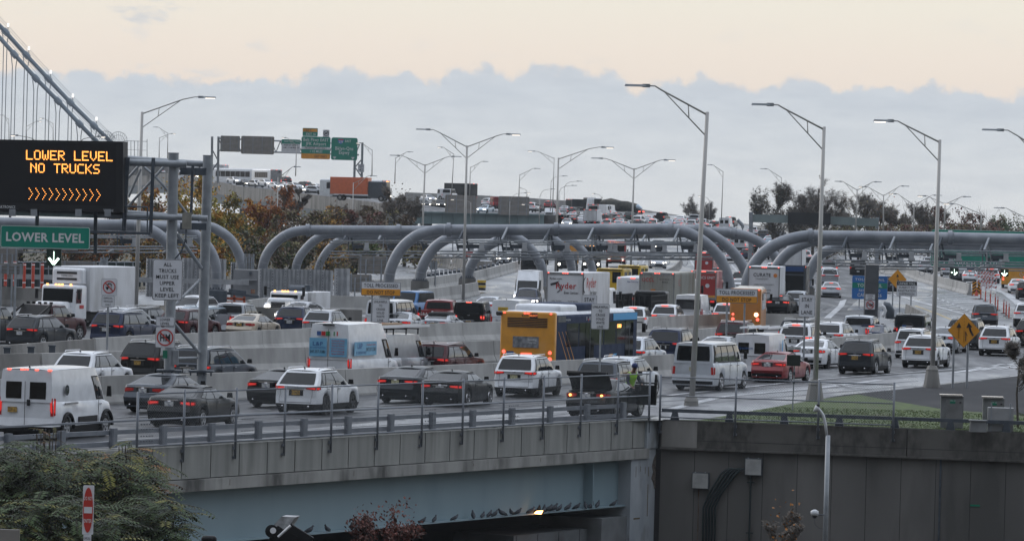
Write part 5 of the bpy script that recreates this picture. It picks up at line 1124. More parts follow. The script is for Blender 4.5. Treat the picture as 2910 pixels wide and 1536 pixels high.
# sign backs on posts
def back(x0, y0, x1, y1, D, label, posts=True, cat='sign back', ribs=2):
    c = A((x0+x1)/2, (y0+y1)/2, D); s = FPX/D; w = (x1-x0)/s; h = (y1-y0)/s; t = thing('reversed_sign', label, 'sign', (c.x, c.y, c.z-h/2), 0, 'backs of road signs')
    m = MB(); m.prism([(a, b+h/2) for a, b in panel_poly(w, h, min(w, h)*.07)], 0, .04); m.build('sign_panel', [SIGNBK], t)
    m = MB()
    for k in range(ribs+1): m.box((w*(-.42+.84*k/ribs), -.05, h/2), (.10, .09, h*1.02))
    for k in range(3): m.box((0, -.02, h*(.2+.3*k)), (w*.94, .03, .04))
    m.build('stiffener', [GALV], t)
    if posts: m = MB(); m.tube([(-w*.25, -.06, -c.z+h/2), (-w*.25, -.06, h*.8)], .07, 6); m.tube([(w*.25, -.06, -c.z+h/2), (w*.25, -.06, h*.8)], .07, 6); m.build('sign_post', [GALV], t)
back(1265, 554, 1354, 605, 829, 'left one of two big sign backs standing on the pale green girder bridge', False, ribs=3)
back(1416, 558, 1504, 611, 832, 'right one of two big sign backs standing on the pale green girder bridge', False, ribs=3)
back(1018, 727, 1106, 778, 400, 'wide grey back of a road sign behind the white passenger van')
back(993, 779, 1056, 830, 390, 'lower grey sign back beside the perforated screens')
back(693, 721, 723, 768, 372, 'small grey sign back on top of the equipment cabin')
back(1221, 740, 1243, 765, 430, 'little grey sign back on two posts by the ramp barrier')
back(-10, 705, 50, 790, 330, 'tall grey sign back at the left edge behind the orange posts')
back(-20, 748, 66, 778, 250, 'low wide grey sign back in front of the orange posts', True)
back(285, 731, 306, 762, 330, 'small grey sign back standing above the refrigerated truck')
# --- far overhead sign gantry
Dg = 900
fg = thing('sign_gantry', 'distant overhead truss gantry with green highway signs over the buses', 'sign gantry', A(600, 520, Dg)); B = Vector(fg.location)
def qf(px, py, d=0): return A(px, py, Dg+d)-B
for x, yb, yt in ((601, 530, 388), (619, 520, 388), (1007, 505, 408), (1028, 505, 405)): m = MB(); m.beam(qf(x, yb), qf(x+2, yt), .42); m.build('gantry_post', [GALV], fg)
for a, b, d in (((620, 393), (1020, 410), 0), ((620, 427), (1020, 440), 0)): m = MB(); m.tube([qf(*a, d), qf(*b, d)], .17, 6); m.build('chord_tube', [GALV], fg)
m = MB()
for k in range(16): x = 622+25*k; y = 394+.042*(x-620); m.tube([qf(x, y), qf(x+12, y+33)], .08, 4); m.tube([qf(x+12, y+33), qf(x+25, y)], .08, 4)
m.tube([qf(603, 425), qf(619, 455)], .1, 4); m.tube([qf(619, 460), qf(603, 485)], .1, 4); m.tube([qf(1026, 455), qf(1009, 475)], .1, 4); m.tube([qf(1009, 475), qf(1026, 500)], .1, 4)
m.build('truss_brace', [DSTEEL], fg)
back(626, 386, 682, 431, Dg-1, 'left rounded sign back mounted on the distant gantry', False, ribs=2)
back(685, 387, 779, 438, Dg-1, 'wider rounded sign back mounted on the distant gantry', False, ribs=3)
sign('guide_sign', 'white and green HOV 3+ ONLY tunnel sign on the distant gantry', 800, 396, 854, 435, Dg-1.5, SIGNW, [('HUGH L CAREY TUNNEL', .56, .15, .13, .84, SIGNT), ('HOV 3+ ONLY', .5, .42, .13, .74), ('6 AM - 10 AM MON-FRI', .5, .6, .10, .86)], border=None, bands=((.02, .32, SIGNG),), bw=.0)
t, w, h, zc = sign('guide_sign', 'green Belt Pkwy EAST JFK Airport sign with an amber EXIT ONLY band', 856, 388, 939, 452, Dg-1.5, SIGNG, [('Belt Pkwy EAST', .5, .14, .14, .86), ('JFK Airport', .5, .32, .14, .70), ('PASSENGER CARS ONLY', .5, .51, .09, .74, SIGNK), ('1 1/2 MILES', .52, .66, .10, .42), ('EXIT ONLY', .68, .88, .11, .42, SIGNK)], border=SIGNT, tm=SIGNT, bands=((.46, .57, SIGNW), (.76, .985, SIGNO)), bw=.012)
sign('guide_sign', 'small green LEFT EXIT 16 tab on top of the Belt Pkwy sign', 860, 364, 903, 387, Dg-1.5, SIGNG, [('LEFT', .36, .27, .3, .46, SIGNK), ('EXIT 16', .55, .74, .3, .62)], border=None, tm=SIGNT, bands=((.08, .46, SIGNO),))
t, w, h, zc = sign('road_sign', 'small white sign with a crossed-out truck on top of the distant gantry', 918, 369, 936, 389, Dg-1.5, SIGNW, [], bw=.03)
m = MB(); ring(m, 0, zc, w*.38, w*.09, -.06, 0); m.box((0, -.05, zc), (w*.42, .01, h*.18), 0); slash(m, 0, zc, w*.36, w*.08, -.07, 0, 45); m.build('truck_symbol', [SIGNK], t)
t, w, h, zc = sign('guide_sign', 'green EAST Bklyn-Qns Expwy sign with a route shield on the distant gantry', 941, 391, 1016, 455, Dg-1.5, SIGNG, [('EAST', .64, .15, .11, .23), ('Bklyn-Qns', .5, .48, .15, .68), ('Expwy', .5, .66, .15, .40)], border=SIGNT, tm=SIGNT, bw=.012)
m = MB(); m.prism([(-w*.14+a*w*.11, zc+h*.33+b*h*.12) for a, b in ((-1, .8), (0, 1), (1, .8), (1, -.2), (0, -1.1), (-1, -.2))], -.05, -.04, 0); m.box((-w*.14, -.055, zc+h*.40), (w*.2, .01, h*.05), 1); text(m, '278', -w*.14, zc+h*.26, h*.1, w*.15, y=-.07, mi=2)
for x in (-.36, .33): m.beam((x*w, -.06, zc-h*.30), (x*w, -.06, zc-h*.40), .01, w*.03, 2); m.add([(x*w-w*.07, -.06, zc-h*.36), (x*w+w*.07, -.06, zc-h*.36), (x*w, -.06, zc-h*.46)], [(0,1,2)], 2)
m.build('route_shield', [SIGNB, SIGNR, SIGNT], t)
sign('road_sign', 'small white SPEED LIMIT 45 sign below the distant gantry', 1017, 466, 1035, 489, Dg-2, SIGNW, [('SPEED', .5, .18, .16, .7), ('LIMIT', .5, .38, .16, .6), ('45', .5, .72, .34, .6)], bw=.04)
# green signs behind the right arch
sign('guide_sign', 'wide green guide sign seen above and through the right toll arch beam', 2645, 656, 3060, 762, 500, SIGNG, [('LOWER LEVEL', .30, .90, .12, .42), ('UPPER', .12, .76, .12, .14)], border=SIGNT, tm=SIGNT, bw=.004)
sgt = thing('sign_gantry', 'steel truss gantry holding the wide green sign at the right', 'sign gantry', A(2660, 690, 502)); B = Vector(sgt.location)
m = MB(); 
for y in (662, 712): m.tube([A(2500, y, 502)-B, A(3060, y+10, 502)-B], .16, 6)
m.build('chord_tube', [GALV], sgt)
# pale green overhead beams near the trees
ob = thing('overhead_beam', 'pale green box-beam gantry with a black message board before the right-hand trees', 'sign gantry', A(2130, 640, 620)); B = Vector(ob.location)
def qo(x, y, d=0): return A(x, y, 620+d)-B
m = MB(); m.beam(qo(2140, 620), qo(2242, 622), .8, 1.0); m.beam(qo(2358, 626), qo(2495, 632), .8, 1.0); m.build('beam', [nmat('green_grey_beam', (.14,.18,.18), (.19,.235,.235), .5, (.6,.7))], ob)
m = MB(); m.beam(qo(2240, 602, -.5), qo(2240, 636, -.5), .1); m.box(qo(2300, 621, -.4), (5.3, .9, 1.5)); m.build('message_panel', [mat('board_housing', (.008,.008,.010), .6)], ob)
m = MB(); m.beam(qo(2134, 636), qo(2134, 602), .5, .5); m.beam(qo(2492, 650), qo(2494, 617), .4); m.beam(qo(2134, 636), Vector((qo(2134, 636).x, 0, -B.z)), .5); m.beam(qo(2493, 660), Vector((qo(2493, 660).x, 0, -B.z)), .5); m.build('gantry_post', [GALV], ob)
# traffic camera by the parapet
c = A(2112, 652, 820); m = MB(); m.tube([c-c, Vector((.9, 0, -.9))], .3, 8); m.box((.9, 0, -1.1), (.5, .4, .5)); m.tube([(.9,0,-1.2), (.9,0,-3)], .12, 6)
tag(m.build('traffic_camera', [GALV], loc=c+Vector((-1,0,1.6))), 'tilted grey camera housing above the far parapet', 'camera')
# --- pale green girder bridge and upper roadway
gb = thing('girder_bridge', 'pale green steel girder bridge carrying the upper roadway behind the toll arches', 'bridge', A(1185, 640, 828)); B = Vector(gb.location)
GG = nmat('green_girder_paint', (.12,.175,.18), (.155,.22,.225), .3, (.6,.7))
def qg(x, y, D=830): return A(x, y, D)-B
m = MB(); a, b = A(1180, 602, 828), A(1546, 611, 838); a2, b2 = A(1180, 634, 828), A(1546, 640, 838)
m.add([a-B, b-B, b2-B, a2-B, a-B+Vector((0,.5,0)), b-B+Vector((0,.5,0)), b2-B+Vector((0,.5,0)), a2-B+Vector((0,.5,0))], [(3,2,1,0), (4,5,6,7), (0,1,5,4), (2,3,7,6), (0,4,7,3), (1,2,6,5)]); m.build('girder', [GG], gb)
m = MB(); m.beam(a-B+Vector((0,-.2,0)), b-B+Vector((0,-.2,0)), .5, .25); m.beam(a2-B+Vector((0,-.2,0)), b2-B+Vector((0,-.2,0)), .5, .12)
for k in range(12): p = a2.lerp(b2, (k+.5)/12)-B; m.box((p.x, p.y-.06, p.z+1), (.07, .1, 1.8))
m.build('flange', [GG], gb)
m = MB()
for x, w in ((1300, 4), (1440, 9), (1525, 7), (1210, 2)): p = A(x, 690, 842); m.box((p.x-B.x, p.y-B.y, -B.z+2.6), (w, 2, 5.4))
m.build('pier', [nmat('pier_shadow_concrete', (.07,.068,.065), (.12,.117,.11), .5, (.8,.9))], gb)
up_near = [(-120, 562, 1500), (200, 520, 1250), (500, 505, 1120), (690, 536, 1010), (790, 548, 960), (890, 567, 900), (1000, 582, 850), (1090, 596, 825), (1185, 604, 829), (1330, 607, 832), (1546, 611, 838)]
near = [A(*p) for p in up_near]; m = MB(); vs = []; n = len(near)
for p in near: vs += [tuple(p), (p.x+ (18 if p.x > -40 else 10), p.y+75, p.z+.25)]
m.add(vs, [(2*i, 2*i+2, 2*i+3, 2*i+1) for i in range(n-1)]); m.build('upper_road', [ASPH])['kind'] = 'structure'
ur = thing('elevated_parapet', 'stained concrete parapet of the elevated road carrying the coaches above the autumn trees', 'parapet', near[1]); B = Vector(ur.location); m = MB()
par = [A(x, y, D-.6) for x, y, D in ((-120, 530, 1500), (200, 505, 1250), (500, 490, 1120), (690, 531, 1010), (790, 541, 960), (890, 553, 900), (1000, 566, 850), (1090, 578, 825), (1185, 596, 829))]
vs = []; 
for p in par: vs += [tuple(p-B), tuple(p-B+Vector((0,0,-2.6))), tuple(p-B+Vector((.2,.5,-2.6))), tuple(p-B+Vector((.2,.5,0)))]
m.add(vs, [(4*i+j, 4*i+4+j, 4*i+4+(j+1) % 4, 4*i+(j+1) % 4) for i in range(len(par)-1) for j in range(4)]); m.build('parapet_wall', [CONCD], ur)
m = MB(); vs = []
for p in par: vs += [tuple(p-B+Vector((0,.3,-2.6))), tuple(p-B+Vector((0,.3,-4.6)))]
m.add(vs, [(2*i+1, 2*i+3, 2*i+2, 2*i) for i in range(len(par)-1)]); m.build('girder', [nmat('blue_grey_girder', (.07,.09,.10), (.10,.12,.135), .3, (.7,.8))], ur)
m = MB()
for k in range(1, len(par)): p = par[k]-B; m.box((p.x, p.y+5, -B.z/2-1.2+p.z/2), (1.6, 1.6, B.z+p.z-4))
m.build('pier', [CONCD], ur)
# upper road wall at the top left behind the message board
m = MB(); c = A(455, 445, 1150); s = FPX/1150
for k in range(2): m.prism([((330+k*4-455)/s, 0), ((515-455)/s, 0), ((515-455)/s, 40/s), ((455-455)/s, 40/s-.3), ((395-455)/s, 48/s), ((330-455)/s, 46/s)], k*1.0, k*1.0+.4)
tag(m.build('anchorage_wall', [CONCD], loc=A(455, 500, 1150)), 'pale concrete wall at the end of the suspension bridge approach', 'wall')
fb = thing('safety_fence', 'thin see-through mesh fence panels on top of the bridge approach wall', 'fence', A(385, 448, 1148)); B = Vector(fb.location); m = MB()
for x in list(range(352, 412, 10))+[418]: m.beam(A(x, 452, 1148)-B, A(x, 400 if x < 405 else 395, 1148)-B, .12)
m.beam(A(352, 400, 1148)-B, A(418, 402, 1148)-B, .1); m.beam(A(352, 425, 1148)-B, A(418, 427, 1148)-B, .06); m.build('fence_frame', [DSTEEL], fb)
# --- suspension bridge cables
sb = thing('suspension_bridge', 'pair of thick suspension bridge cables with vertical rope hangers at the upper left', 'bridge', A(300, 430, 1320)); B = Vector(sb.location)
CBL = nmat('cable_paint', (.16,.20,.245), (.21,.255,.30), .2, (.5,.65), metal=.1)
ROPE = mat('hanger_rope', (.25,.27,.29), .6)
up_ = [(-60, 6), (0, 74), (16, 91), (75, 157), (137, 224), (200, 291), (267, 357), (318, 406)]; lo_ = [(-60, 45), (0, 108), (41, 155), (102, 223), (165, 287), (226, 352), (280, 408)]
for pts, D, bands in ((up_, 1320, (2, 3, 4, 5, 6)), (lo_, 1290, (2, 3, 4, 5))):
    m = MB(); m.tube([A(x, y, D)-B for x, y in pts], .56, 12); m.build('main_cable', [CBL], sb, smooth=True)
    for k in bands:
        p = A(*pts[k], D)-B; q_ = A(*pts[k-1], D)-B; d = (p-q_).normalized(); m = MB(); m.tube([p-d*.9, p+d*.9], .86, 10); m.build('cable_band', [CBL], sb, smooth=30)
        m = MB()
        for o_ in (-.75, .75): m.tube([p+Vector((o_*1.1,0,-.3)), p+Vector((o_*.6,0,-3.2)), Vector((p.x+o_*.6, p.y, p.z-(pts[k][1] < 460)*(470-pts[k][1])*D/FPX))], .12, 5)
        m.build('hanger_rope', [ROPE], sb)
    m = MB(); m.tube([A(x+12, y-12, D)-B for x, y in pts], .05, 4); m.tube([A(x+3, y-14, D)-B for x, y in pts], .04, 4); m.build('hand_rope', [ROPE], sb)
for k in (2, 3, 4, 5, 6):
    x, y = up_[k]; m = MB(); p = A(x+7, y-15, 1320)-B; m.tube([p, p+Vector((0,0,-1.4))], .1, 5); m.build('lamp_stem', [DSTEEL], sb); m = MB(); m.tube([p+Vector((0,0,-.1)), p+Vector((0,0,.9))], .28, 8); m.build('necklace_lamp', [mat('necklace_lamp_lit', (.9,.9,.9), .3, emit=(1,.95,.88), es=.8)], sb)
for k, (x, y) in enumerate(((300, 398), (336, 400))):
    c = A(x, y, 1200); m = MB()
    for j in range(11): a = R(10+16*j); m.beam((0,0,-2), (2.2*math.cos(a), 0, 2.2*math.sin(a)), .07)
    m.tube([(2.2*math.cos(R(10+16*j)), 0, 2.2*math.sin(R(10+16*j))) for j in range(11)], .05, 4); m.tube([(1.5*math.cos(R(10+16*j)), 0, 1.4*math.sin(R(10+16*j))) for j in range(11)], .04, 4)
    tag(m.build('cable_guard', [DSTEEL], loc=c), 'fan-shaped steel guard at the foot of the suspension cable', 'guard', 'cable guards')
# --- perforated metal screens + equipment cabin
def screen(px0, px1, yt, yb, D, label, t2=None):
    a, b = A(px0, yb, D), A(px1, yb, D); s = FPX/D; h = (yb-yt)/s; w = (px1-px0)/s; t = thing('perforated_screen', label, 'screen', (a.x, a.y, max(0, a.z)), 0, 'perforated metal screens')
    m = MB(); n = max(3, int(w/.30)); vs = []
    for k in range(n*2+1):
        x = w*k/(2*n); y = .0 if (k//1) % 2 else .16; hh = h+(.0 if t2 is None else 0)
        vs += [(x, y, -.3), (x, y, hh)]
    m.add(vs, [(2*i, 2*i+2, 2*i+3, 2*i+1) for i in range(2*n)]); m.build('corrugated_panel', [GALVL], t)
    m = MB()
    for k in range(0, n, 3):
        x = w*(k+.5)/n-.0
        for j in range(int(h/.22)): m.box((x, -.008, .15+j*.22), (.05, .012, .08))
    m.build('perforations', [DSTEEL], t)
screen(412, 436, 758, 865, 372, 'left end of the perforated metal screen beside the all trucks sign')
screen(514, 640, 756, 866, 374, 'perforated corrugated metal screen behind the two gantry posts')
screen(653, 669, 755, 860, 370, 'narrow perforated screen strip left of the equipment cabin')
screen(732, 945, 762, 850, 366, 'long perforated corrugated metal screen right of the equipment cabin')
screen(948, 993, 762, 838, 372, 'short end of the perforated screen next to the lower sign back')
c = A(697, 862, 368); m = MB(); s = FPX/368
cb = thing('equipment_cabin', 'grey flat-roofed equipment cabin between the perforated screens', 'cabin', (c.x, c.y, 0)); zt = A(697, 766, 368).z
m = MB(); m.box((0, 1, zt/2), (1.85, 2, zt)); m.build('wall', [nmat('cabin_paint', (.17,.175,.185), (.22,.225,.235), 1, (.6,.7))], cb); m = MB(); m.box((.25, -.15, zt-.75), (1.2, .4, .06)); m.build('canopy', [GALVL], cb); m = MB(); m.box((-.15, -.05, zt-.98), (.3, .1, .2)); m.tube([(.35, -.05, zt-.35), (.35, -.05, zt-.15)], .12, 8); m.build('wall_lamp', [DSTEEL], cb)
m = MB(); m.box((.55, -.01, zt-1.6), (.3, .02, .3)); m.build('warning_plate', [nmat('faded_red_plate', (.25,.06,.04), (.35,.25,.15), 8, (.6,.7))], cb)
m = MB(); p = A(690, 845, 340); fr = thing('scissor_lift', 'orange steel frame with black arms parked before the equipment cabin', 'lift', (p.x, p.y, 0))
def qs(x, y): return A(x, y, 340)-Vector(fr.location)
for a, b in (((635, 832), (696, 838)), ((636, 846), (696, 850)), ((640, 826), (640, 870)), ((666, 832), (666, 866)), ((694, 836), (694, 868)), ((638, 858), (694, 862))): m.beam(qs(*a), qs(*b), .16)
m.build('frame', [mat('safety_orange_steel', (.40,.075,.025), .5)], fr); m = MB(); m.beam(qs(618, 829), qs(736, 843), .18); m.beam(qs(650, 826), qs(700, 832), .2, .3); m.box(qs(620, 845), (1.2, .8, 1.0)); m.build('arm', [DSTEEL], fr)
# --- orange delineator posts at the left, cones and posts at the right
ORG = nmat('orange_plastic', (.42,.045,.025), (.50,.065,.035), 4, (.5,.6)); BAND = mat('reflective_band', (.65,.66,.68), .4)
def post_obj(px, pyb, h, label, group, D=None, r=.055, base=False):
    p = G(px, pyb) if D is None else A(px, pyb, D); t = thing('delineator_post', label, 'delineator post', p, 0, group)
    m = MB(); m.tube([(0,0,0), (0,0,h)], r, 8); m.build('tube', [ORG], t, smooth=30)
    m = MB(); 
    for z in ((.80, .90) if base else (.2, .92)): m.tube([(0,0,h*z), (0,0,h*z+.07)], r*1.06, 8)
    m.build('reflective_band', [BAND], t)
    if base: m = MB(); m.box((0, 0, .03), (.42, .42, .06)); m.build('rubber_base', [RUB], t)
for x in (15, 41, 68, 93, 119): post_obj(x, 818 if x > 50 else 812, 1.45, 'orange delineator post with white bands in the row behind the left barrier', 'orange posts at the left', D=290, r=.09)
for x, y in ((2764, 840), (2787, 849), (2800, 857), (2814, 864), (2828, 874), (2835, 882), (2852, 891), (2859, 898), (2867, 905)): post_obj(x, y, 1.15, 'slim orange channelizer post in the line crossing the hatched gore', 'orange posts on the gore', base=True)
def barricade(px, py, label, D):
    p = A(px, py, D); t = thing('barricade', label, 'barricade', p, 0, 'striped barricades')
    for z in (.55, .95, 1.35):
        m = MB(); m.box((0, -.05, z), (1.15, .04, .20)); b = m.build('striped_board', [SIGNW], t); m = MB()
        for k in range(4): x = -.5+.28*k; m.add([(x, -.075, z-.09), (x+.13, -.075, z-.09), (x+.26, -.075, z+.09), (x+.13, -.075, z+.09)], [(0,1,2,3)])
        m.build('orange_stripe', [ORG], b)
    m = MB()
    for sg in (-1, 1): m.beam((sg*.5, 0, 0), (sg*.5, 0, 1.55), .06); m.beam((sg*.5, -.4, .03), (sg*.5, .4, .03), .07)
    m.build('frame', [BAND], t); m = MB(); m.tube([(.4, 0, 1.55), (.4, 0, 1.72)], .1, 8); m.build('warning_lamp', [ORG], t)
for k, (x, y) in enumerate(((2788, 826), (2802, 828), (2815, 832), (2806, 818), (2792, 815))): barricade(x, y, 'one of the crowded orange striped barricades at the end of the curved wall', 470-4*k)
p = A(2774, 840, 455); t = thing('chevron_board', 'yellow and black chevron board at the nose of the curved wall', 'chevron board', p)
m = MB(); m.box((0, 0, .75), (.75, .05, 1.2)); m.build('board', [SIGNO], t); m = MB()
for k in range(4):
    for sg in (-1, 1): m.beam((0, -.04, .55+.3*k), (sg*.36, -.04, .30+.3*k), .01, .11)
m.build('chevron', [SIGNK], t); m = MB(); m.tube([(0,-.2,0), (0,-.2,.55)], [.2, .03], 8); m.build('cone', [ORG], t)
p = G(1368, 829); t = thing('crash_cushion', 'stack of yellow and black crash cushion drums at the barrier end on the wet ramp', 'crash cushion', p)
for k in range(4): m = MB(); m.tube([(0,0,.15+.22*k), (0,0,.35+.22*k)], .36+.02*(k % 2), 12); m.build('drum', [P['yellow'] if k % 2 else PLAST], t)
p = G(2520, 905); t = thing('guardrail_end', 'black and white banded guardrail end on the traffic island', 'guardrail', A(2518, 900, 330)); B = Vector(t.location); m = MB()
m.tube([A(x, y, 330)-B for x, y in ((2506, 867), (2512, 872), (2516, 882), (2512, 892), (2508, 900))], .12, 6); m.build('white_edge', [BAND], t, smooth=True); m = MB(); m.tube([A(x, y, 331)-B for x, y in ((2510, 868), (2522, 870), (2530, 882), (2528, 905))], .3, 8); m.build('rail_body', [DSTEEL], t, smooth=True)
sheet('traffic_island', [(2520, 905), (2535, 886), (2560, 880), (2625, 890), (2660, 912)], DSTEEL, .14)
# barrier / fence stuff at the left behind the truck
lf = thing('wire_fence', 'dark screened wire fence with rails behind the orange posts', 'fence', A(100, 800, 360)); B = Vector(lf.location); m = MB()
m.add([A(-40, 745, 360)-B, A(-40, 815, 360)-B, A(400, 815, 360)-B, A(400, 745, 360)-B], [(0,1,2,3)]); m.build('green_screen', [nmat('green_screen_cloth', (.018,.03,.03), (.035,.05,.05), 1, (.9,1))], lf)
m = MB(); 
for y in (744, 763): m.tube([A(-40, y, 359.8)-B, A(400, y, 359.8)-B], .04, 5)
for x in range(-30, 400, 24): m.tube([A(x, 742, 359.7)-B, A(x, 818, 359.7)-B], .04, 5)
m.build('fence_frame', [GALV], lf)
g2 = thing('guardrail', 'pale steel guardrail running behind the refrigerated truck', 'guardrail', A(200, 795, 345)); B = Vector(g2.location); m = MB(); m.box(((A(200, 789, 345)-B)), (25, .1, .35)); m.build('rail', [GALVL], g2)
for x in range(-40, 440, 30): m = MB(); m.beam(A(x, 789, 345.2)-B, A(x, 812, 345.2)-B, .15); m.build('rail_post', [DSTEEL], g2)
back(176, 741, 275, 766, 350, 'pale concrete coloured panel above the refrigerated truck roof', False)
# low amber lamp under the bridge
la = thing('work_light', 'glowing orange floodlight under the girder of the overpass', 'floodlight', A1-dA*0+(lambda d: (CP+d*(((A1+nA*.06-CP).dot(nA))/d.dot(nA)))-A1)(fwd*FPX+rv*(1530-PW/2)+uv*(PH/2-1452)))
m = MB(); m.box((0, 0, 0), (.36, .2, .12)); m.build('housing', [PLAST], la); m = MB(); m.add([(-.17, -.11, -.07), (.10, -.11, -.09), (.17, -.11, .05), (-.06, -.11, .03)], [(0,1,2,3)]); m.build('lens', [mat('orange_flood_lit', (1,.5,.2), .3, emit=(1,.42,.14), es=8)], la)
pl = bpy.data.lights.new('work_light_glow', 'POINT'); pl.energy = 3; pl.color = (1,.5,.2); pl.shadow_soft_size = .15; po = bpy.data.objects.new('work_light_glow', pl); COL.objects.link(po); po.parent = la; po.location = (0,-.3,-.1)
# ---------------------------------------------------------------- trucks and buses
BOXW = nmat('white_truck_box', (.50,.51,.53), (.62,.63,.65), .6, (.45,.6), (1,1,.3), 6, c3=(.42,.42,.42), s3=.8)
STEELB = nmat('grey_trim_metal', (.20,.20,.20), (.30,.30,.30), 3, (.4,.6), metal=.4)
def truck(label, px, py, mode, h, H=3.5, W=2.5, L=8.0, floor=1.05, box=None, cab='white', cabL=2.1, cabH=2.45, D=None, name='box_truck', cat='truck', group='trucks in the traffic', hood=0, boxr=.05, door=True, nobox=False, lights=True, far=False, gap=.05, sleeper=0):
    on = math.cos(R(h)) < 0; near = L/2 if on else -L/2
    p = anchor(px, py, mode, h, cabH if nobox and on else H, near, (L/2-cabL-.1) if on else near, D)
    o = vehicle(name, label, cat, p, h, group); o['L'] = L; box = box or BOXW; xb = L/2-cabL-gap
    if not nobox:
        m = MB(); rbox(m, -L/2, xb, W, floor, H, boxr); m.build('cargo_box', [box], o, smooth=25)
        if door and not far:
            m = MB(); rquad(m, -L/2-.01, -W/2+.10, W/2-.10, floor+.1, H-.22); m.build('rear_door', [box], o)
            m = MB(); 
            for y in (-W/2+.04, W/2-.04): m.box((-L/2-.012, y, (floor+H)/2), (.03, .08, H-floor))
            m.box((-L/2-.012, 0, H-.10), (.03, W, .16)); m.box((-L/2-.03, 0, floor-.02), (.08, W, .14)); m.build('door_frame', [STEELB], o)
    m = MB(); m.box((-.2, 0, .72), (L-.8, W*.36, .30)); m.box((0, W*.30, .62), (L*.3, .5, .45)); m.box((0, -W*.30, .62), (L*.3, .5, .45)); m.box((-L/2+.1, 0, .62), (.12, W*.9, .12)); m.build('chassis', [PLAST], o)
    # cab
    cw = W*.92; c = MB(); x1 = L/2
    if hood:
        rbox(c, x1-cabL+.02, x1-hood, cw, .55, cabH, .18, taper=.18); rbox(c, x1-hood-.1, x1, cw*.80, .55, 1.55, .2, taper=.15)
        for sg in (1, -1): rbox(c, x1-hood*1.0, x1-.12, .5, .5, 1.15, .15); c.v[-len(c.v)//1:] = c.v[-len(c.v)//1:]; 
    else: rbox(c, x1-cabL+.02, x1, cw, .5, cabH, .16, taper=.30)
    cabm = P[cab] if isinstance(cab, str) else cab
    c.build('cab', [cabm], o, smooth=35)
    if hood:
        for sg in (1, -1):
            f = MB(); f.tube([(x1-hood*.55, sg*(cw/2-.42), .62), (x1-hood*.55, sg*(cw/2-.02), .62)], .62, 16); 
            f.v = [(a, b, max(c_, .55)) for a, b, c_ in f.v]; f.build('fender', [cabm], o, smooth=35)
    xw = x1-hood if hood else x1; tp = .18 if hood else .30; zb_, zt_ = (1.50, cabH-.22)
    def fx(z): return xw-tp*(z-.5)/(cabH-.5)
    m = MB(); m.grid(lambda a, b: (fx(lerp(zb_, zt_, b))+.02, lerp(-.43, .43, a)*cw, lerp(zb_, zt_, b)), 3, 2); m.build('windshield', [GLASS], o, smooth=True)
    for sg in (1, -1):
        m = MB(); m.grid(lambda a, b: (lerp(fx(lerp(zb_-.05, zt_, b))-.75, fx(lerp(zb_-.05, zt_, b))-.12, a), sg*(cw/2+.012), lerp(zb_-.05, zt_, b)), 1, 1, 0, flip=(sg == -1)); m.build('side_window', [GLASS2], o)
        if not far:
            m = MB(); m.box((xw-.1, sg*(cw/2+.25), 1.95), (.10, .16, .55)); m.tube([(xw-.2, sg*cw/2, 2.1), (xw-.1, sg*(cw/2+.2), 2.15)], .02, 5); m.build('side_mirror', [PLAST], o)
    m = MB(); m.box((x1+.01, 0, .62), (.12, cw*.98, .24)); m.build('bumper', [cabm if hood else PLAST], o)
    if on:
        m = MB(); m.box((x1+.02, 0, 1.08), (.04, cw*.45, .42))
        for k in range(4): m.box((x1+.045, 0, .92+.11*k), (.02, cw*.42, .03), 1)
        m.build('grille', [PLAST, CHROME], o)
        for sg in (1, -1): m = MB(); m.tube([(x1-.10+.02, sg*cw*.36, .98), (x1+.03, sg*cw*.36, .98)], .14, 10); m.build('headlight', [HEAD if lights else HEADOFF], o)
    m = MB()
    if on: 
        for k in (-.75, -.2, 0, .2, .75): m.box((fx(cabH)-.05, k*cw*.45, cabH+.02), (.08, .10, .06))
    else:
        for k in (-.9, -.12, 0, .12, .9): m.box((-L/2-.02, k*W/2, H-.06), (.03, .10, .06))
    m.build('marker_light', [AMB if on else BRAKE], o)
    if not on:
        for sg in (1, -1): m = MB(); m.box((-L/2-.04, sg*(W/2-.28), floor-.22), (.05, .30, .14)); m.build('tail_light', [TAIL], o)
    rw = .48 if H < 3.6 else .50
    wheels(o, [-L/2+1.7 if L < 11 else -L/2+1.1, x1-(hood*.55 if hood else 1.1)]+([-L/2+2.4, xb-.8] if L > 11 else []), W/2-.04, rw)
    return o
def seat_text(o, items, name='lettering'): 
    m = MB(); mats = []
    for fn, args, mt in items:
        if mt not in mats: mats.append(mt)
        fn(m, *args, mi=mats.index(mt))
    m.build(name, mats, o)
RED_T = mat('red_lettering', (.45,.02,.02), .4); BLK_T = mat('black_lettering', (.015,.015,.018), .4); BLU_T = mat('blue_lettering', (.02,.08,.25), .4); ORG_T = mat('orange_lettering', (.6,.20,.03), .4); GRY_T = mat('grey_lettering', (.2,.2,.2), .5); SKY_T = nmat('sky_blue_decal', (.12,.33,.50), (.17,.40,.58), 3, (.3,.4))
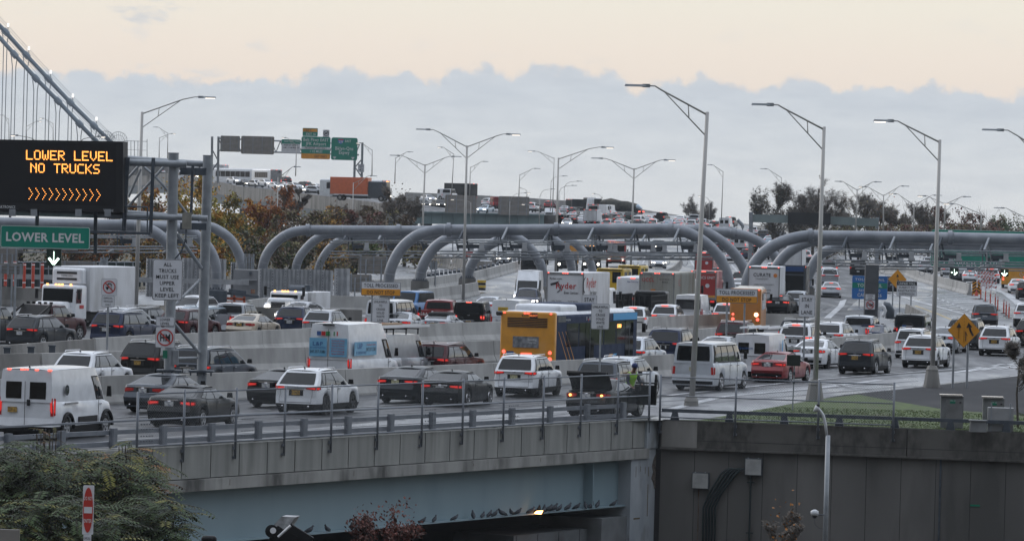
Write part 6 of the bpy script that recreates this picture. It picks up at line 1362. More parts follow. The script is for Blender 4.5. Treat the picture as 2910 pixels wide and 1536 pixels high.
# rental truck
o = truck('white rental box truck with red lettering on its roll door', 1607, 773, 't', 17, H=3.5, W=2.5, L=8.2, floor=.95)
seat_text(o, [(rear_text, ('Ryder', -.08, 2.45, .40, 1.35, -4.135), RED_T), (rear_text, ('Ever better.', -.45, 2.12, .17, 1.0, -4.135), BLK_T), (rear_text, ('Ryder.com', .62, 3.02, .13, .80, -4.135), BLK_T), (rear_text, ('USED TRUCKS', .55, 1.62, .07, .65, -4.135), BLK_T), (rear_text, ('TRUCK RENTAL', -.55, 1.62, .07, .7, -4.135), BLK_T), (rear_text, ('Rental Reservations: 1-800-GO-RYDER', 0, 1.42, .08, 2.0, -4.135), BLK_T),
 (side_text, ('Ryder', -2.4, 2.55, .62, 2.2, -1.262), RED_T), (side_text, ('Ever better.', -1.9, 2.1, .25, 1.6, -1.262), BLK_T)])
m = MB(); m.add([(-4.14, .98-.02*k, 2.75-.0*k) for k in (0,)]+[(-4.14, .35, 2.95), (-4.14, .62, 2.72), (-4.14, .95, 2.62)], [(0,1,2,3)]); m.tube([(-4.14, .62+.33*math.cos(a), 2.50+.30*math.sin(a)) for a in [1.9+.35*i for i in range(8)]], .025, 4); m.tube([(-2.4-1.4+.5*math.cos(a), -1.27, 2.7+.5*math.sin(a)) for a in [1.6+.35*i for i in range(9)]], .03, 4); m.build('swoosh', [BLK_T], o)
# container truck
CONT = nmat('container_paint', (.30,.30,.27), (.38,.38,.345), .8, (.6,.75), (1,1,.2), 7, c3=(.22,.19,.15), s3=.6)
o = truck('pale grey shipping container on a trailer, its twin doors facing back', 1868, 774, 't', 10.5, H=3.25, W=2.44, L=12.5, floor=.75, box=CONT, cabL=2.6, cabH=2.7, boxr=.02, name='container_truck')
for sg in (-1, 1):
    m = MB(); x = -6.2
    while x < 3.4: m.box((x, sg*1.235, 2.0), (.14, .05, 2.3)); x += .28
    m.build('corrugation', [CONT], o)
m = MB(); 
for y in (-.95, -.35, .35, .95): m.tube([(-6.31, y, .85), (-6.31, y, 3.15)], .03, 6)
m.box((-6.28, 0, 2), (.05, .04, 2.4)); m.build('lock_rod', [CONT], o)
seat_text(o, [(rear_text, ('OCCL', .62, 2.62, .26, .85, -6.33), RED_T), (rear_text, ('OOLU 740154 2', -.55, 2.75, .10, .8, -6.33), BLK_T), (rear_text, ('45G1', -.55, 2.55, .10, .4, -6.33), BLK_T), (rear_text, ('MGW 32.5', -.6, 1.9, .12, .7, -6.33), GRY_T), (side_text, ('K C.', -4.3, 2.35, .45, .8, -1.28), RED_T)])
m = MB(); rquad(m, -6.33, .10, .42, 1.75, 2.1); m.build('orange_placard', [ORG_T], o)
# amber and blue bus
def bus(label, px, py, mode, h, L=12.2, W=2.6, H=3.1, D=None, col='busblue', rear='bus', far=False, name='city_bus', winz=(1.5, 2.55), nwin=5, roofcol=None, group='buses in the traffic', wc=None, coach=False):
    on = math.cos(R(h)) < 0; near = L/2 if on else -L/2
    p = anchor(px, py, mode, h, H, near, near, D); o = vehicle(name, label, 'bus', p, h, group)
    cm = P[col] if isinstance(col, str) else col
    m = MB(); rbox(m, -L/2+.06, L/2, W, .35, H-.12, .18); m.build('body', [cm], o, smooth=35)
    m = MB(); rbox(m, -L/2+.1, L/2-.1, W-.12, H-.5, H, .22); m.build('roof', [roofcol or P['white']], o, smooth=35)
    rm = P[rear] if isinstance(rear, str) else rear
    m = MB(); rbox(m, -L/2, -L/2+.35, W+.01, .42, H-.03, .10); m.build('rear_panel', [rm], o, smooth=35)
    for sg in (1, -1):
        n = nwin; x0, x1 = -L/2+1.6, L/2-1.5; w = (x1-x0)/n
        for k in range(n): m = MB(); m.box((x0+w*(k+.5), sg*(W/2+.006), sum(winz)/2), (w*.93, .012, winz[1]-winz[0])); m.build('side_window', [GLASS], o)
    m = MB(); m.grid(lambda a, b: (L/2+.012, lerp(-.44, .44, a)*W, lerp(1.1, H-.6, b)), 1, 1); m.build('windshield', [GLASS], o)
    if on:
        for sg in (1, -1): m = MB(); m.box((L/2+.02, sg*W*.38, .8), (.04, .3, .2)); m.build('headlight', [HEAD], o)
    else:
        for sg in (1, -1): m = MB(); m.tube([(-L/2-.02, sg*(W/2-.2), .95), (-L/2+.02, sg*(W/2-.2), .95)], .10, 12); m.tube([(-L/2-.02, sg*(W/2-.2), 1.25), (-L/2+.02, sg*(W/2-.2), 1.25)], .08, 12); m.build('tail_light', [BRAKE], o)
        m = MB()
        for k in (-.85, -.1, 0, .1, .85): m.box((-L/2-.01, k*W/2, H-.10), (.03, .09, .06))
        m.build('marker_light', [BRAKE], o)
    if not far:
        wheels(o, [-L/2+3.0, L/2-2.6], W/2-.02, .48)
        m = MB(); m.box((L/2-.0, -W/2-.30, 2.2), (.12, .16, .42)); m.tube([(L/2, -W/2+.1, 2.45), (L/2+.1, -W/2-.2, 2.45)], .03, 6); m.build('side_mirror', [PLAST], o)
    return o
o = bus('blue city bus with an amber rear end and louvred engine grille in the middle lanes', 1500, 883, 't', 19.3, nwin=5)
XR = -6.1
m = MB(); 
for k in range(6): m.box((XR-.02, 0, 2.40+.075*k), (.03, 1.9, .035))
m.build('engine_louvre', [BLK_T], o)
m = MB(); rquad(m, XR-.02, .12-.68, .62+.05, 1.45, 1.95); m.build('advert_panel', [nmat('grey_advert', (.10,.11,.12), (.24,.25,.27), 6, (.4,.5))], o)
m = MB(); rquad(m, XR-.03, -.10-.38, .10-.38+.02+.15, 2.78, 3.02); m.build('route_display', [SIGNK], o)
seat_text(o, [(rear_text, ('8585', .12, 2.84, .10, .32, XR-.02), BLK_T), (rear_text, ('SELECT', -.30, 2.86, .09, .38, XR-.05), mat('orange_led_dim', (.4,.1,.03), .5, emit=(1,.25,.06), es=.9)), (rear_text, ('New York City Bus', -.25, 1.02, .09, .95, XR-.02), BLK_T), (rear_text, ('Speeding', -.25, 1.78, .09, .42, XR-.045), SIGNT), (rear_text, ('ruins lives', -.25, 1.66, .07, .4, XR-.045), SIGNT), (side_text, ('I', -1.6, 2.66, .17, .06, -1.315), SIGNT), (side_text, ('NY', -1.1, 2.66, .17, .28, -1.315), SIGNT), (side_text, ('New York City Bus', -4.4, 2.68, .10, .95, -1.315), SIGNT)])
m = MB(); rquad(m, XR-.02, .62, .95, 1.10, 1.27); m.build('blue_sticker', [BLU_T], o)
m = MB(); m.box((XR-.02, .02, 1.18), (.03, .5, .05)); m.build('brake_light', [BRAKE], o)
m = MB(); m.prism([(-1.36-.1, 2.72), (-1.36+.0, 2.62), (-1.36+.1, 2.72)], -1.32, -1.31); m.build('red_heart', [RED_T], o)
for k, (a, b) in enumerate(((-5.6, -4.7), (-5.1, -4.2), (-4.6, -3.7))): m = MB(); m.add([(a, -1.312, 2.2), (a+.05, -1.312, 2.2), (b+.85, -1.312, .5), (b+.75, -1.312, .5)], [(3,2,1,0)]); m.build('gold_stripe', [P['bus']], o)
m = MB(); m.add([(1.0, -1.312, .5), (1.9, -1.312, 1.05), (2.4, -1.312, 1.05), (1.5, -1.312, .5)], [(0,1,2,3)]); m.build('gold_stripe', [P['bus']], o); m = MB(); m.add([(1.6, -1.313, .5), (2.5, -1.313, 1.05), (3.0, -1.313, 1.05), (2.1, -1.313, .5)], [(0,1,2,3)]); m.build('blue_stripe', [mat('bright_blue_vinyl', (.03,.30,.60), .4)], o)
for xd in (-1.1, 4.75): m = MB(); m.box((xd, -1.318, 1.45), (1.2, .012, 2.2)); m.box((xd, -1.326, 1.45), (.05, .014, 2.2), 1); m.build('door', [GLASS, DSTEEL], o)
m = MB(); rbox(m, -4.8, 1.2, 2.2, 3.08, 3.38, .14); m.build('roof_pod', [P['white']], o, smooth=35); m = MB(); rbox(m, -2.5, .3, 2.25, 3.1, 3.42, .12); m.build('roof_fairing', [P['busblue']], o, smooth=35)
m = MB(); squad(m, -1.315, -5.7, -4.6, 2.62, 2.9); m.build('side_vent', [P['grey']], o); m = MB(); squad(m, -1.316, 2.3, 5.9, 2.60, 2.92); m.build('side_sign', [mat('bright_blue_vinyl', (.03,.30,.60), .4)], o); seat_text(o, [(side_text, ('5 BIRD', 3.2, 2.25, .16, .6, -1.325), AMB)], 'route_text')
m = MB(); m.tube([(-6.1, 1.25, 2.95), (-6.3, 1.4, 2.95)], .09, 8); m.build('rear_camera', [PLAST], o)
# school bus
o = bus('orange school bus beside the toll processed sign, with a lit round rear lamp', 2120, 818, 't', 5, L=9, W=1.95, H=2.9, col='school', rear='school', roofcol=P['beige'], nwin=7)
m = MB(); m.tube([(-4.54, -.68, 1.25), (-4.5, -.68, 1.25)], .13, 12); m.build('signal_lamp', [mat('pale_amber_lit', (1,.8,.4), .3, emit=(1,.75,.45), es=3)], o)
# white paratransit bus + black stake bed
o = bus('white city minibus with a red lamp, squeezed between the yellow truck and the shipping container', 1799, 786, 't', 9, L=8, W=2.3, H=2.85, col='white', rear='white', nwin=4)
seat_text(o, [(rear_text, ('New York City Bus', -.1, 2.45, .11, 1.0, -4.03), BLU_T)]); m = MB(); rquad(m, -4.03, -.8, .9, 1.3, 1.36); m.build('red_strip', [BRAKE], o)
p = anchor(1800, 838, 't', 12, 1.9, -3, -3); o = vehicle('stake_bed_truck', 'black slatted stake bed truck in front of the shipping container', 'truck', p, 12, 'trucks in the traffic')
m = MB()
for k in range(26): m.box((-3+.24*k, -1.2, 1.45), (.09, .05, .95)); m.box((-3+.24*k, 1.2, 1.45), (.09, .05, .95))
for z in (1.05, 1.5, 1.88): m.box((0, -1.2, z), (6, .06, .08)); m.box((0, 1.2, z), (6, .06, .08))
for k in range(7): m.box((-3, -1.1+.36*k, 1.45), (.05, .10, .95))
m.box((-3, 0, 1.88), (.08, 2.4, .10)); m.build('stake_rails', [PLAST], o); m = MB(); m.box((0, 0, .95), (6.2, 2.4, .14)); m.box((0, 0, .7), (6, .8, .3)); m.build('bed', [PLAST], o); m = MB(); rbox(m, 3.1, 4.9, 2.2, .5, 2.1, .2, taper=.3); m.build('cab', [P['black']], o, smooth=35); wheels(o, [-1.8, 4.1], 1.2, .42)
# yellow work trucks
YEL = P['yellow']
def yellow_truck(px, py, label, D, w=2.4, H=3.2):
    p = A(px, py, D); p.z = 0; s = FPX/D; o = vehicle('work_truck', label, 'truck', p, 14, 'yellow work trucks'); zt = A(px, py, D).z
    m = MB(); rbox(m, -1.6, 1.6, w, .9, zt, .10, taper=.05); m.build('cab', [YEL], o, smooth=30)
    for y in (-w*.24, w*.24): m = MB(); m.box((-1.61, y, zt-.72), (.03, w*.30, .9)); m.build('rear_window', [GLASS], o)
    for x in (-.8, .7): m = MB(); m.box((x, -w/2-.005, zt-.72), (1.0, .03, .9)); m.build('side_window', [GLASS], o)
    m = MB(); m.box((1.0, 0, 1.0), (5.5, w*.9, .5)); m.box((-1.7, 0, .9), (.25, w, .35)); m.box((-1.7, w*.3, 1.5), (.3, .4, .8)); m.build('chassis', [YEL], o); m = MB(); m.tube([(-1.2, -w/2+.2, zt), (1.2, -w/2+.2, zt+.02)], .05, 6); m.box((-1.66, 0, zt-.1), (.05, w*.9, .08)); m.build('roof_bar', [PLAST], o)
    wheels(o, [-.6, 2.6], w/2, .5); return o
yellow_truck(1746, 762, 'boxy yellow work truck cab with big rear windows left of the white city minibus', 412, 2.35)
yellow_truck(1800, 753, 'second yellow work truck half hidden behind the first one', 425, 2.0)
# white refrigerated truck (oncoming)
o = truck('white refrigerated truck with a big cooling unit over its cab, facing this way', 205, 756, 't', 203, H=3.55, W=2.45, L=8.6, floor=1.0, cab='white', cabL=2.9, cabH=2.5, hood=1.25)
xb = 8.6/2-2.95
m = MB(); rbox(m, xb-.05, xb+.55, 2.0, 2.55, 3.45, .16); m.build('cooling_unit', [P['white']], o, smooth=35); m = MB()
for z in (3.18, 2.82): m.box((xb+.56, 0, z), (.03, 1.3, .13))
m.build('vent', [SIGNK], o); seat_text(o, [(front_text, ('THERMO KING', 0, 2.97, .09, .75, xb+.58), BLK_T)]); m = MB(); squad(m, 1.14, 1.9, 2.4, 1.15, 1.35); m.build('red_decal', [RED_T], o)
# other oncoming trucks
o = truck('white flatbed utility truck with lit roof lamps, facing this way below the perforated screen', 836, 826, 't', 196, H=2.0, W=2.2, L=7, floor=.9, cabL=3.0, cabH=1.95, hood=1.1, D=None, nobox=True, name='utility_truck')
m = MB(); rbox(m, -3.5, .4, 2.3, .8, 1.9, .06); m.build('tool_body', [BOXW], o, smooth=30); m = MB(); m.tube([(-.2,-.5,1.95), (-.2,.5,1.95)], .35, 12); m.box((-1.8, 0, 2.05), (.6, .8, .5)); m.build('hose_reel', [DSTEEL], o)
o = truck('red fire engine coming this way behind the yellow trucks', 1750, 759, 'g', 181, H=3.1, W=2.5, L=8.5, cab='fire', cabL=2.6, cabH=3.0, box=P['fire'], name='fire_engine')
m = MB(); m.box((3.5, 0, 3.1), (.4, 2.1, .18)); m.build('light_bar', [BRAKE], o)
truck('dark long nosed semi tractor facing this way, left of the red fire engine', 1680, 775, 'g', 181, H=3.0, W=2.3, L=8, cab='dgrey', cabL=4.0, cabH=3.0, hood=1.6, nobox=True, name='semi_tractor')
o = truck('amber and white box truck coming this way behind the rental truck', 1610, 776, 'g', 181, H=3.5, W=2.5, L=8, cab='dgrey', cabL=2.2, cabH=2.3, box=P['bus'], name='box_truck')
truck('black dump truck cab with amber marker lamps just behind the tall white van', 1514, 800, 'g', 181, H=2.9, W=2.5, L=8, cab='black', cabL=2.2, cabH=2.7, box=P['black'], name='dump_truck', lights=False)
# rescue vans
for px, py, lab, txt in ((2001, 716, 'farther red rescue truck with white lettering and a badge, right of the tall lamp pole', 'HART OPS'), (2000, 769, 'nearer red rescue truck with white lettering, right of the shipping container', 'BCS UNIT')):
    o = truck(lab, px, py, 't', 8, H=3.1, W=1.95, L=6.5, box=P['fire'], cab='fire', cabH=2.4, name='rescue_truck'); seat_text(o, [(rear_text, (txt, -.3, 2.5, .2, 1.1, -3.29), SIGNT)]); m = MB(); m.tube([(-3.29, -.3, 2.0), (-3.26, -.3, 2.0)], .16, 10); m.build('badge', [SIGNW], o)
    m = MB(); rquad(m, -3.28, -.9, .9, 1.12, 1.28); m.build('yellow_stripe', [P['bus']], o)
o = truck('white delivery truck with a small orange logo on its rear door', 2172, 757, 't', 7, H=3.5, W=2.4, L=8, name='box_truck'); seat_text(o, [(rear_text, ('CURATE', .15, 2.75, .26, 1.3, -4.04), BLK_T), (rear_text, ('TRANSPORT', .15, 2.52, .12, 1.0, -4.04), GRY_T), (rear_text, ('SAME DAY DELIVERY', 0, 2.1, .10, 1.5, -4.04), GRY_T), (rear_text, ('800.501.1596', 0, 1.7, .11, 1.1, -4.04), GRY_T)]); m = MB(); m.tube([(-4.04, -.85, 2.85), (-4.02, -.85, 2.85)], .15, 10); m.build('logo', [ORG_T], o)
o = truck('grey-white box truck rising behind the right arches beside the delivery truck', 2246, 700, 't', 7, H=3.8, W=2.5, L=9, name='box_truck')
o = truck('dark rigged truck with an open frame body below the grey-white box truck', 2252, 755, 't', 7, H=3.3, W=2.3, L=6, box=P['black'], cab='black', floor=1.2, name='tow_truck')
m = MB()
for y in (-1, 1): m.beam((-3.3, y, .6), (-3.3, y, 3.4), .12)
m.beam((-3.3, -1, 2.6), (-3.3, 1, 2.6), .12); m.beam((-3.3, -1, 3.3), (-3.3, 1, 3.3), .12); m.build('rear_frame', [DSTEEL], o); m = MB(); rquad(m, -3.05, -.9, .9, 2.85, 3.25); m.build('blue_sign_box', [BLU_T], o)
o = truck('small white box truck high on the hill among the densest traffic', 1676, 645, 'g', 12, H=3.0, W=2.3, L=6, name='box_truck', far=False); 
o = truck('small white minibus with a dark rear window near the crest of the hill', 1685, 619, 'g', 20, H=2.5, W=2.1, L=6.5, name='minibus', floor=.5, cat='bus'); m = MB(); rquad(m, -3.29, -.85, .85, 1.35, 2.15); m.build('rear_window', [GLASS], o)
o = truck('black dump truck silhouetted on the crest of the hill', 1616, 602, 'd', 60, D=985, H=2.6, W=2.4, L=6, box=P['black'], cab='dgrey', name='dump_truck', cabH=3.0)
# flatbed with netted load
p = A(1812, 614, 960); o = vehicle('flatbed_truck', 'long flatbed truck with a netted dark load on the hill crest', 'truck', p, -55, 'trucks in the traffic')
m = MB(); m.box((4.2, 0, .95), (10, 2.4, .25)); m.build('flatbed', [PLAST], o); m = MB(); random.seed(11)
m.tube([(-.5,0,1.3), (.5,0,1.7), (2.5,0,1.9), (4.5,0,2.0), (6.5,0,2.2), (8.2,0,2.0), (8.8,0,1.5)], [.3,.7,.9,1.0,1.1,1.0,.3], 12); m.v = [(a+random.uniform(-.1,.1), b+random.uniform(-.1,.1), c+random.uniform(-.1,.1)) for a,b,c in m.v]; m.build('netted_load', [nmat('netted_load', (.02,.022,.018), (.07,.065,.05), 1.5, (.9,1))], o, smooth=True)
m = MB(); m.box((9.4, 0, 2.0), (.2, 2.3, 2.4)); m.build('headrack', [PLAST], o); m = MB(); rbox(m, 9.6, 11.6, 2.3, .6, 3.3, .2, taper=.3); m.build('cab', [P['white']], o, smooth=30); m = MB(); m.box((10.8, -1.16, 2.5), (.7, .03, .7)); m.build('side_window', [GLASS2], o); wheels(o, [0, 1.2, 8.4, 11], 1.2, .5)
m = MB(); m.tube([(-.9,0,1.4), (-.1,.2,1.9), (.6,0,1.6)], [.25,.5,.3], 8); m.build('white_bundle', [P['ltblue']], o); m = MB(); m.box((-.85, .7, .9), (.05, .7, .2)); m.box((-.85, -.7, .9), (.05, .7, .2)); m.build('tail_light', [BRAKE], o)
# upper roadway coaches and orange trailer
def coach(px, py, D, h, label, L=13.5, dark=True, **k):
    o = bus(label, px, py, 'd', h, L=L, W=2.6, H=3.5, D=D, col='white', rear=STEELB if dark else 'white', far=True, name='coach', winz=(1.75, 2.9), nwin=7, group='coaches on the elevated road'); m = MB(); rquad(m, -L/2-.02, -.9, -.45, 2.85, 3.15); m.build('route_display', [BLK_T], o); return o
coach(737, 527, 1045, -48, 'left one of two white coaches seen from behind on the elevated road')
coach(785, 529, 1030, -30, 'right one of two white coaches seen from behind on the elevated road', L=9)
coach(1098, 567, 900, -62, 'white coach with a blue advert on its flank behind the orange trailer')
o = truck('orange box trailer hauled by a dark sleeper tractor heading right on the elevated road', 1106, 573, 'd', 104, D=818, H=3.9, W=2.5, L=9.9, floor=1.1, box=P['orange'], cab='grey', cabL=3.4, cabH=3.3, name='semi_truck')
o = truck('large white truck body just left of the coaches behind the gantry legs', 640, 519, 'd', -60, D=1100, H=4.0, W=2.5, L=12, name='semi_truck', far=True)
o = truck('white cabbed truck with a dark box on the crest behind the left big sign back', 1345, 572, 'd', -50, D=1000, H=3.6, W=2.5, L=9, box=P['black'], name='semi_truck', far=True)
# amber bus at the right
o = bus('amber rear end of a city bus leaving the frame at the right edge', 2880, 819, 'g', 6, L=12, W=2.6, H=3.1)
m = MB(); 
for k in range(6): m.box((-6.02, 0, 2.40+.075*k), (.03, 1.9, .035))
m.build('engine_louvre', [BLK_T], o)
# ---------------------------------------------------------------- cars: nearest carriageway
VL = []
def C(*a, **k): VL.append(a); return car(*a, **k)
t = C('cargovan', 'white', 70, 1253, 'g', 'big white cargo van at the lower left corner with two square rear windows', h=17, plate=PLATEY, sc=1.0)
def van_extras():
    o = t; m = MB()
    for k in (-.8, -.35, 0, .15, .6): m.box((-2.66, k, 2.27), (.06, .12, .05))
    m.build('marker_light', [BRAKE], o)
    m = MB(); m.box((-2.77, 0, 1.1), (.012, .015, 1.6)); m.box((-2.76, -.12, 1.22), (.03, .10, .2)); m.build('door_seam', [PLAST], o)
    m = MB(); m.tube([(-1.75, -1.025, 1.62), (-1.75, -1.045, 1.62)], .17, 16); m.build('porthole_window', [GLASS2], o); m = MB(); m.box((-1.35, -1.04, 1.18), (1.1, .03, .06)); m.build('slide_rail', [STEELB], o)
    m = MB(); m.box((.1, -1.04, .62), (1.6, .03, .22)); m.build('side_cladding', [PLAST], o)
    for x in (-1.6, 1.75): m = MB(); m.tube([(x+.50*math.cos(a), -1.03, .36+.50*math.sin(a)) for a in [math.pi*k/12 for k in range(13)]], .06, 6); m.build('arch_trim', [PLAST], o)
van_extras()
C('sedan', 'grey', 402, 1176, 'g', 'slate grey sedan behind the black sedan, next to the first concrete barrier', plate=PLATEW, lit=0, sc=.97)
C('sedan', 'black', 477, 1218, 'g', 'dusty black sedan nearest the fence, right of the white cargo van', plate=PLATEW, h=18)
C('sedan', 'black', 752, 1160, 'g', 'black sedan mostly hidden to the left of the white crossover with roof rails', plate=PLATEW)
C('suv', 'white', 838, 1178, 'g', 'white crossover with black wheels and roof rails in the near lane', plate=PLATEY, rim=DRIM, sc=1.0, h=19)
C('sedan', 'dgrey', 1120, 1147, 'g', 'dark grey smooth electric sedan left of the black coupe', plate=PLATEN, rim=DRIM, sc=.98)
C('coupe', 'black', 1247, 1158, 'g', 'glossy black coupe with bright-rimmed dark wheels', plate=PLATEW, rim=CHROME, h=18)
C('bigsuv', 'white', 1458, 1130, 'g', 'white crossover with sharp red tail lamps, right of the black coupe', plate=PLATEN, rim=DRIM, h=15.5, sc=.95)
C('bigsuv', 'grey', 1702, 1024, 't', 'SUV painted grey to carry its rear shade, just behind the open-boot sedan', h=16, sc=.97)  # silver body painted grey because its rear stands in shade
C('suv', 'lsilver', 1755, 1014, 't', 'pale silver crossover peeping out behind the grey SUV at the railing', h=17)
bs = C('sedan', 'black', 1663, 1190, 'g', 'black sedan with its boot lid raised, stopped by the guardrail', h=20, lit=0, skip=('brake_light',))
m = MB(); m.grid(lambda a, b: (-1.75-.62*b+.08*math.sin(b*3), lerp(-.80, .80, a), 1.10+.62*b), 4, 4); m.grid(lambda a, b: (-1.71-.62*b+.08*math.sin(b*3), lerp(-.80, .80, a), 1.13+.62*b), 4, 4); m.box((-2.38, 0, 1.70), (.10, 1.55, .16)); m.build('boot_lid', [P['black']], bs, smooth=True)
m = MB(); m.box((-1.95, 0, 1.045), (.75, 1.3, .03)); m.build('boot_opening', [SIGNK], bs)
for y in (-.62, .62): m = MB(); m.tube([(-2.44, y, .88), (-2.40, y, .88)], .05, 8); m.build('rear_indicator', [AMB], bs)
m = MB(); m.box((.9, -1.25, .85), (.08, .85, .75)); m.box((.9, -1.25, 1.3), (.05, .8, .06)); m.build('open_door', [P['black']], bs); m = MB(); m.box((.98, -1.62, 1.35), (.08, .07, .55)); m.build('door_edge', [PLAST], bs)
C('passvan', 'lsilver', 1967, 1112, 'g', 'silver passenger van with large windows behind the tallest lamp pole', plate=PLATEN, h=19, lit=0, skip=('brake_light',), rim=CHROME)
C('sedan', 'red', 2178, 1088, 'g', 'bright red sedan under the small speed sign', plate=PLATEW, h=20, sc=.96)
C('sedan', 'white', 2292, 1048, 'g', 'white sports sedan just right of the red one, crossed by a lamp pole', plate=PLATEW, h=18, rim=DRIM)
C('suv', 'dgrey', 2427, 1065, 'g', 'dark grey crossover with an amber plate, right of the white sports sedan', plate=PLATEY, h=17.5)
C('suv', 'white', 2607, 1047, 'g', 'white crossover with C-shaped red lamps behind the pedestal lamp pole', plate=PLATEY, h=16, sc=1.0)
C('suv', 'white', 2823, 1013, 'g', 'white crossover with a black rear skirt right of the large merge sign', plate=PLATEY, h=14)
C('minivan', 'white', 2582, 1018, 'g', 'boxy white compact van with tall lamps behind the white crossover with C-shaped lamps', h=14, sc=.93, wide=.95)
C('sedan', 'silver', 2672, 1004, 'g', 'silver sedan tucked between the lamp pole and the large merge sign', h=14)
C('bigsuv', 'dgrey', 2732, 994, 'g', 'dark SUV hidden behind the large merge sign', h=14)
C('suv', 'grey', 2798, 933, 'g', 'grey crossover seen squarely from behind, above the large merge sign', h=5)
C('suv', 'white', 2915, 930, 'g', 'sliver of a white car at the right edge below the orange posts', h=8)
C('suv', 'black', 2925, 988, 'g', 'dark car cut by the right edge with one glowing tail lamp', h=12)
# middle carriageway
C('suv', 'white', 222, 999, 't', 'white rounded crossover behind the first barrier, above the cargo van', h=18, rim=DRIM)
C('bigsuv', 'black', 407, 969, 't', 'black SUV with wide red lamps and an amber plate, left of the gantry posts', h=23, plate=PLATEY, sc=.97)
C('minivan', 'grey', 545, 985, 't', 'grey minivan with roof rails behind the two gantry post bases', h=23)
lp = C('highvan', 'white', 938, 917, 't', 'tall white van with sky-blue contractor panels and small flags on its rear doors', h=20)
HL = 2.99
m = MB()
def pr(y0, y1, z0, z1, mi=0): rquad(m, -HL-.07, y0, y1, z0, z1, mi)
pr(.06, .85, 1.35, 2.12); pr(-.85, -.06, 1.35, 2.12); m.build('blue_panel', [SKY_T], lp)
m = MB(); squad(m, -1.045, -2.7, -.2, 1.40, 1.98); m.build('blue_panel', [SKY_T], lp)
m = MB()
for k, mi in enumerate((0, 1, 2)): rquad(m, -HL-.06, .34-.2*k, .52-.2*k, 2.22, 2.40, mi)
rquad(m, -HL-.06, -.28, -.23, 2.22, 2.40, 2); rquad(m, -HL-.06, -.42, -.37, 2.22, 2.40, 1); m.build('flag_sticker', [BLU_T, RED_T, mat('flag_green', (.02,.2,.05), .5)], lp)
seat_text(lp, [(rear_text, ('L&P', .46, 1.80, .16, .45, -HL-.09), BLU_T), (rear_text, ('NY CONSTRUCTION', .46, 1.68, .07, .7, -HL-.09), BLU_T), (rear_text, ('347.357.5383', .46, 1.50, .11, .68, -HL-.09), BLK_T)]+[(rear_text, (s_, -.45, 2.0-.11*i, .06, .58, -HL-.09), RED_T) for i, s_ in enumerate(('Roofing & Siding', 'Interior & Exterior', 'Tile & Stone', 'Pavers & Concrete', 'Painting', 'General Renovation'))]+
 [(side_text, ('L&P', -2.1, 1.70, .22, .55, -1.056), BLU_T), (side_text, ('NY CONSTRUCTION', -2.0, 1.48, .10, 1.1, -1.056), BLU_T), (side_text, ('347.357.5383', -.85, 1.58, .15, 1.1, -1.056), BLK_T), (side_text, ('Roofing & Siding', -.85, 1.82, .06, 1.0, -1.056), RED_T)])
m = MB(); m.box((-HL-.07, 0, 1.5), (.012, .015, 2.0)); m.box((-HL-.06, 0, 2.66), (.1, .5, .06)); m.build('door_seam', [PLAST], lp)
gv = C('cargovan', 'silver', 1052, 949, 't', 'silver cargo van with ladders on a roof rack, behind the tall contractor van', h=22, sc=.93)
m = MB(); 
for x in (-1.8, -.3, 1.1):
    m.beam((x, -.8, 2.3), (x, -.8, 2.55), .05); m.beam((x, .8, 2.3), (x, .8, 2.55), .05); m.beam((x, -.85, 2.55), (x, .85, 2.55), .05)
m.build('roof_rack', [PLAST], gv)
ld = thing('ladder', 'pale extension ladder lying on the roof rack of the silver cargo van', 'ladder', gv.location, gv.rotation_euler[2]); m = MB()
for y in (-.65, -.25): m.box((-.3, y, 2.48), (5.6, .04, .10))
for k in range(18): m.box((-3.0+.31*k, -.45, 2.48), (.04, .4, .04))
m.build('ladder_rails', [BAND], ld); m = MB(); m.box((-.3, .3, 2.52), (3.2, .35, .14)); m.build('timber', [mat('pale_timber', (.35,.24,.15), .8)], ld)
C('bigsuv', 'maroon', 1228, 974, 't', 'dark red SUV with a white plate right of the silver cargo van', h=22, plate=PLATEW, sc=.96)
C('suv', 'lsilver', 1790, 957, 't', 'silver-white crossover poking out in front of the amber and blue bus', h=17)
C('bigsuv', 'dblue', 1892, 933, 't', 'blue-grey SUV with chrome rails behind the silver-white crossover', h=14)
C('sedan', 'silver', 2040, 955, 't', 'light grey sedan roof showing behind the silver passenger van', h=19)
C('bigsuv', 'maroon', 2082, 912, 't', 'dark maroon SUV with a lit centre brake lamp below the toll processed sign', h=14, sc=.97)
sp = C('cargovan', 'white', 2138, 948, 't', 'white telecom service van with a blue side stripe and ladders on the roof', h=15.5, lit=0, sc=.93)
seat_text(sp, [(rear_text, ('Spectrum', .3, 1.55, .14, .75, -2.79), BLU_T), (side_text, ('Spectrum', .6, 1.25, .22, 1.3, -1.06), GRY_T)]); m = MB(); m.add([(-.6, -1.045, .7), (-.3, -1.045, .7), (-.1, -1.045, 2.0), (-.35, -1.045, 2.0)], [(0,1,2,3)]); m.add([(-.6, -1.045, .6), (1.6, -1.045, .6), (1.6, -1.045, .72), (-.6, -1.045, .85)], [(0,1,2,3)]); m.build('blue_stripe', [mat('bright_blue_vinyl', (.03,.30,.60), .4)], sp)
m = MB()
for y in (-.7, -.3, .2, .6): m.box((-.2, y, 2.42), (4.4, .05, .09))
for k in range(12): m.box((-2.2+.36*k, -.5, 2.42), (.05, .4, .05)); m.box((-2.2+.36*k, .4, 2.42), (.05, .4, .05))
tag(m.build('ladder', [BAND], loc=sp.location, rz=sp.rotation_euler[2]), 'pair of ladders lying on the roof of the white telecom van', 'ladder')
C('bigsuv', 'white', 2263, 919, 't', 'white SUV with bright red lamps behind the stay in lane post', h=14, lit=2)
C('bigsuv', 'dgrey', 2262, 906, 't', 'dark roofed SUV right behind the white one by the stay in lane sign', h=17)
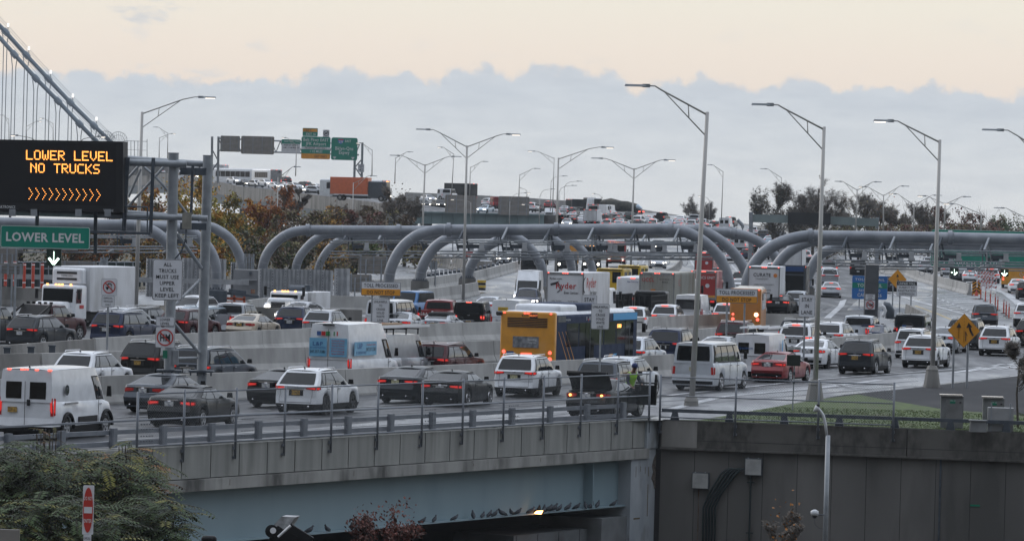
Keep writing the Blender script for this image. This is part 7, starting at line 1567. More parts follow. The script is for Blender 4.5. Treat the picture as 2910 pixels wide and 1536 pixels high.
C('suv', 'white', 2358, 915, 't', 'white crossover with slim red lamps between the lamp pole and the blue sedan', h=17)
C('pickup', 'lsilver', 2440, 896, 't', 'pale silver pickup behind the dark blue sedan', h=15)
C('sedan', 'dblue', 2478, 921, 't', 'dark blue sedan in front of the silver pickup', h=16, lit=2)
hm_ = C('boxsuv', 'dgrey', 2586, 893, 't', 'box-shaped dark off-roader with a flag-covered spare wheel', h=12)
m = MB(); m.tube([(-2.62, .1, 1.05), (-2.44, .1, 1.05)], .42, 20); m.build('spare_wheel', [RUB], hm_, smooth=30); m = MB()
for k in range(6): z = .78+.09*k; w = math.sqrt(max(.01, .36**2-(z-1.05)**2)); m.box((-2.63, .1, z), (.01, 2*w, .045), k % 2)
m.box((-2.64, .28, 1.2), (.01, .22, .2), 2); m.build('flag_cover', [RED_T, SIGNW, BLU_T], hm_)
# far carriageway queue
C('suv', 'dgrey', 74, 896, 't', 'dark grey crossover with curved chrome window line, left end of the farther queue', h=24, plate=PLATEW)
C('bigsuv', 'dblue', 312, 884, 't', 'blue-black SUV with silver rails, second in the farther queue from the left', h=23, plate=PLATEW)
pk = C('pickup', 'maroon', 110, 864, 't', 'dark red pickup with roof lamps and a black bed rack', h=25)
m = MB(); m.add([(-1.4, -.9, 1.36), (-.9, -.9, 1.9), (-.9, .9, 1.9), (-1.4, .9, 1.36)], [(0,1,2,3)])
for y in (-.85, .85): m.beam((-2.2, y, 1.36), (-.95, y, 1.93), .10)
m.build('bed_rack', [PLAST], pk); m = MB()
for k in range(5): m.box((-.7, -.7+.35*k, 2.0), (.12, .14, .12))
m.build('roof_lamp', [PLAST], pk)
C('pickup', 'dgrey', -60, 869, 't', 'dark pickup cut by the left edge, only its side window and flank showing', h=25)
C('suv', 'silver', 330, 874, 't', 'silver crossover roof just behind the blue-black SUV', h=23)
C('suv', 'dgrey', 385, 871, 't', 'grey crossover farther behind the blue-black SUV, next to the gantry post', h=23)
C('suv', 'maroon', 503, 877, 't', 'dark maroon crossover between the two grey gantry posts', h=23)
C('minivan', 'ltblue', 552, 869, 't', 'ice-white minivan with a roof rack behind the right gantry post', h=23)
C('pickup', 'silver', 655, 860, 't', 'silver crew-cab pickup with its dark bed cover, left of the champagne sedan', h=19)
C('sedan', 'gold', 706, 891, 't', 'champagne gold sedan with rounded red lamps', h=18, plate=PLATEY, lit=0, sc=.97)
C('suv', 'dblue', 830, 870, 't', 'dark coupe-backed electric crossover behind the silver crossover', h=10)
C('suv', 'silver', 909, 880, 't', 'silver crossover with a black rear window in the farther queue, left of the passenger van', h=16)
C('sedan', 'silver', 852, 857, 't', 'pale sedan roof in front of the utility truck', h=200)
C('passvan', 'white', 1083, 852, 't', 'white passenger van with black rear quarters behind the unlawful to cross sign', h=15)
C('sedan', 'silver', 1138, 886, 't', 'silver fastback sedan right of the unlawful to cross sign', h=11)
mg = C('coupe', 'silver', 1247, 888, 't', 'silver convertible with a black cloth roof', h=14, plate=PLATEY)
m = MB(); rbox(m, -1.2, .55, 1.32, 1.06, 1.405, .2, taper=.2); m.build('soft_top', [mat('black_canvas', (.012,.012,.014), .9)], mg, smooth=40)
rp = C('pickup', 'red', 1248, 851, 't', 'red pickup with white lettering on its tailgate', h=10)
seat_text(rp, [(rear_text, ("G&A SENECA", 0, 1.02, .17, 1.5, -2.99), SIGNT), (rear_text, ('FLOORING', 0, .78, .13, 1.0, -2.99), SIGNT)])
C('boxsuv', 'black', 1333, 857, 't', 'big black SUV with vertical red lamps right of the red pickup', h=8, plate=PLATEY, lit=2, wide=1.0)
wv = C('cargovan', 'white', 1437, 851, 't', 'plain white cargo van with a small yellow sticker, above the bus roof', h=13, lit=0, sc=.93, skip=('rear_window',))
m = MB(); rquad(m, -2.79, -.2, .45, 1.62, 1.85); m.build('yellow_sticker', [P['yellow']], wv); seat_text(wv, [(rear_text, ('EZ-PRINT', .12, 1.68, .10, .5, -2.82), BLK_T), (rear_text, ('718-492-5414', .12, 1.38, .10, .65, -2.80), GRY_T)])
C('sedan', 'lsilver', 1390, 842, 't', 'silver sedan roof behind the plain white cargo van', h=12)
C('sedan', 'white', 1180, 839, 't', 'white car roof seen over the white passenger van', h=12)
bb = C('boxsuv', 'blue', 1155, 826, 't', 'bright blue boxy off-roader facing this way beside the concrete barrier', h=200)
C('suv', 'dblue', 1585, 866, 't', 'dark blue crossover in front of the rental truck bumper', h=11, lit=2)
C('sedan', 'lsilver', 1738, 879, 't', 'silver sedan behind the two tall white signs', h=12, lit=2)
C('suv', 'white', 1800, 871, 't', 'white crossover with angled red lamps in front of the stake bed truck', h=9, lit=2)
C('suv', 'white', 1890, 865, 't', 'white crossover with a dark tailgate window below the shipping container', h=11, lit=2)
sv = C('cargovan', 'white', 1957, 837, 't', 'white high van with one wide black rear window beside the tall lamp pole', h=10, lit=0, sc=.95, skip=('rear_window',))
m = MB(); rquad(m, -2.78, -.82, .82, 1.35, 2.0); m.build('rear_window', [GLASS], sv)
C('suv', 'white', 2064, 861, 't', 'white crossover under the right toll processed sign', h=9, lit=2)
C('suv', 'white', 545, 839, 't', 'white crossover facing this way below the metal screen', h=200)
C('highvan', 'white', 1502, 768, 't', 'tall white van coming this way with lit headlamps', h=184)
C('suv', 'dblue', 1500, 818, 't', 'dark blue crossover with bright headlamps in front of the tall white van', h=184)
# ---------------------------------------------------------------- distant traffic
C('minivan', 'silver', 1872, 763, 'g', 'silver minivan with bright headlamps coming this way beside the curved divider', h=178)
C('pickup', 'dgrey', 1874, 720, 'g', 'dark pickup coming this way right behind the silver minivan', h=178)
far_cars = [
 ('pickup','black',1871,633,'black pickup with tall red lamps near the crest of the hill',14,2), ('sedan','lsilver',1838,635,'pale sedan just left of the black pickup on the hill',14,2),
 ('suv','white',1808,640,'white crossover with a dark tailgate left of the pale sedan on the hill',14,1), ('suv','green',1784,629,'dark green crossover behind the white one on the hill',16,1),
 ('sedan','black',1754,636,'black sedan between two crossovers high on the hill',14,2), ('bigsuv','black',1713,638,'black SUV right of the small white box truck on the hill',12,2),
 ('cargovan','white',1721,617,'white van beside the minibus near the hill crest',14,1), ('sedan','white',1929,636,'white sedan by the skyline parapet',12,1),
 ('pickup','silver',1966,640,'silver pickup by the skyline parapet, left of the tall lamp pole',12,1), ('suv','white',1962,652,'white crossover roof just above the front toll arch',12,1),
 ('sedan','ltblue',1896,646,'pale green-tinted sedan roof touching the arch flange',12,1), ('cargovan','white',2057,657,'white van with two rear windows between the arch tubes',10,1),
 ('pickup','dgrey',2069,647,'dark pickup behind the white van between the arch tubes',10,2), ('suv','white',2183,674,'white crossover with a lit top brake lamp along the far parapet',8,2),
 ('minivan','grey',2167,684,'grey minivan left of the white crossover by the far parapet',8,1), ('suv','white',2137,672,'white car roof showing above the rear arch',8,1),
 ('cargovan','silver',2217,700,'plain silver van above the right arch curve',8,1), ('sedan','ltblue',2184,696,'blue-white sedan left of the plain silver van',8,1),
 ('suv','black',2145,731,'black crossover with a single bright brake lamp between arches',8,2), ('suv','white',2166,738,'white crossover partly behind the crossing arch tubes',8,1),
 ('suv','lsilver',2079,747,'silver crossover in its own lane under the arches',7,1), ('cargovan','white',2100,716,'white service van behind the silver crossover under the arches',8,2),
 ('sedan','dgrey',2053,716,'dark grey sedan left of the white service van',8,1), ('suv','dblue',2120,742,'dark blue car with a small bright lamp near the black crossover',8,2),
 ('suv','dgrey',1972,724,'dark crossover right of the curved divider',8,1), ('sedan','white',1935,688,'white sedan under the gantry rack right of the divider',8,1),
 ('suv','black',2036,765,'black crossover with red lamps right of the farther rescue truck',9,2), ('suv','dgrey',2040,808,'dark crossover right of the nearer rescue truck',10,2),
 ('sedan','white',2022,784,'white car between the two red rescue trucks',9,1), ('pickup','white',2262,752,'white pickup left of the silver van beyond the right arch',8,1),
 ('suv','red',2033,712,'red-lamped dark red car up the lane left of the arches',8,2), ('sedan','dgrey',2032,690,'dark sedan farther up under the front arch',8,2),
 ('suv','white',2287,746,'white crossover with a brake lamp near the lamp pole top lane',6,2), ('passvan','lsilver',2300,778,'silver passenger van going up beside the thick lamp pole',6,1),
 ('suv','lsilver',2257,890,'silver crossover with a plate, between the arch legs beside the school bus',12,1), ('sedan','black',2208,892,'black sedan with a bright red lamp squeezed between two arch legs',12,2),
 ('sedan','silver',2361,848,'silver sedan at the inner edge of the curving lane',4,2), ('pickup','silver',2356,787,'silver pickup farther up the curving lane',2,2),
 ('bigsuv','silver',2358,812,'silver SUV behind the silver sedan in the curving lane',3,1), ('sedan','lsilver',2352,797,'pale car sandwiched in the curving lane queue',3,1),
 ('pickup','black',2438,786,'black off-roader alone on the open lane near the dark column',4,1), ('suv','dblue',2534,834,'dark blue crossover behind the unpaid toll sign',4,1),
 ('suv','white',2630,778,'white crossover behind the long pale wall, seen squarely',3,2), ('suv','black',2668,776,'black crossover right of the squarely seen white one',3,2),
 ('sedan','silver',2696,786,'silver sedan behind the broken-looking lane signal',3,2), ('sedan','dgrey',2722,803,'dark sedan below the broken-looking lane signal',4,2),
 ('sedan','white',2757,804,'white sedan left of the striped barricades',3,2), ('suv','dblue',2765,778,'dark blue crossover beyond the white sedan, near the barricades',3,2),
 ('suv','white',2806,778,'white crossover left of the amber bus at the top',3,2), ('suv','white',2818,805,'white hatchback partly behind the barricades',3,2),
 ('sedan','white',2893,834,'white sedan at the right edge in front of the amber bus',4,2), ('suv','black',2918,852,'black car half out of frame at the right edge',4,1),
 ('sedan','dgrey',2085,690,'dark sedan above the middle arch between vans',8,2), ('suv','dgrey',2118,690,'dark crossover left of the blue-white sedan',8,2),
 ('suv','white',2195,790,'white crossover peeking between the delivery truck and the arch',9,2), ('suv','lsilver',2120,800,'pale crossover above the orange school bus',10,2),
 ('suv','black',2103,822,'black crossover just above the toll processed sign',10,2), ('sedan','white',2095,838,'white sedan roof left of the school bus',10,1),
 ('sedan','dgrey',1848,672,'dark sedan under the gantry beam behind the silver minivan',178,1), ('suv','white',1795,690,'white oncoming car under the gantry rack',178,1),
 ('suv','dgrey',1700,684,'dark oncoming car seen through the gantry rack',178,1), ('sedan','silver',1740,676,'silver oncoming sedan seen through the gantry rack',178,1),
 ('suv','white',1320,768,'white oncoming crossover behind the reflector posts on the ramp',170,1), ('suv','silver',1372,764,'silver oncoming crossover behind the reflector posts',172,1), ('suv','white',1432,752,'white car half behind the ramp barrier under the bridge',172,1),
 ('sedan','white',1650,636,'white sedan left of the small white box truck',12,1), ('suv','dgrey',1622,615,'grey crossover with red lamps below the black dump truck',12,2),
 ('sedan','white',1575,618,'white sedan with bright red lamps on the hill left side',12,2), ('sedan','silver',1600,606,'silver sedan left of the grey crossover on the hill',12,1),
 ('highvan','white',1560,636,'white oncoming van at the end of the green girder bridge',182,1), ('suv','black',1522,604,'black SUV just right of the right big sign back',12,2),
 ('suv','red',1556,594,'red-lamped dark car behind the curved-arm lamps',12,2), ('sedan','silver',1610,645,'oncoming silver car with headlamps at the bridge end',182,1)]
for k, (kind, colr, px, py, lab, h, lit) in enumerate(far_cars): C(kind, colr, px, py, 'g', lab, h=h, lit=lit, lod=1)
up_cars = [('suv','dgrey',1213,592,900,'dark oncoming crossover with bright lamps at the left end of the girder bridge',160,1), ('sedan','silver',1230,574,960,'silver oncoming sedan behind the dark crossover on the upper road',158,1), ('suv','black',1255,593,890,'black oncoming off-roader beside the left big sign back',165,1),
 ('passvan','white',1268,566,985,'white van with a roof rack on the upper road crest',14,1), ('suv','white',1376,588,900,'white crossover between the two big sign backs',40,1), ('cargovan','red',1396,594,895,'bright red van between the two big sign backs',70,1), ('sedan','ltblue',1366,605,860,'pale car nosing out right of the left big sign back',200,1), ('suv','white',1506,602,860,'white car with a red lamp at the right big sign back edge',12,2),
 ('suv','silver',650,526,1060,'silver oncoming crossover below the left gantry legs',150,1), ('sedan','dgrey',708,530,1040,'dark oncoming sedan with lit headlamps in front of the coaches',150,1), ('suv','dgrey',820,524,1040,'dark crossover right of the coaches on the elevated road',-30,2), ('sedan','silver',825,537,1000,'silver sedan below the dark crossover on the elevated road',-40,2),
 ('suv','dgrey',880,539,990,'dark crossover with a red lamp before the third coach',-40,2), ('sedan','silver',872,549,960,'silver oncoming sedan near the elevated parapet',130,1), ('suv','silver',925,553,950,'silver oncoming crossover just left of the orange trailer',130,1), ('suv','dgrey',620,515,1100,'dark crossover at the foot of the distant gantry legs',-40,1),
 ('sedan','white',915,542,985,'white sedan in front of the third coach',-40,1), ('suv','white',470,497,1150,'white car glimpsed between the gantry posts on the elevated road',-40,1), ('sedan','dgrey',520,500,1130,'dark car glimpsed right of the left gantry post',-40,1), ('suv','white',440,492,1170,'pale car on the elevated road beside the message board edge',-40,1)]
for kind, colr, px, py, D, lab, h, lit in up_cars: C(kind, colr, px, py, 'd', lab, h=h, lit=lit, lod=1, D=D)

rnd_far = random.Random(31); taken = [(a[2], a[3]) for a in VL if a[3] < 790]
def fill(n, xr, yr, h, lab, grp, kinds, lit, D=None):
    k = 0; tries = 0
    while k < n and tries < 900:
        tries += 1; t = rnd_far.random(); px = lerp(xr[0], xr[1], t); py = lerp(yr[0], yr[1], t)+rnd_far.uniform(-yr[2], yr[2])
        if any(abs(px-a) < 26 and abs(py-b) < 9 for a, b in taken): continue
        taken.append((px, py)); kd, cl, wd = rnd_far.choice(kinds)
        o = C(kd, cl, px, py, 'd' if D else 'g', lab % wd, h=h, lit=lit, lod=1, D=(lerp(D[0], D[1], t) if D else None)); o['group'] = grp; k += 1
KS = [('suv', 'white', 'white'), ('sedan', 'silver', 'silver'), ('suv', 'dgrey', 'dark'), ('sedan', 'white', 'white'), ('suv', 'silver', 'silver'), ('sedan', 'black', 'dark')]
fill(26, (1560, 2060), (622, 668, 14), 12, 'tiny %s car in the dense queue climbing the far hill', 'tiny cars on the far hill', KS, 2)
fill(12, (1990, 2250), (690, 720, 22), 8, 'small %s car in the packed lanes behind the arch curves', 'small cars behind the arches', KS, 2)
fill(8, (2640, 2890), (772, 790, 8), 3, 'small %s car in the queue beyond the curved wall', 'small cars beyond the curved wall', KS, 1)
fill(14, (440, 930), (497, 551, 4), 150, 'tiny %s car on the elevated road above the trees', 'tiny cars on the elevated road', KS, 1, D=(1150, 930))
fill(8, (1195, 1540), (588, 602, 6), 12, 'tiny %s car on the road over the green girder bridge', 'tiny cars over the girder bridge', KS, 2, D=(905, 905))
# ---------------------------------------------------------------- person
def skin(name, verts, edges, rad, m, parent, sub=2):
    me = bpy.data.meshes.new(name); me.from_pydata(verts, edges, []); o = bpy.data.objects.new(name, me); COL.objects.link(o); o.parent = parent
    md = o.modifiers.new('Skin', 'SKIN'); md.use_smooth_shade = True
    if not me.skin_vertices: me.attributes.new('skin', 'FLOAT', 'POINT') if False else None
    sv = me.skin_vertices[0].data
    for i, r_ in enumerate(rad): sv[i].radius = (r_, r_) if not isinstance(r_, tuple) else r_; sv[i].use_root = (i == 0)
    s = o.modifiers.new('Subdivision', 'SUBSURF'); s.levels = s.render_levels = sub; me.materials.append(m); return o
pe = thing('person', 'person in a blue cap and bright yellow-green vest leaning at the open car door', 'person', G(1787, 1180)+Vector((0,.2,0)), R(-150)); pe.scale = (1.1, 1.1, 1.1)
SKINM = nmat('skin_tone', (.16,.085,.055), (.19,.105,.07), 20, (.5,.6)); NAVY = nmat('navy_work_cloth', (.012,.016,.028), (.02,.026,.04), 12, (.8,.9)); HIV = nmat('high_visibility_vest', (.30,.62,.02), (.36,.72,.03), 8, (.6,.75))
# x right, y forward (lean towards +y), z up
V_ = [(0,0,.95), (0,.03,1.10), (0,.10,1.28), (0,.18,1.44), (0,.25,1.54), (0,.30,1.63), (0,.33,1.72),
 (-.17,.19,1.42), (-.25,.30,1.18), (-.20,.52,1.06), (-.17,.60,1.04), (.17,.19,1.42), (.26,.28,1.17), (.22,.48,1.02), (.20,.56,.99),
 (-.10,0,.90), (-.12,.02,.50), (-.13,-.03,.09), (-.13,.12,.04), (.10,0,.90), (.13,.05,.50), (.14,0,.09), (.14,.15,.04)]
E_ = [(0,1),(1,2),(2,3),(3,4),(4,5),(5,6),(3,7),(7,8),(8,9),(9,10),(3,11),(11,12),(12,13),(13,14),(0,15),(15,16),(16,17),(17,18),(0,19),(19,20),(20,21),(21,22)]
Rr_ = [(.15,.11),(.145,.105),(.165,.115),(.16,.11),.055,.085,.08,.075,.05,.038,.03,.075,.05,.038,.03,.09,.065,.045,.04,.09,.065,.045,.04]
skin('body', V_, E_, Rr_, SKINM, pe)
skin('trousers', [V_[0], V_[15], V_[16], (-.13,-.03,.12), V_[19], V_[20], (.14,0,.12)], [(0,1),(1,2),(2,3),(0,4),(4,5),(5,6)], [(.17,.13),.105,.08,.06,.105,.08,.06], NAVY, pe)
skin('vest', [V_[0], V_[1], V_[2], V_[3], (0,.21,1.48), (-.15,.19,1.43), (.15,.19,1.43)], [(0,1),(1,2),(2,3),(3,4),(3,5),(3,6)], [(.17,.13),(.17,.125),(.19,.135),(.18,.13),.07,.095,.095], HIV, pe)
skin('sleeve', [V_[7], V_[8], (-.21,.48,1.08)], [(0,1),(1,2)], [.085,.062,.05], NAVY, pe); skin('sleeve', [V_[11], V_[12], (.23,.44,1.04)], [(0,1),(1,2)], [.085,.062,.05], NAVY, pe)
for sg, w in ((-1, V_[10]), (1, V_[14])):
    for k in range(4): f = (k-1.5)*.019; L_ = (.075, .085, .08, .062)[k]; skin('finger', [(w[0]+f, w[1]+.02, w[2]), (w[0]+f, w[1]+.02+L_*.5, w[2]-.005), (w[0]+f, w[1]+.02+L_, w[2]-.035)], [(0,1),(1,2)], [.011,.009,.008], SKINM, pe, 1)
    skin('thumb', [(w[0]-sg*.03, w[1]-.01, w[2]), (w[0]-sg*.055, w[1]+.03, w[2]-.01), (w[0]-sg*.055, w[1]+.06, w[2]-.03)], [(0,1),(1,2)], [.012,.010,.009], SKINM, pe, 1)
m = MB(); m.tube([(0,.30,1.68), (0,.31,1.74), (0,.33,1.80), (0,.33,1.83)], [.104,.108,.085,.03], 14); m.box((0,.44,1.70), (.15,.12,.015)); m.build('cap', [nmat('blue_cap', (.015,.025,.09), (.02,.035,.12), 8, (.8,.9))], pe, smooth=True)
m = MB(); m.tube([(-.03,.405,1.65), (.03,.405,1.65)], .008, 6); m.tube([(-.035,.40,1.66), (-.034,.41,1.66)], .012, 6); m.tube([(.035,.40,1.66), (.034,.41,1.66)], .012, 6); m.build('eyes', [SIGNK], pe); m = MB(); m.tube([(0,.39,1.64), (0,.425,1.615), (0,.40,1.605)], [.01,.015,.01], 6); m.build('nose', [SKINM], pe, smooth=True)
m = MB(); m.tube([(-.03,.395,1.575), (.03,.395,1.575)], .007, 5); m.build('mouth', [mat('lips', (.14,.05,.045), .6)], pe)
m = MB(); 
for x in (-.10, .10): m.beam((x, .02, 1.50), (x, .0, 1.05), .05, .02)
m.beam((-.17, -.03, 1.12), (.17, -.03, 1.12), .05, .02); m.beam((-.12, .03, 1.48), (.12, -.01, 1.15), .04, .03); m.build('harness', [SIGNK], pe)
# ---------------------------------------------------------------- pigeons
def pigeon_mesh():
    m = MB(); m.tube([(-.17,0,.02), (-.12,0,.035), (-.05,0,.075), (.03,0,.10), (.08,0,.135), (.105,0,.175), (.125,0,.20), (.15,0,.195)], [.012,.03,.055,.062,.048,.028,.028,.012], 10)
    m.tube([(.15,0,.195), (.175,0,.188)], [.008,.002], 5); return m.mesh('body', [nmat('pigeon_feathers', (.022,.026,.034), (.085,.095,.115), 9, (.6,.75), (1,1,1), 3)], True)
PG = pigeon_mesh(); legm = MB(); 
for y in (-.02, .02): legm.tube([(.0,y,.05), (.005,y,0), (.03,y,0)], .004, 4)
LG = legm.mesh('legs', [mat('pigeon_leg', (.25,.07,.06), .6)]); wm = MB(); wm.add([(.05,.055,.12), (-.16,.03,.03), (-.10,.05,.09), (.02,-.055,.12), (-.16,-.03,.03), (-.10,-.05,.09)], [(0,1,2), (5,4,3)]); WG = wm.mesh('wing_bars', [mat('wing_bar', (.01,.011,.014), .7)])
random.seed(21)
for px, fl in ((870, 1), (922, 0), (992, 0), (1192, 1), (1226, 1), (1283, 1), (1336, 1), (1363, 1), (1382, 1), (1397, 1), (1419, 0), (1445, 0), (1463, 1), (1499, 1), (1522, 0), (1537, 1), (1549, 1), (1564, 1), (1580, 1), (1605, 1), (1629, 1), (1655, 1), (1671, 1), (1689, 1), (1734, 1)):
    d = fwd*FPX+rv*(px-PW/2)+uv*(PH/2-1420); t_ = ((A1-nA*.14-CP).dot(nA))/d.dot(nA); p = CP+d*t_; p = Vector((p.x, p.y, -3.14)); s_ = (p-A1).dot(dA)
    p = A1+dA*s_+nA*.0; p.z = -3.138
    o = thing('pigeon', 'pigeon perched on the bottom flange of the pale blue girder', 'pigeon', p, rzA+(0 if fl else math.pi)+random.uniform(-.7, .7), 'pigeons on the girder flange')
    for nm, me in (('body', PG), ('legs', LG), ('wing_bars', WG)): put(me, nm, o)
    k = random.uniform(1.05, 1.3); o.scale = (k, k, k*random.uniform(.9, 1.15))
p = A1+dA*(-2.35)-nA*-.3; p.z = -5.05; dd = A(1757, 1518, 187); o = thing('pigeon', 'single pigeon standing apart on the concrete abutment step', 'pigeon', Vector((dd.x, dd.y, -5.05)) if False else dd, rzA+.3)
for nm, me in (('body', PG), ('legs', LG), ('wing_bars', WG)): put(me, nm, o)
# ---------------------------------------------------------------- construction lamp at the bottom
p = A(835, 1536, 142); o = thing('spotlight', 'black tilted floodlight head with a scuffed pale top at the bottom edge', 'floodlight', p)
def ql(x, y, d=0): return A(x, y, 142+d)-p
m = MB(); a, b, c, d = ql(758, 1512), ql(800, 1466), ql(840, 1468), ql(800, 1520)
m.add([a, b, c, d, a+Vector((.1,.7,-.1)), b+Vector((.1,.7,0)), c+Vector((.1,.7,0)), d+Vector((.1,.7,-.1))], [(0,3,2,1), (4,5,6,7), (1,2,6,5), (0,1,5,4), (3,7,6,2), (0,4,7,3)]); m.build('scuffed_top', [nmat('scuffed_white', (.12,.125,.13), (.42,.43,.44), 3.5, (.5,.7))], o)
m = MB(); m.tube([ql(772, 1508, -.2), ql(772, 1508, .6)], .19, 16); m.beam(ql(776, 1512), ql(812, 1536), .35, .5); m.beam(ql(815, 1505), ql(880, 1545), .22, .45); m.beam(ql(800, 1520), ql(838, 1540), .3, .4); m.build('housing', [PLAST], o); m = MB(); m.tube([ql(776, 1506, -.3), ql(776, 1506, -.22)], .09, 12); m.build('badge', [BAND], o); m = MB(); m.tube([ql(790, 1524, -.3), ql(826, 1492, -.3)], .035, 8); m.build('strut', [BAND], o)
p = A(594, 1530, 142); m = MB(); rbox(m, -.22, .22, .3, -.3, .1, .1); tag(m.build('camera', [PLAST], loc=p), 'small black camera head with a pale cap at the bottom edge', 'camera')
p = A(1150, 1530, 0+141)
# ---------------------------------------------------------------- trees
LEAFM = {}
def leafmat(n, c, r=.75):
    if n not in LEAFM:
        m = nmat('leaf_'+n, tuple(x*.75 for x in c), tuple(x*1.2 for x in c), .9, (r, r+.1)); LEAFM[n] = m
    return LEAFM[n]
YG = leafmat('yellow_green', (.26,.22,.035)); GO = leafmat('gold', (.42,.22,.028)); OR = leafmat('russet', (.32,.115,.03)); OLV = leafmat('olive', (.16,.14,.055)); DKB = leafmat('dull_brown', (.16,.115,.08)); RDB = leafmat('dark_red', (.15,.055,.042)); GR = leafmat('green', (.07,.105,.03)); DG = leafmat('deep_green', (.045,.065,.03)); TWG = leafmat('twig_grey', (.12,.105,.09))
BARK = nmat('bark', (.035,.028,.022), (.075,.062,.05), 6, (.85,.95), (1,1,.3))
def tree(name, label, base, h, r, mats, seed, nleaf=2200, lsize=.32, bare=False, trunk=.22, group='autumn trees', low=.25, limbs=9, twigs=True, cat='tree', crown_z=None, lean=0):
    rnd = random.Random(seed); t = thing(name, label, cat, base, rnd.uniform(0, 6), group)
    m = MB(); tips = []
    def branch(p, d, L_, rad, lv):
        pts = [p]; q = p.copy(); dd = d.copy(); n = 4
        for i in range(n):
            dd = (dd+Vector((rnd.uniform(-.22,.22), rnd.uniform(-.22,.22), rnd.uniform(-.05,.22)))).normalized(); q = q+dd*(L_/n); pts.append(q.copy())
        m.tube(pts, [rad*(1-.18*i) for i in range(n+1)], 5 if lv else 8, caps=False)
        if lv < 3:
            for i in range(2+ (lv < 2)+(bare and lv < 3)):
                k = rnd.choice((2, 3, 4)); nd = (dd+Vector((rnd.uniform(-1,1), rnd.uniform(-1,1), rnd.uniform(-.2,.7)))*.85).normalized(); branch(pts[k], nd, L_*rnd.uniform(.5,.75), rad*.5, lv+1)
        if lv >= 1: tips.extend(pts[2:])
    top = Vector((lean, 0, h*.62)); m.tube([Vector((0,0,0)), Vector((lean*.3, .1, h*.3)), top], [trunk, trunk*.8, trunk*.45], 8)
    for k in range(limbs):
        z = rnd.uniform(low, .62); p = Vector((lean*z/.62, 0, h*z)); a = rnd.uniform(0, 6.28); d = Vector((math.cos(a), math.sin(a), rnd.uniform(.25, 1.1))).normalized(); branch(p, d, r*rnd.uniform(.55, .9), trunk*.4, 0 if rnd.random() < .6 else 1)
    m.build('trunk', [BARK], t)
    c = MB(); cz = h*(crown_z or (low+1)/2+.02); rz_ = h*(1-low)/2
    cl = []
    for k in range(max(14, limbs*5)):
        a = rnd.uniform(0, 6.28); ph = rnd.uniform(-1, 1); rr = rnd.uniform(.45, .96)
        cl.append((Vector((r*rr*math.cos(a)*math.sqrt(1-ph*ph*.8), r*rr*math.sin(a)*math.sqrt(1-ph*ph*.8), cz+ph*rz_*rr)), rnd.uniform(.2, .42)*r, rnd.randrange(len(mats))))
    for p in tips[::3]:
        if (p.x**2+p.y**2)**.5 < r*1.1: cl.append((p, rnd.uniform(.10, .20)*r, rnd.randrange(len(mats))))
    per = max(1, nleaf//len(cl))
    for p, s, mi in cl:
        for j in range(per):
            u = Vector((rnd.gauss(0,1), rnd.gauss(0,1), rnd.gauss(0,.8))); u = u*(s*rnd.uniform(.3,1)/max(.3, u.length)); q = p+u
            if q.z > h*1.02 or q.z < h*low*.6: continue
            n1 = Vector((rnd.gauss(0,.8), rnd.gauss(-.4,.8), rnd.gauss(.7,.8))).normalized(); n2 = n1.orthogonal().normalized(); n3 = n1.cross(n2); w = lsize*rnd.uniform(.6, 1.3)
            c.add([q-n2*w*.5, q+n3*w*.32, q+n2*w*.5, q-n3*w*.32], [(0,1,2,3)], mi if rnd.random() < .8 else rnd.randrange(len(mats)))
    if bare and twigs:
        tw = MB()
        for p in tips:
            for j in range(5):
                d = Vector((rnd.gauss(0,1), rnd.gauss(0,1), rnd.gauss(.4,.8))).normalized()*rnd.uniform(.5, 1.1)*r*.22; q = p+d; s_ = d.orthogonal().normalized()*.022*max(1, r/3)
                tw.add([p-s_, p+s_, q], [(0,1,2)])
                for _ in range(2): e = p+d*rnd.uniform(.3,.8); f = e+Vector((rnd.gauss(0,1), rnd.gauss(0,1), rnd.gauss(.2,.7))).normalized()*r*.09; tw.add([e-s_*.6, e+s_*.6, f], [(0,1,2)])
        tw.build('twigs', [TWG], t)
    if nleaf: c.build('crown', mats, t)
    return t
def tr(px, pt, D, wpx, mats, seed, label, nleaf=2200, ls=.42, **k):
    b = A(px, 700, D); b.z = 0; top = A(px, pt, D).z; s = FPX/D
    return tree(k.pop('name', 'autumn_tree'), label, b, top, wpx/2/s, mats, seed, nleaf, ls, **k)
TL = 'golden autumn tree on the left valley side'
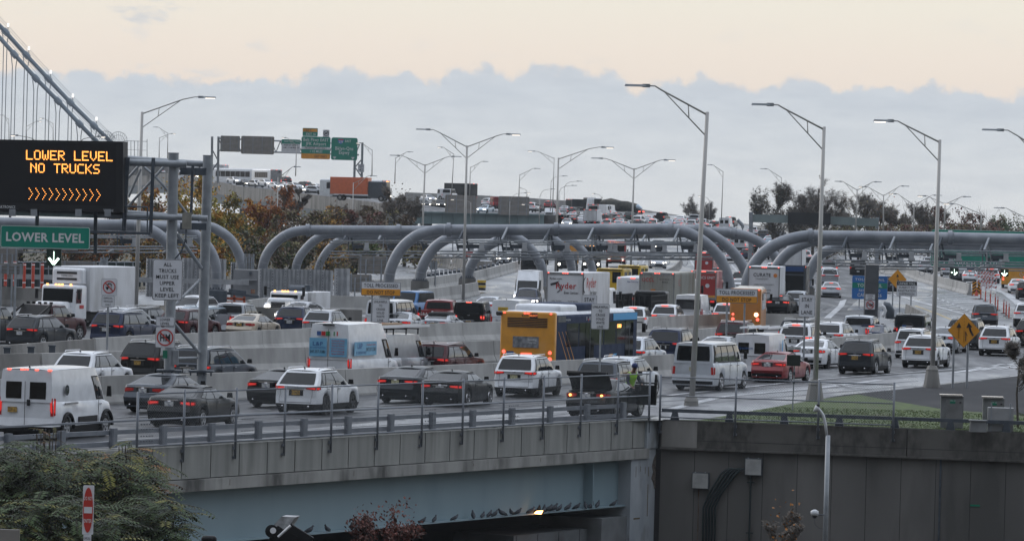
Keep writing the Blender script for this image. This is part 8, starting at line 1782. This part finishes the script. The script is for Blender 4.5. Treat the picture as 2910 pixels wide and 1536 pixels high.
lst = [(540, 500, 430, 190, (YG, GO, YG), 'large golden-yellow autumn tree right behind the gantry posts', 3600), (640, 545, 450, 170, (GO, YG, OLV), 'golden autumn tree bulging beside the rightmost left arch', 3200), (470, 540, 470, 160, (OR, OLV, GO), 'russet tree seen between the two gantry posts', 2400), (600, 640, 410, 180, (GO, YG, GR), 'lower golden tree behind the rear left arch', 2600),
 (380, 560, 480, 170, (OR, DKB, OLV), 'brownish thinning tree right of the black message board', 2200), (300, 620, 440, 160, (DKB, OLV, OR), 'dull brown tree above the refrigerated truck', 2200), (740, 560, 520, 130, (OR, OR, GO), 'russet orange tree left of the thin lamp pole', 2600), (800, 530, 560, 130, (OR, DKB, OR), 'bright russet tree just below the elevated parapet', 2600),
 (720, 660, 440, 160, (DKB, DG, OLV), 'dark sparse tree behind the front left-middle arch', 2000), (850, 600, 500, 170, (DKB, DKB, OLV), 'dark brown thicket tree below the orange trailer, left part', 2400), (940, 590, 520, 160, (DKB, OLV, GO), 'brown-olive tree below the orange trailer', 2400), (1020, 600, 540, 150, (DKB, DKB, RDB), 'dark brown tree right of the thin lamp below the trailer', 2200),
 (1100, 590, 560, 140, (OLV, DKB, DKB), 'dark olive tree left of the green girder bridge', 2200), (930, 690, 450, 160, (GO, DKB, OLV), 'small golden tree behind the sloping left-middle arches', 2000), (830, 690, 430, 150, (OLV, DKB, DG), 'dark tree low behind the second left-middle arch', 1800), (1010, 690, 470, 160, (OLV, GR, DKB), 'dull green tree behind the wide grey sign back', 2000), (1150, 650, 560, 130, (DKB, DG, OLV), 'dark thicket tree under the end of the girder bridge', 1800),
 (560, 700, 400, 170, (OLV, GO, OR), 'low golden-brown tree behind the perforated screens', 2000), (200, 640, 430, 200, (DKB, OLV, OR), 'brown tree behind the green lower level sign', 2000), (60, 640, 430, 180, (DKB, DG, OLV), 'dark tree at the left edge behind the lane signal', 1600), (440, 690, 400, 160, (OLV, DKB, GO), 'low brown tree between message board and gantry posts', 1800), (1200, 700, 520, 100, (YG, OLV, DKB), 'small yellowish tree under the bridge end by the ramp', 1200), (690, 610, 480, 120, (YG, GR, OLV), 'green-gold tree left of the thin lamp pole', 2000)]
for i, (px, pt, D, w, ms, lab, nl) in enumerate(lst): tr(px, pt, D, w, ms, 100+i, lab, int(nl*2.4), .27 if D < 460 else .31, low=.06, limbs=8)
# bare twiggy trees on the left
for i, (px, pt, D, w, lab) in enumerate(((845, 460, 560, 55, 'bare twiggy tree rising left of the orange trailer'), (1120, 490, 600, 90, 'bare twiggy tree at the right end of the orange trailer'), (1150, 530, 610, 100, 'second bare tree left of the girder bridge'), (960, 560, 560, 80, 'small bare tree in front of the elevated parapet'))):
    tr(px, pt, D, w, (DKB,), 200+i, lab, 60 if i else 0, .3, bare=True, name='bare_tree', group='bare trees', low=.45, limbs=8)
tr(25, 378, 700, 110, (OLV, DKB), 220, 'dark tree top above the left end of the message board', 1800, .5)
# right-hand tree line
rl = [(2195, 528, 700, 135, (OLV, DG, DKB), 'spreading olive tree left of the overhead black panel', 1500, .45, 1), (2310, 500, 690, 120, (DKB,), 'tall bare tree with fine twigs behind the overhead black panel', 120, .4, 1), (2265, 540, 700, 60, (DG, OLV), 'narrow leaning ivy-covered tree beside the bare one', 900, .4, 1),
 (2440, 545, 680, 110, (OLV, DKB), 'thin olive tree right of the overhead black panel', 1200, .42, 1), (2500, 550, 690, 110, (OLV, DG, OR), 'olive-green tree between two lamp poles at the right', 1500, .42, 1), (2560, 570, 690, 100, (OLV, OLV, DKB), 'sparse olive tree right of the middle right-hand lamp pole', 1200, .42, 1),
 (2640, 580, 690, 120, (RDB, DKB, OLV), 'reddish sparse tree behind the right-hand lamp poles', 1500, .42, 1), (2710, 590, 680, 120, (RDB, RDB, DKB), 'dark red tree above the wide green sign', 2400, .42, 0), (2790, 610, 690, 130, (RDB, DKB, DKB), 'brownish red tree near the long-armed lamp pole', 2400, .42, 0), (2860, 605, 700, 120, (DG, GR, OLV), 'dark green tree near the right edge', 2400, .42, 0), (2920, 585, 700, 100, (OLV, GR), 'olive tree at the right edge', 1500, .42, 0),
 (1990, 585, 1060, 90, (DKB,), 'faint bare tree beyond the skyline parapet by the tall lamp pole', 100, .4, 1), (2350, 560, 720, 130, (OLV, DKB), 'tangled low tree behind the overhead black panel', 1300, .42, 1), (2750, 640, 660, 200, (RDB, DKB, OLV), 'low dark red thicket above the wide green sign', 2600, .42, 0), (2590, 640, 660, 200, (DKB, OLV, RDB), 'low brown thicket behind the right toll arch', 2600, .42, 0), (2450, 640, 660, 180, (DKB, OLV, DG), 'low brown thicket left of the wide green sign', 2600, .42, 0), (2860, 650, 650, 180, (DKB, RDB, DG), 'low dark thicket at the right edge', 2400, .42, 0), (2250, 640, 700, 170, (OLV, DKB), 'scrubby growth under the overhead beam at its left end', 1200, .42, 1), (2350, 650, 690, 160, (DKB, OLV, DG), 'dark scrub below the overhead black panel', 1800, .42, 0)]
for i, (px, pt, D, w, ms, lab, nl, ls, bare) in enumerate(rl): tr(px, pt, D, w, ms, 300+i, lab, int(nl*(.75 if bare else 1.6)), ls*.72, bare=bool(bare), low=.3 if bare else .12, limbs=9, group='trees along the right horizon', name='bare_tree' if nl < 200 else 'tree')
# small bare sapling at the right + twig plant on the wall
t = tree('bare_tree', 'small bare sapling on the grass at the right edge', G(2893, 1215), 4.2, 1.0, (DKB,), 410, 40, .06, bare=True, trunk=.05, group='bare trees', low=.25, limbs=9)
b = A(2228, 1536, 178); b.z = -6.5; t = tree('bare_tree', 'thin whitish sapling with a few orange leaves in front of the dark wall', b, A(2228, 1395, 178).z-b.z, .7, (leafmat('orange_leaf', (.30,.12,.02)),), 411, 46, .13, bare=True, trunk=.03, group='bare trees', low=.45, limbs=6)
for o in t.children:
    if o.name.startswith(('trunk', 'twigs')): o.data.materials[0] = mat('pale_twig', (.16,.14,.12), .9)
# ---------------------------------------------------------------- ailanthus bushes, lower left
def frond_bush(label, cpx, cpy, rx, ry, D, n, seed, mats, lw=.066, ll=.205, npair=8, name='leafy_shrub', base_z=-7, FL=.85, group='foreground shrubs'):
    rnd = random.Random(seed); c = A(cpx, cpy, D); s = FPX/D; RX, RZ = rx/s, ry/s; t = thing(name, label, 'shrub', (c.x, c.y, base_z), 0, group); oz = c.z-base_z
    st = MB(); lv = MB(); stems = []
    for k in range(14):
        a = rnd.uniform(-1, 1)*RX*.8; top = Vector((a*1.1, rnd.uniform(-1,1), oz+RZ*rnd.uniform(.3,.8)*math.sqrt(max(.05, 1-(a/RX)**2)))); b = Vector((a*.4, rnd.uniform(-.5,.5), 0)); mid = b.lerp(top, .5)+Vector((rnd.uniform(-.3,.3),0,0)); st.tube([b, mid, top], [.05,.035,.012], 5); stems.append((mid, top))
    for k in range(n):
        a = rnd.uniform(0, 6.28); rr = math.sqrt(rnd.random()); x = RX*rr*math.cos(a); z = oz+RZ*rr*math.sin(a); y = rnd.uniform(-1.6, 1.0)
        p = Vector((x, y, z)); al = rnd.uniform(0, 6.28); d = Vector((math.cos(al), math.sin(al)*.8-.2, rnd.uniform(-.25,.55))).normalized(); L_ = FL*rnd.uniform(.6,1.15); side = d.cross(Vector((0,0,1))).normalized(); mi = rnd.choices(range(len(mats)), [4]+[1]*(len(mats)-1))[0]
        q = p.copy(); dd = d.copy(); pts = [q.copy()]
        for j in range(npair):
            dd = (dd+Vector((0,0,-.09))).normalized(); q = q+dd*(L_/npair); pts.append(q.copy())
            l = ll*(1-.45*abs(j/npair-.4))
            for sg in (1, -1):
                v = (side*sg+dd*.35+Vector((0,0,-.25+rnd.uniform(-.15,.15)))).normalized(); w = dd*lw*.5; e = q+v*l; mm = q+v*l*.45
                lv.add([q, mm+w, e, mm-w], [(0,1,2,3)], mi)
        st.tube(pts[::2], .006, 3, caps=False)
    st.build('stems', [BARK], t); lv.build('leaves', mats, t); return t
AL = leafmat('shrub_green', (.034,.058,.015)); AY = leafmat('shrub_yellow', (.12,.115,.02)); AO = leafmat('shrub_orange', (.20,.085,.015)); AD = leafmat('shrub_dark', (.014,.024,.010))
for i, (cx, cy, rx, ry, D, n, lab) in enumerate(((60, 1430, 150, 170, 128, 520, 'dense green shrub filling the bottom left corner'), (200, 1400, 150, 130, 132, 460, 'yellow-tinged shrub left of the do not enter sign'), (310, 1430, 150, 140, 130, 480, 'leafy green shrub behind the do not enter sign'), (430, 1490, 110, 85, 127, 230, 'long-fronded green shrub reaching over the pale blue girder'), (150, 1500, 200, 90, 124, 420, 'dark low shrub along the bottom left edge'), (380, 1350, 85, 80, 134, 170, 'shrub with fading yellow fronds against the parapet'), (20, 1330, 90, 70, 131, 160, 'shrub tips poking up beneath the white cargo van'))):
    frond_bush(lab, cx, cy, rx, ry, D, n, 500+i, (AL, AD, AY, AD) if i not in (1, 5) else (AL, AY, AO, AY))
frond_bush('single tall yellow frond spray standing before the parapet', 355, 1290, 28, 38, 133, 26, 520, (AY, AL), FL=.45, ll=.12)
frond_bush('wispy yellow weed tips in front of the guardrail at the left', 140, 1235, 32, 22, 133, 12, 521, (AY, AO), FL=.3, ll=.06, lw=.02)
# dark red oak
b = A(1090, 1536, 160); b.z = -7; RO = leafmat('oak_red', (.12,.035,.024)); RO2 = leafmat('oak_brown', (.075,.032,.022))
t = tree('oak_tree', 'small oak with dark red leaves against the pale blue girder', b, A(1115, 1398, 160).z+7, 1.3, (RO, RO2, RO), 603, 2600, .12, trunk=.06, low=.6, limbs=7, group='foreground shrubs')
# ---------------------------------------------------------------- haze
m = MB(); m.box((0, 1280, 14), (900, 2760, 104)); hzo = m.build('haze', [], None); hzo['kind'] = 'stuff'
hm_ = bpy.data.materials.new('haze'); hm_.use_nodes = True; nt = hm_.node_tree; nt.nodes.clear(); o_ = nt.nodes.new('ShaderNodeOutputMaterial'); v_ = nt.nodes.new('ShaderNodeVolumePrincipled')
v_.inputs['Color'].default_value = (.80, .87, .95, 1); v_.inputs['Density'].default_value = .00007; v_.inputs['Anisotropy'].default_value = .3; nt.links.new(v_.outputs[0], o_.inputs['Volume']); hzo.data.materials.append(hm_)
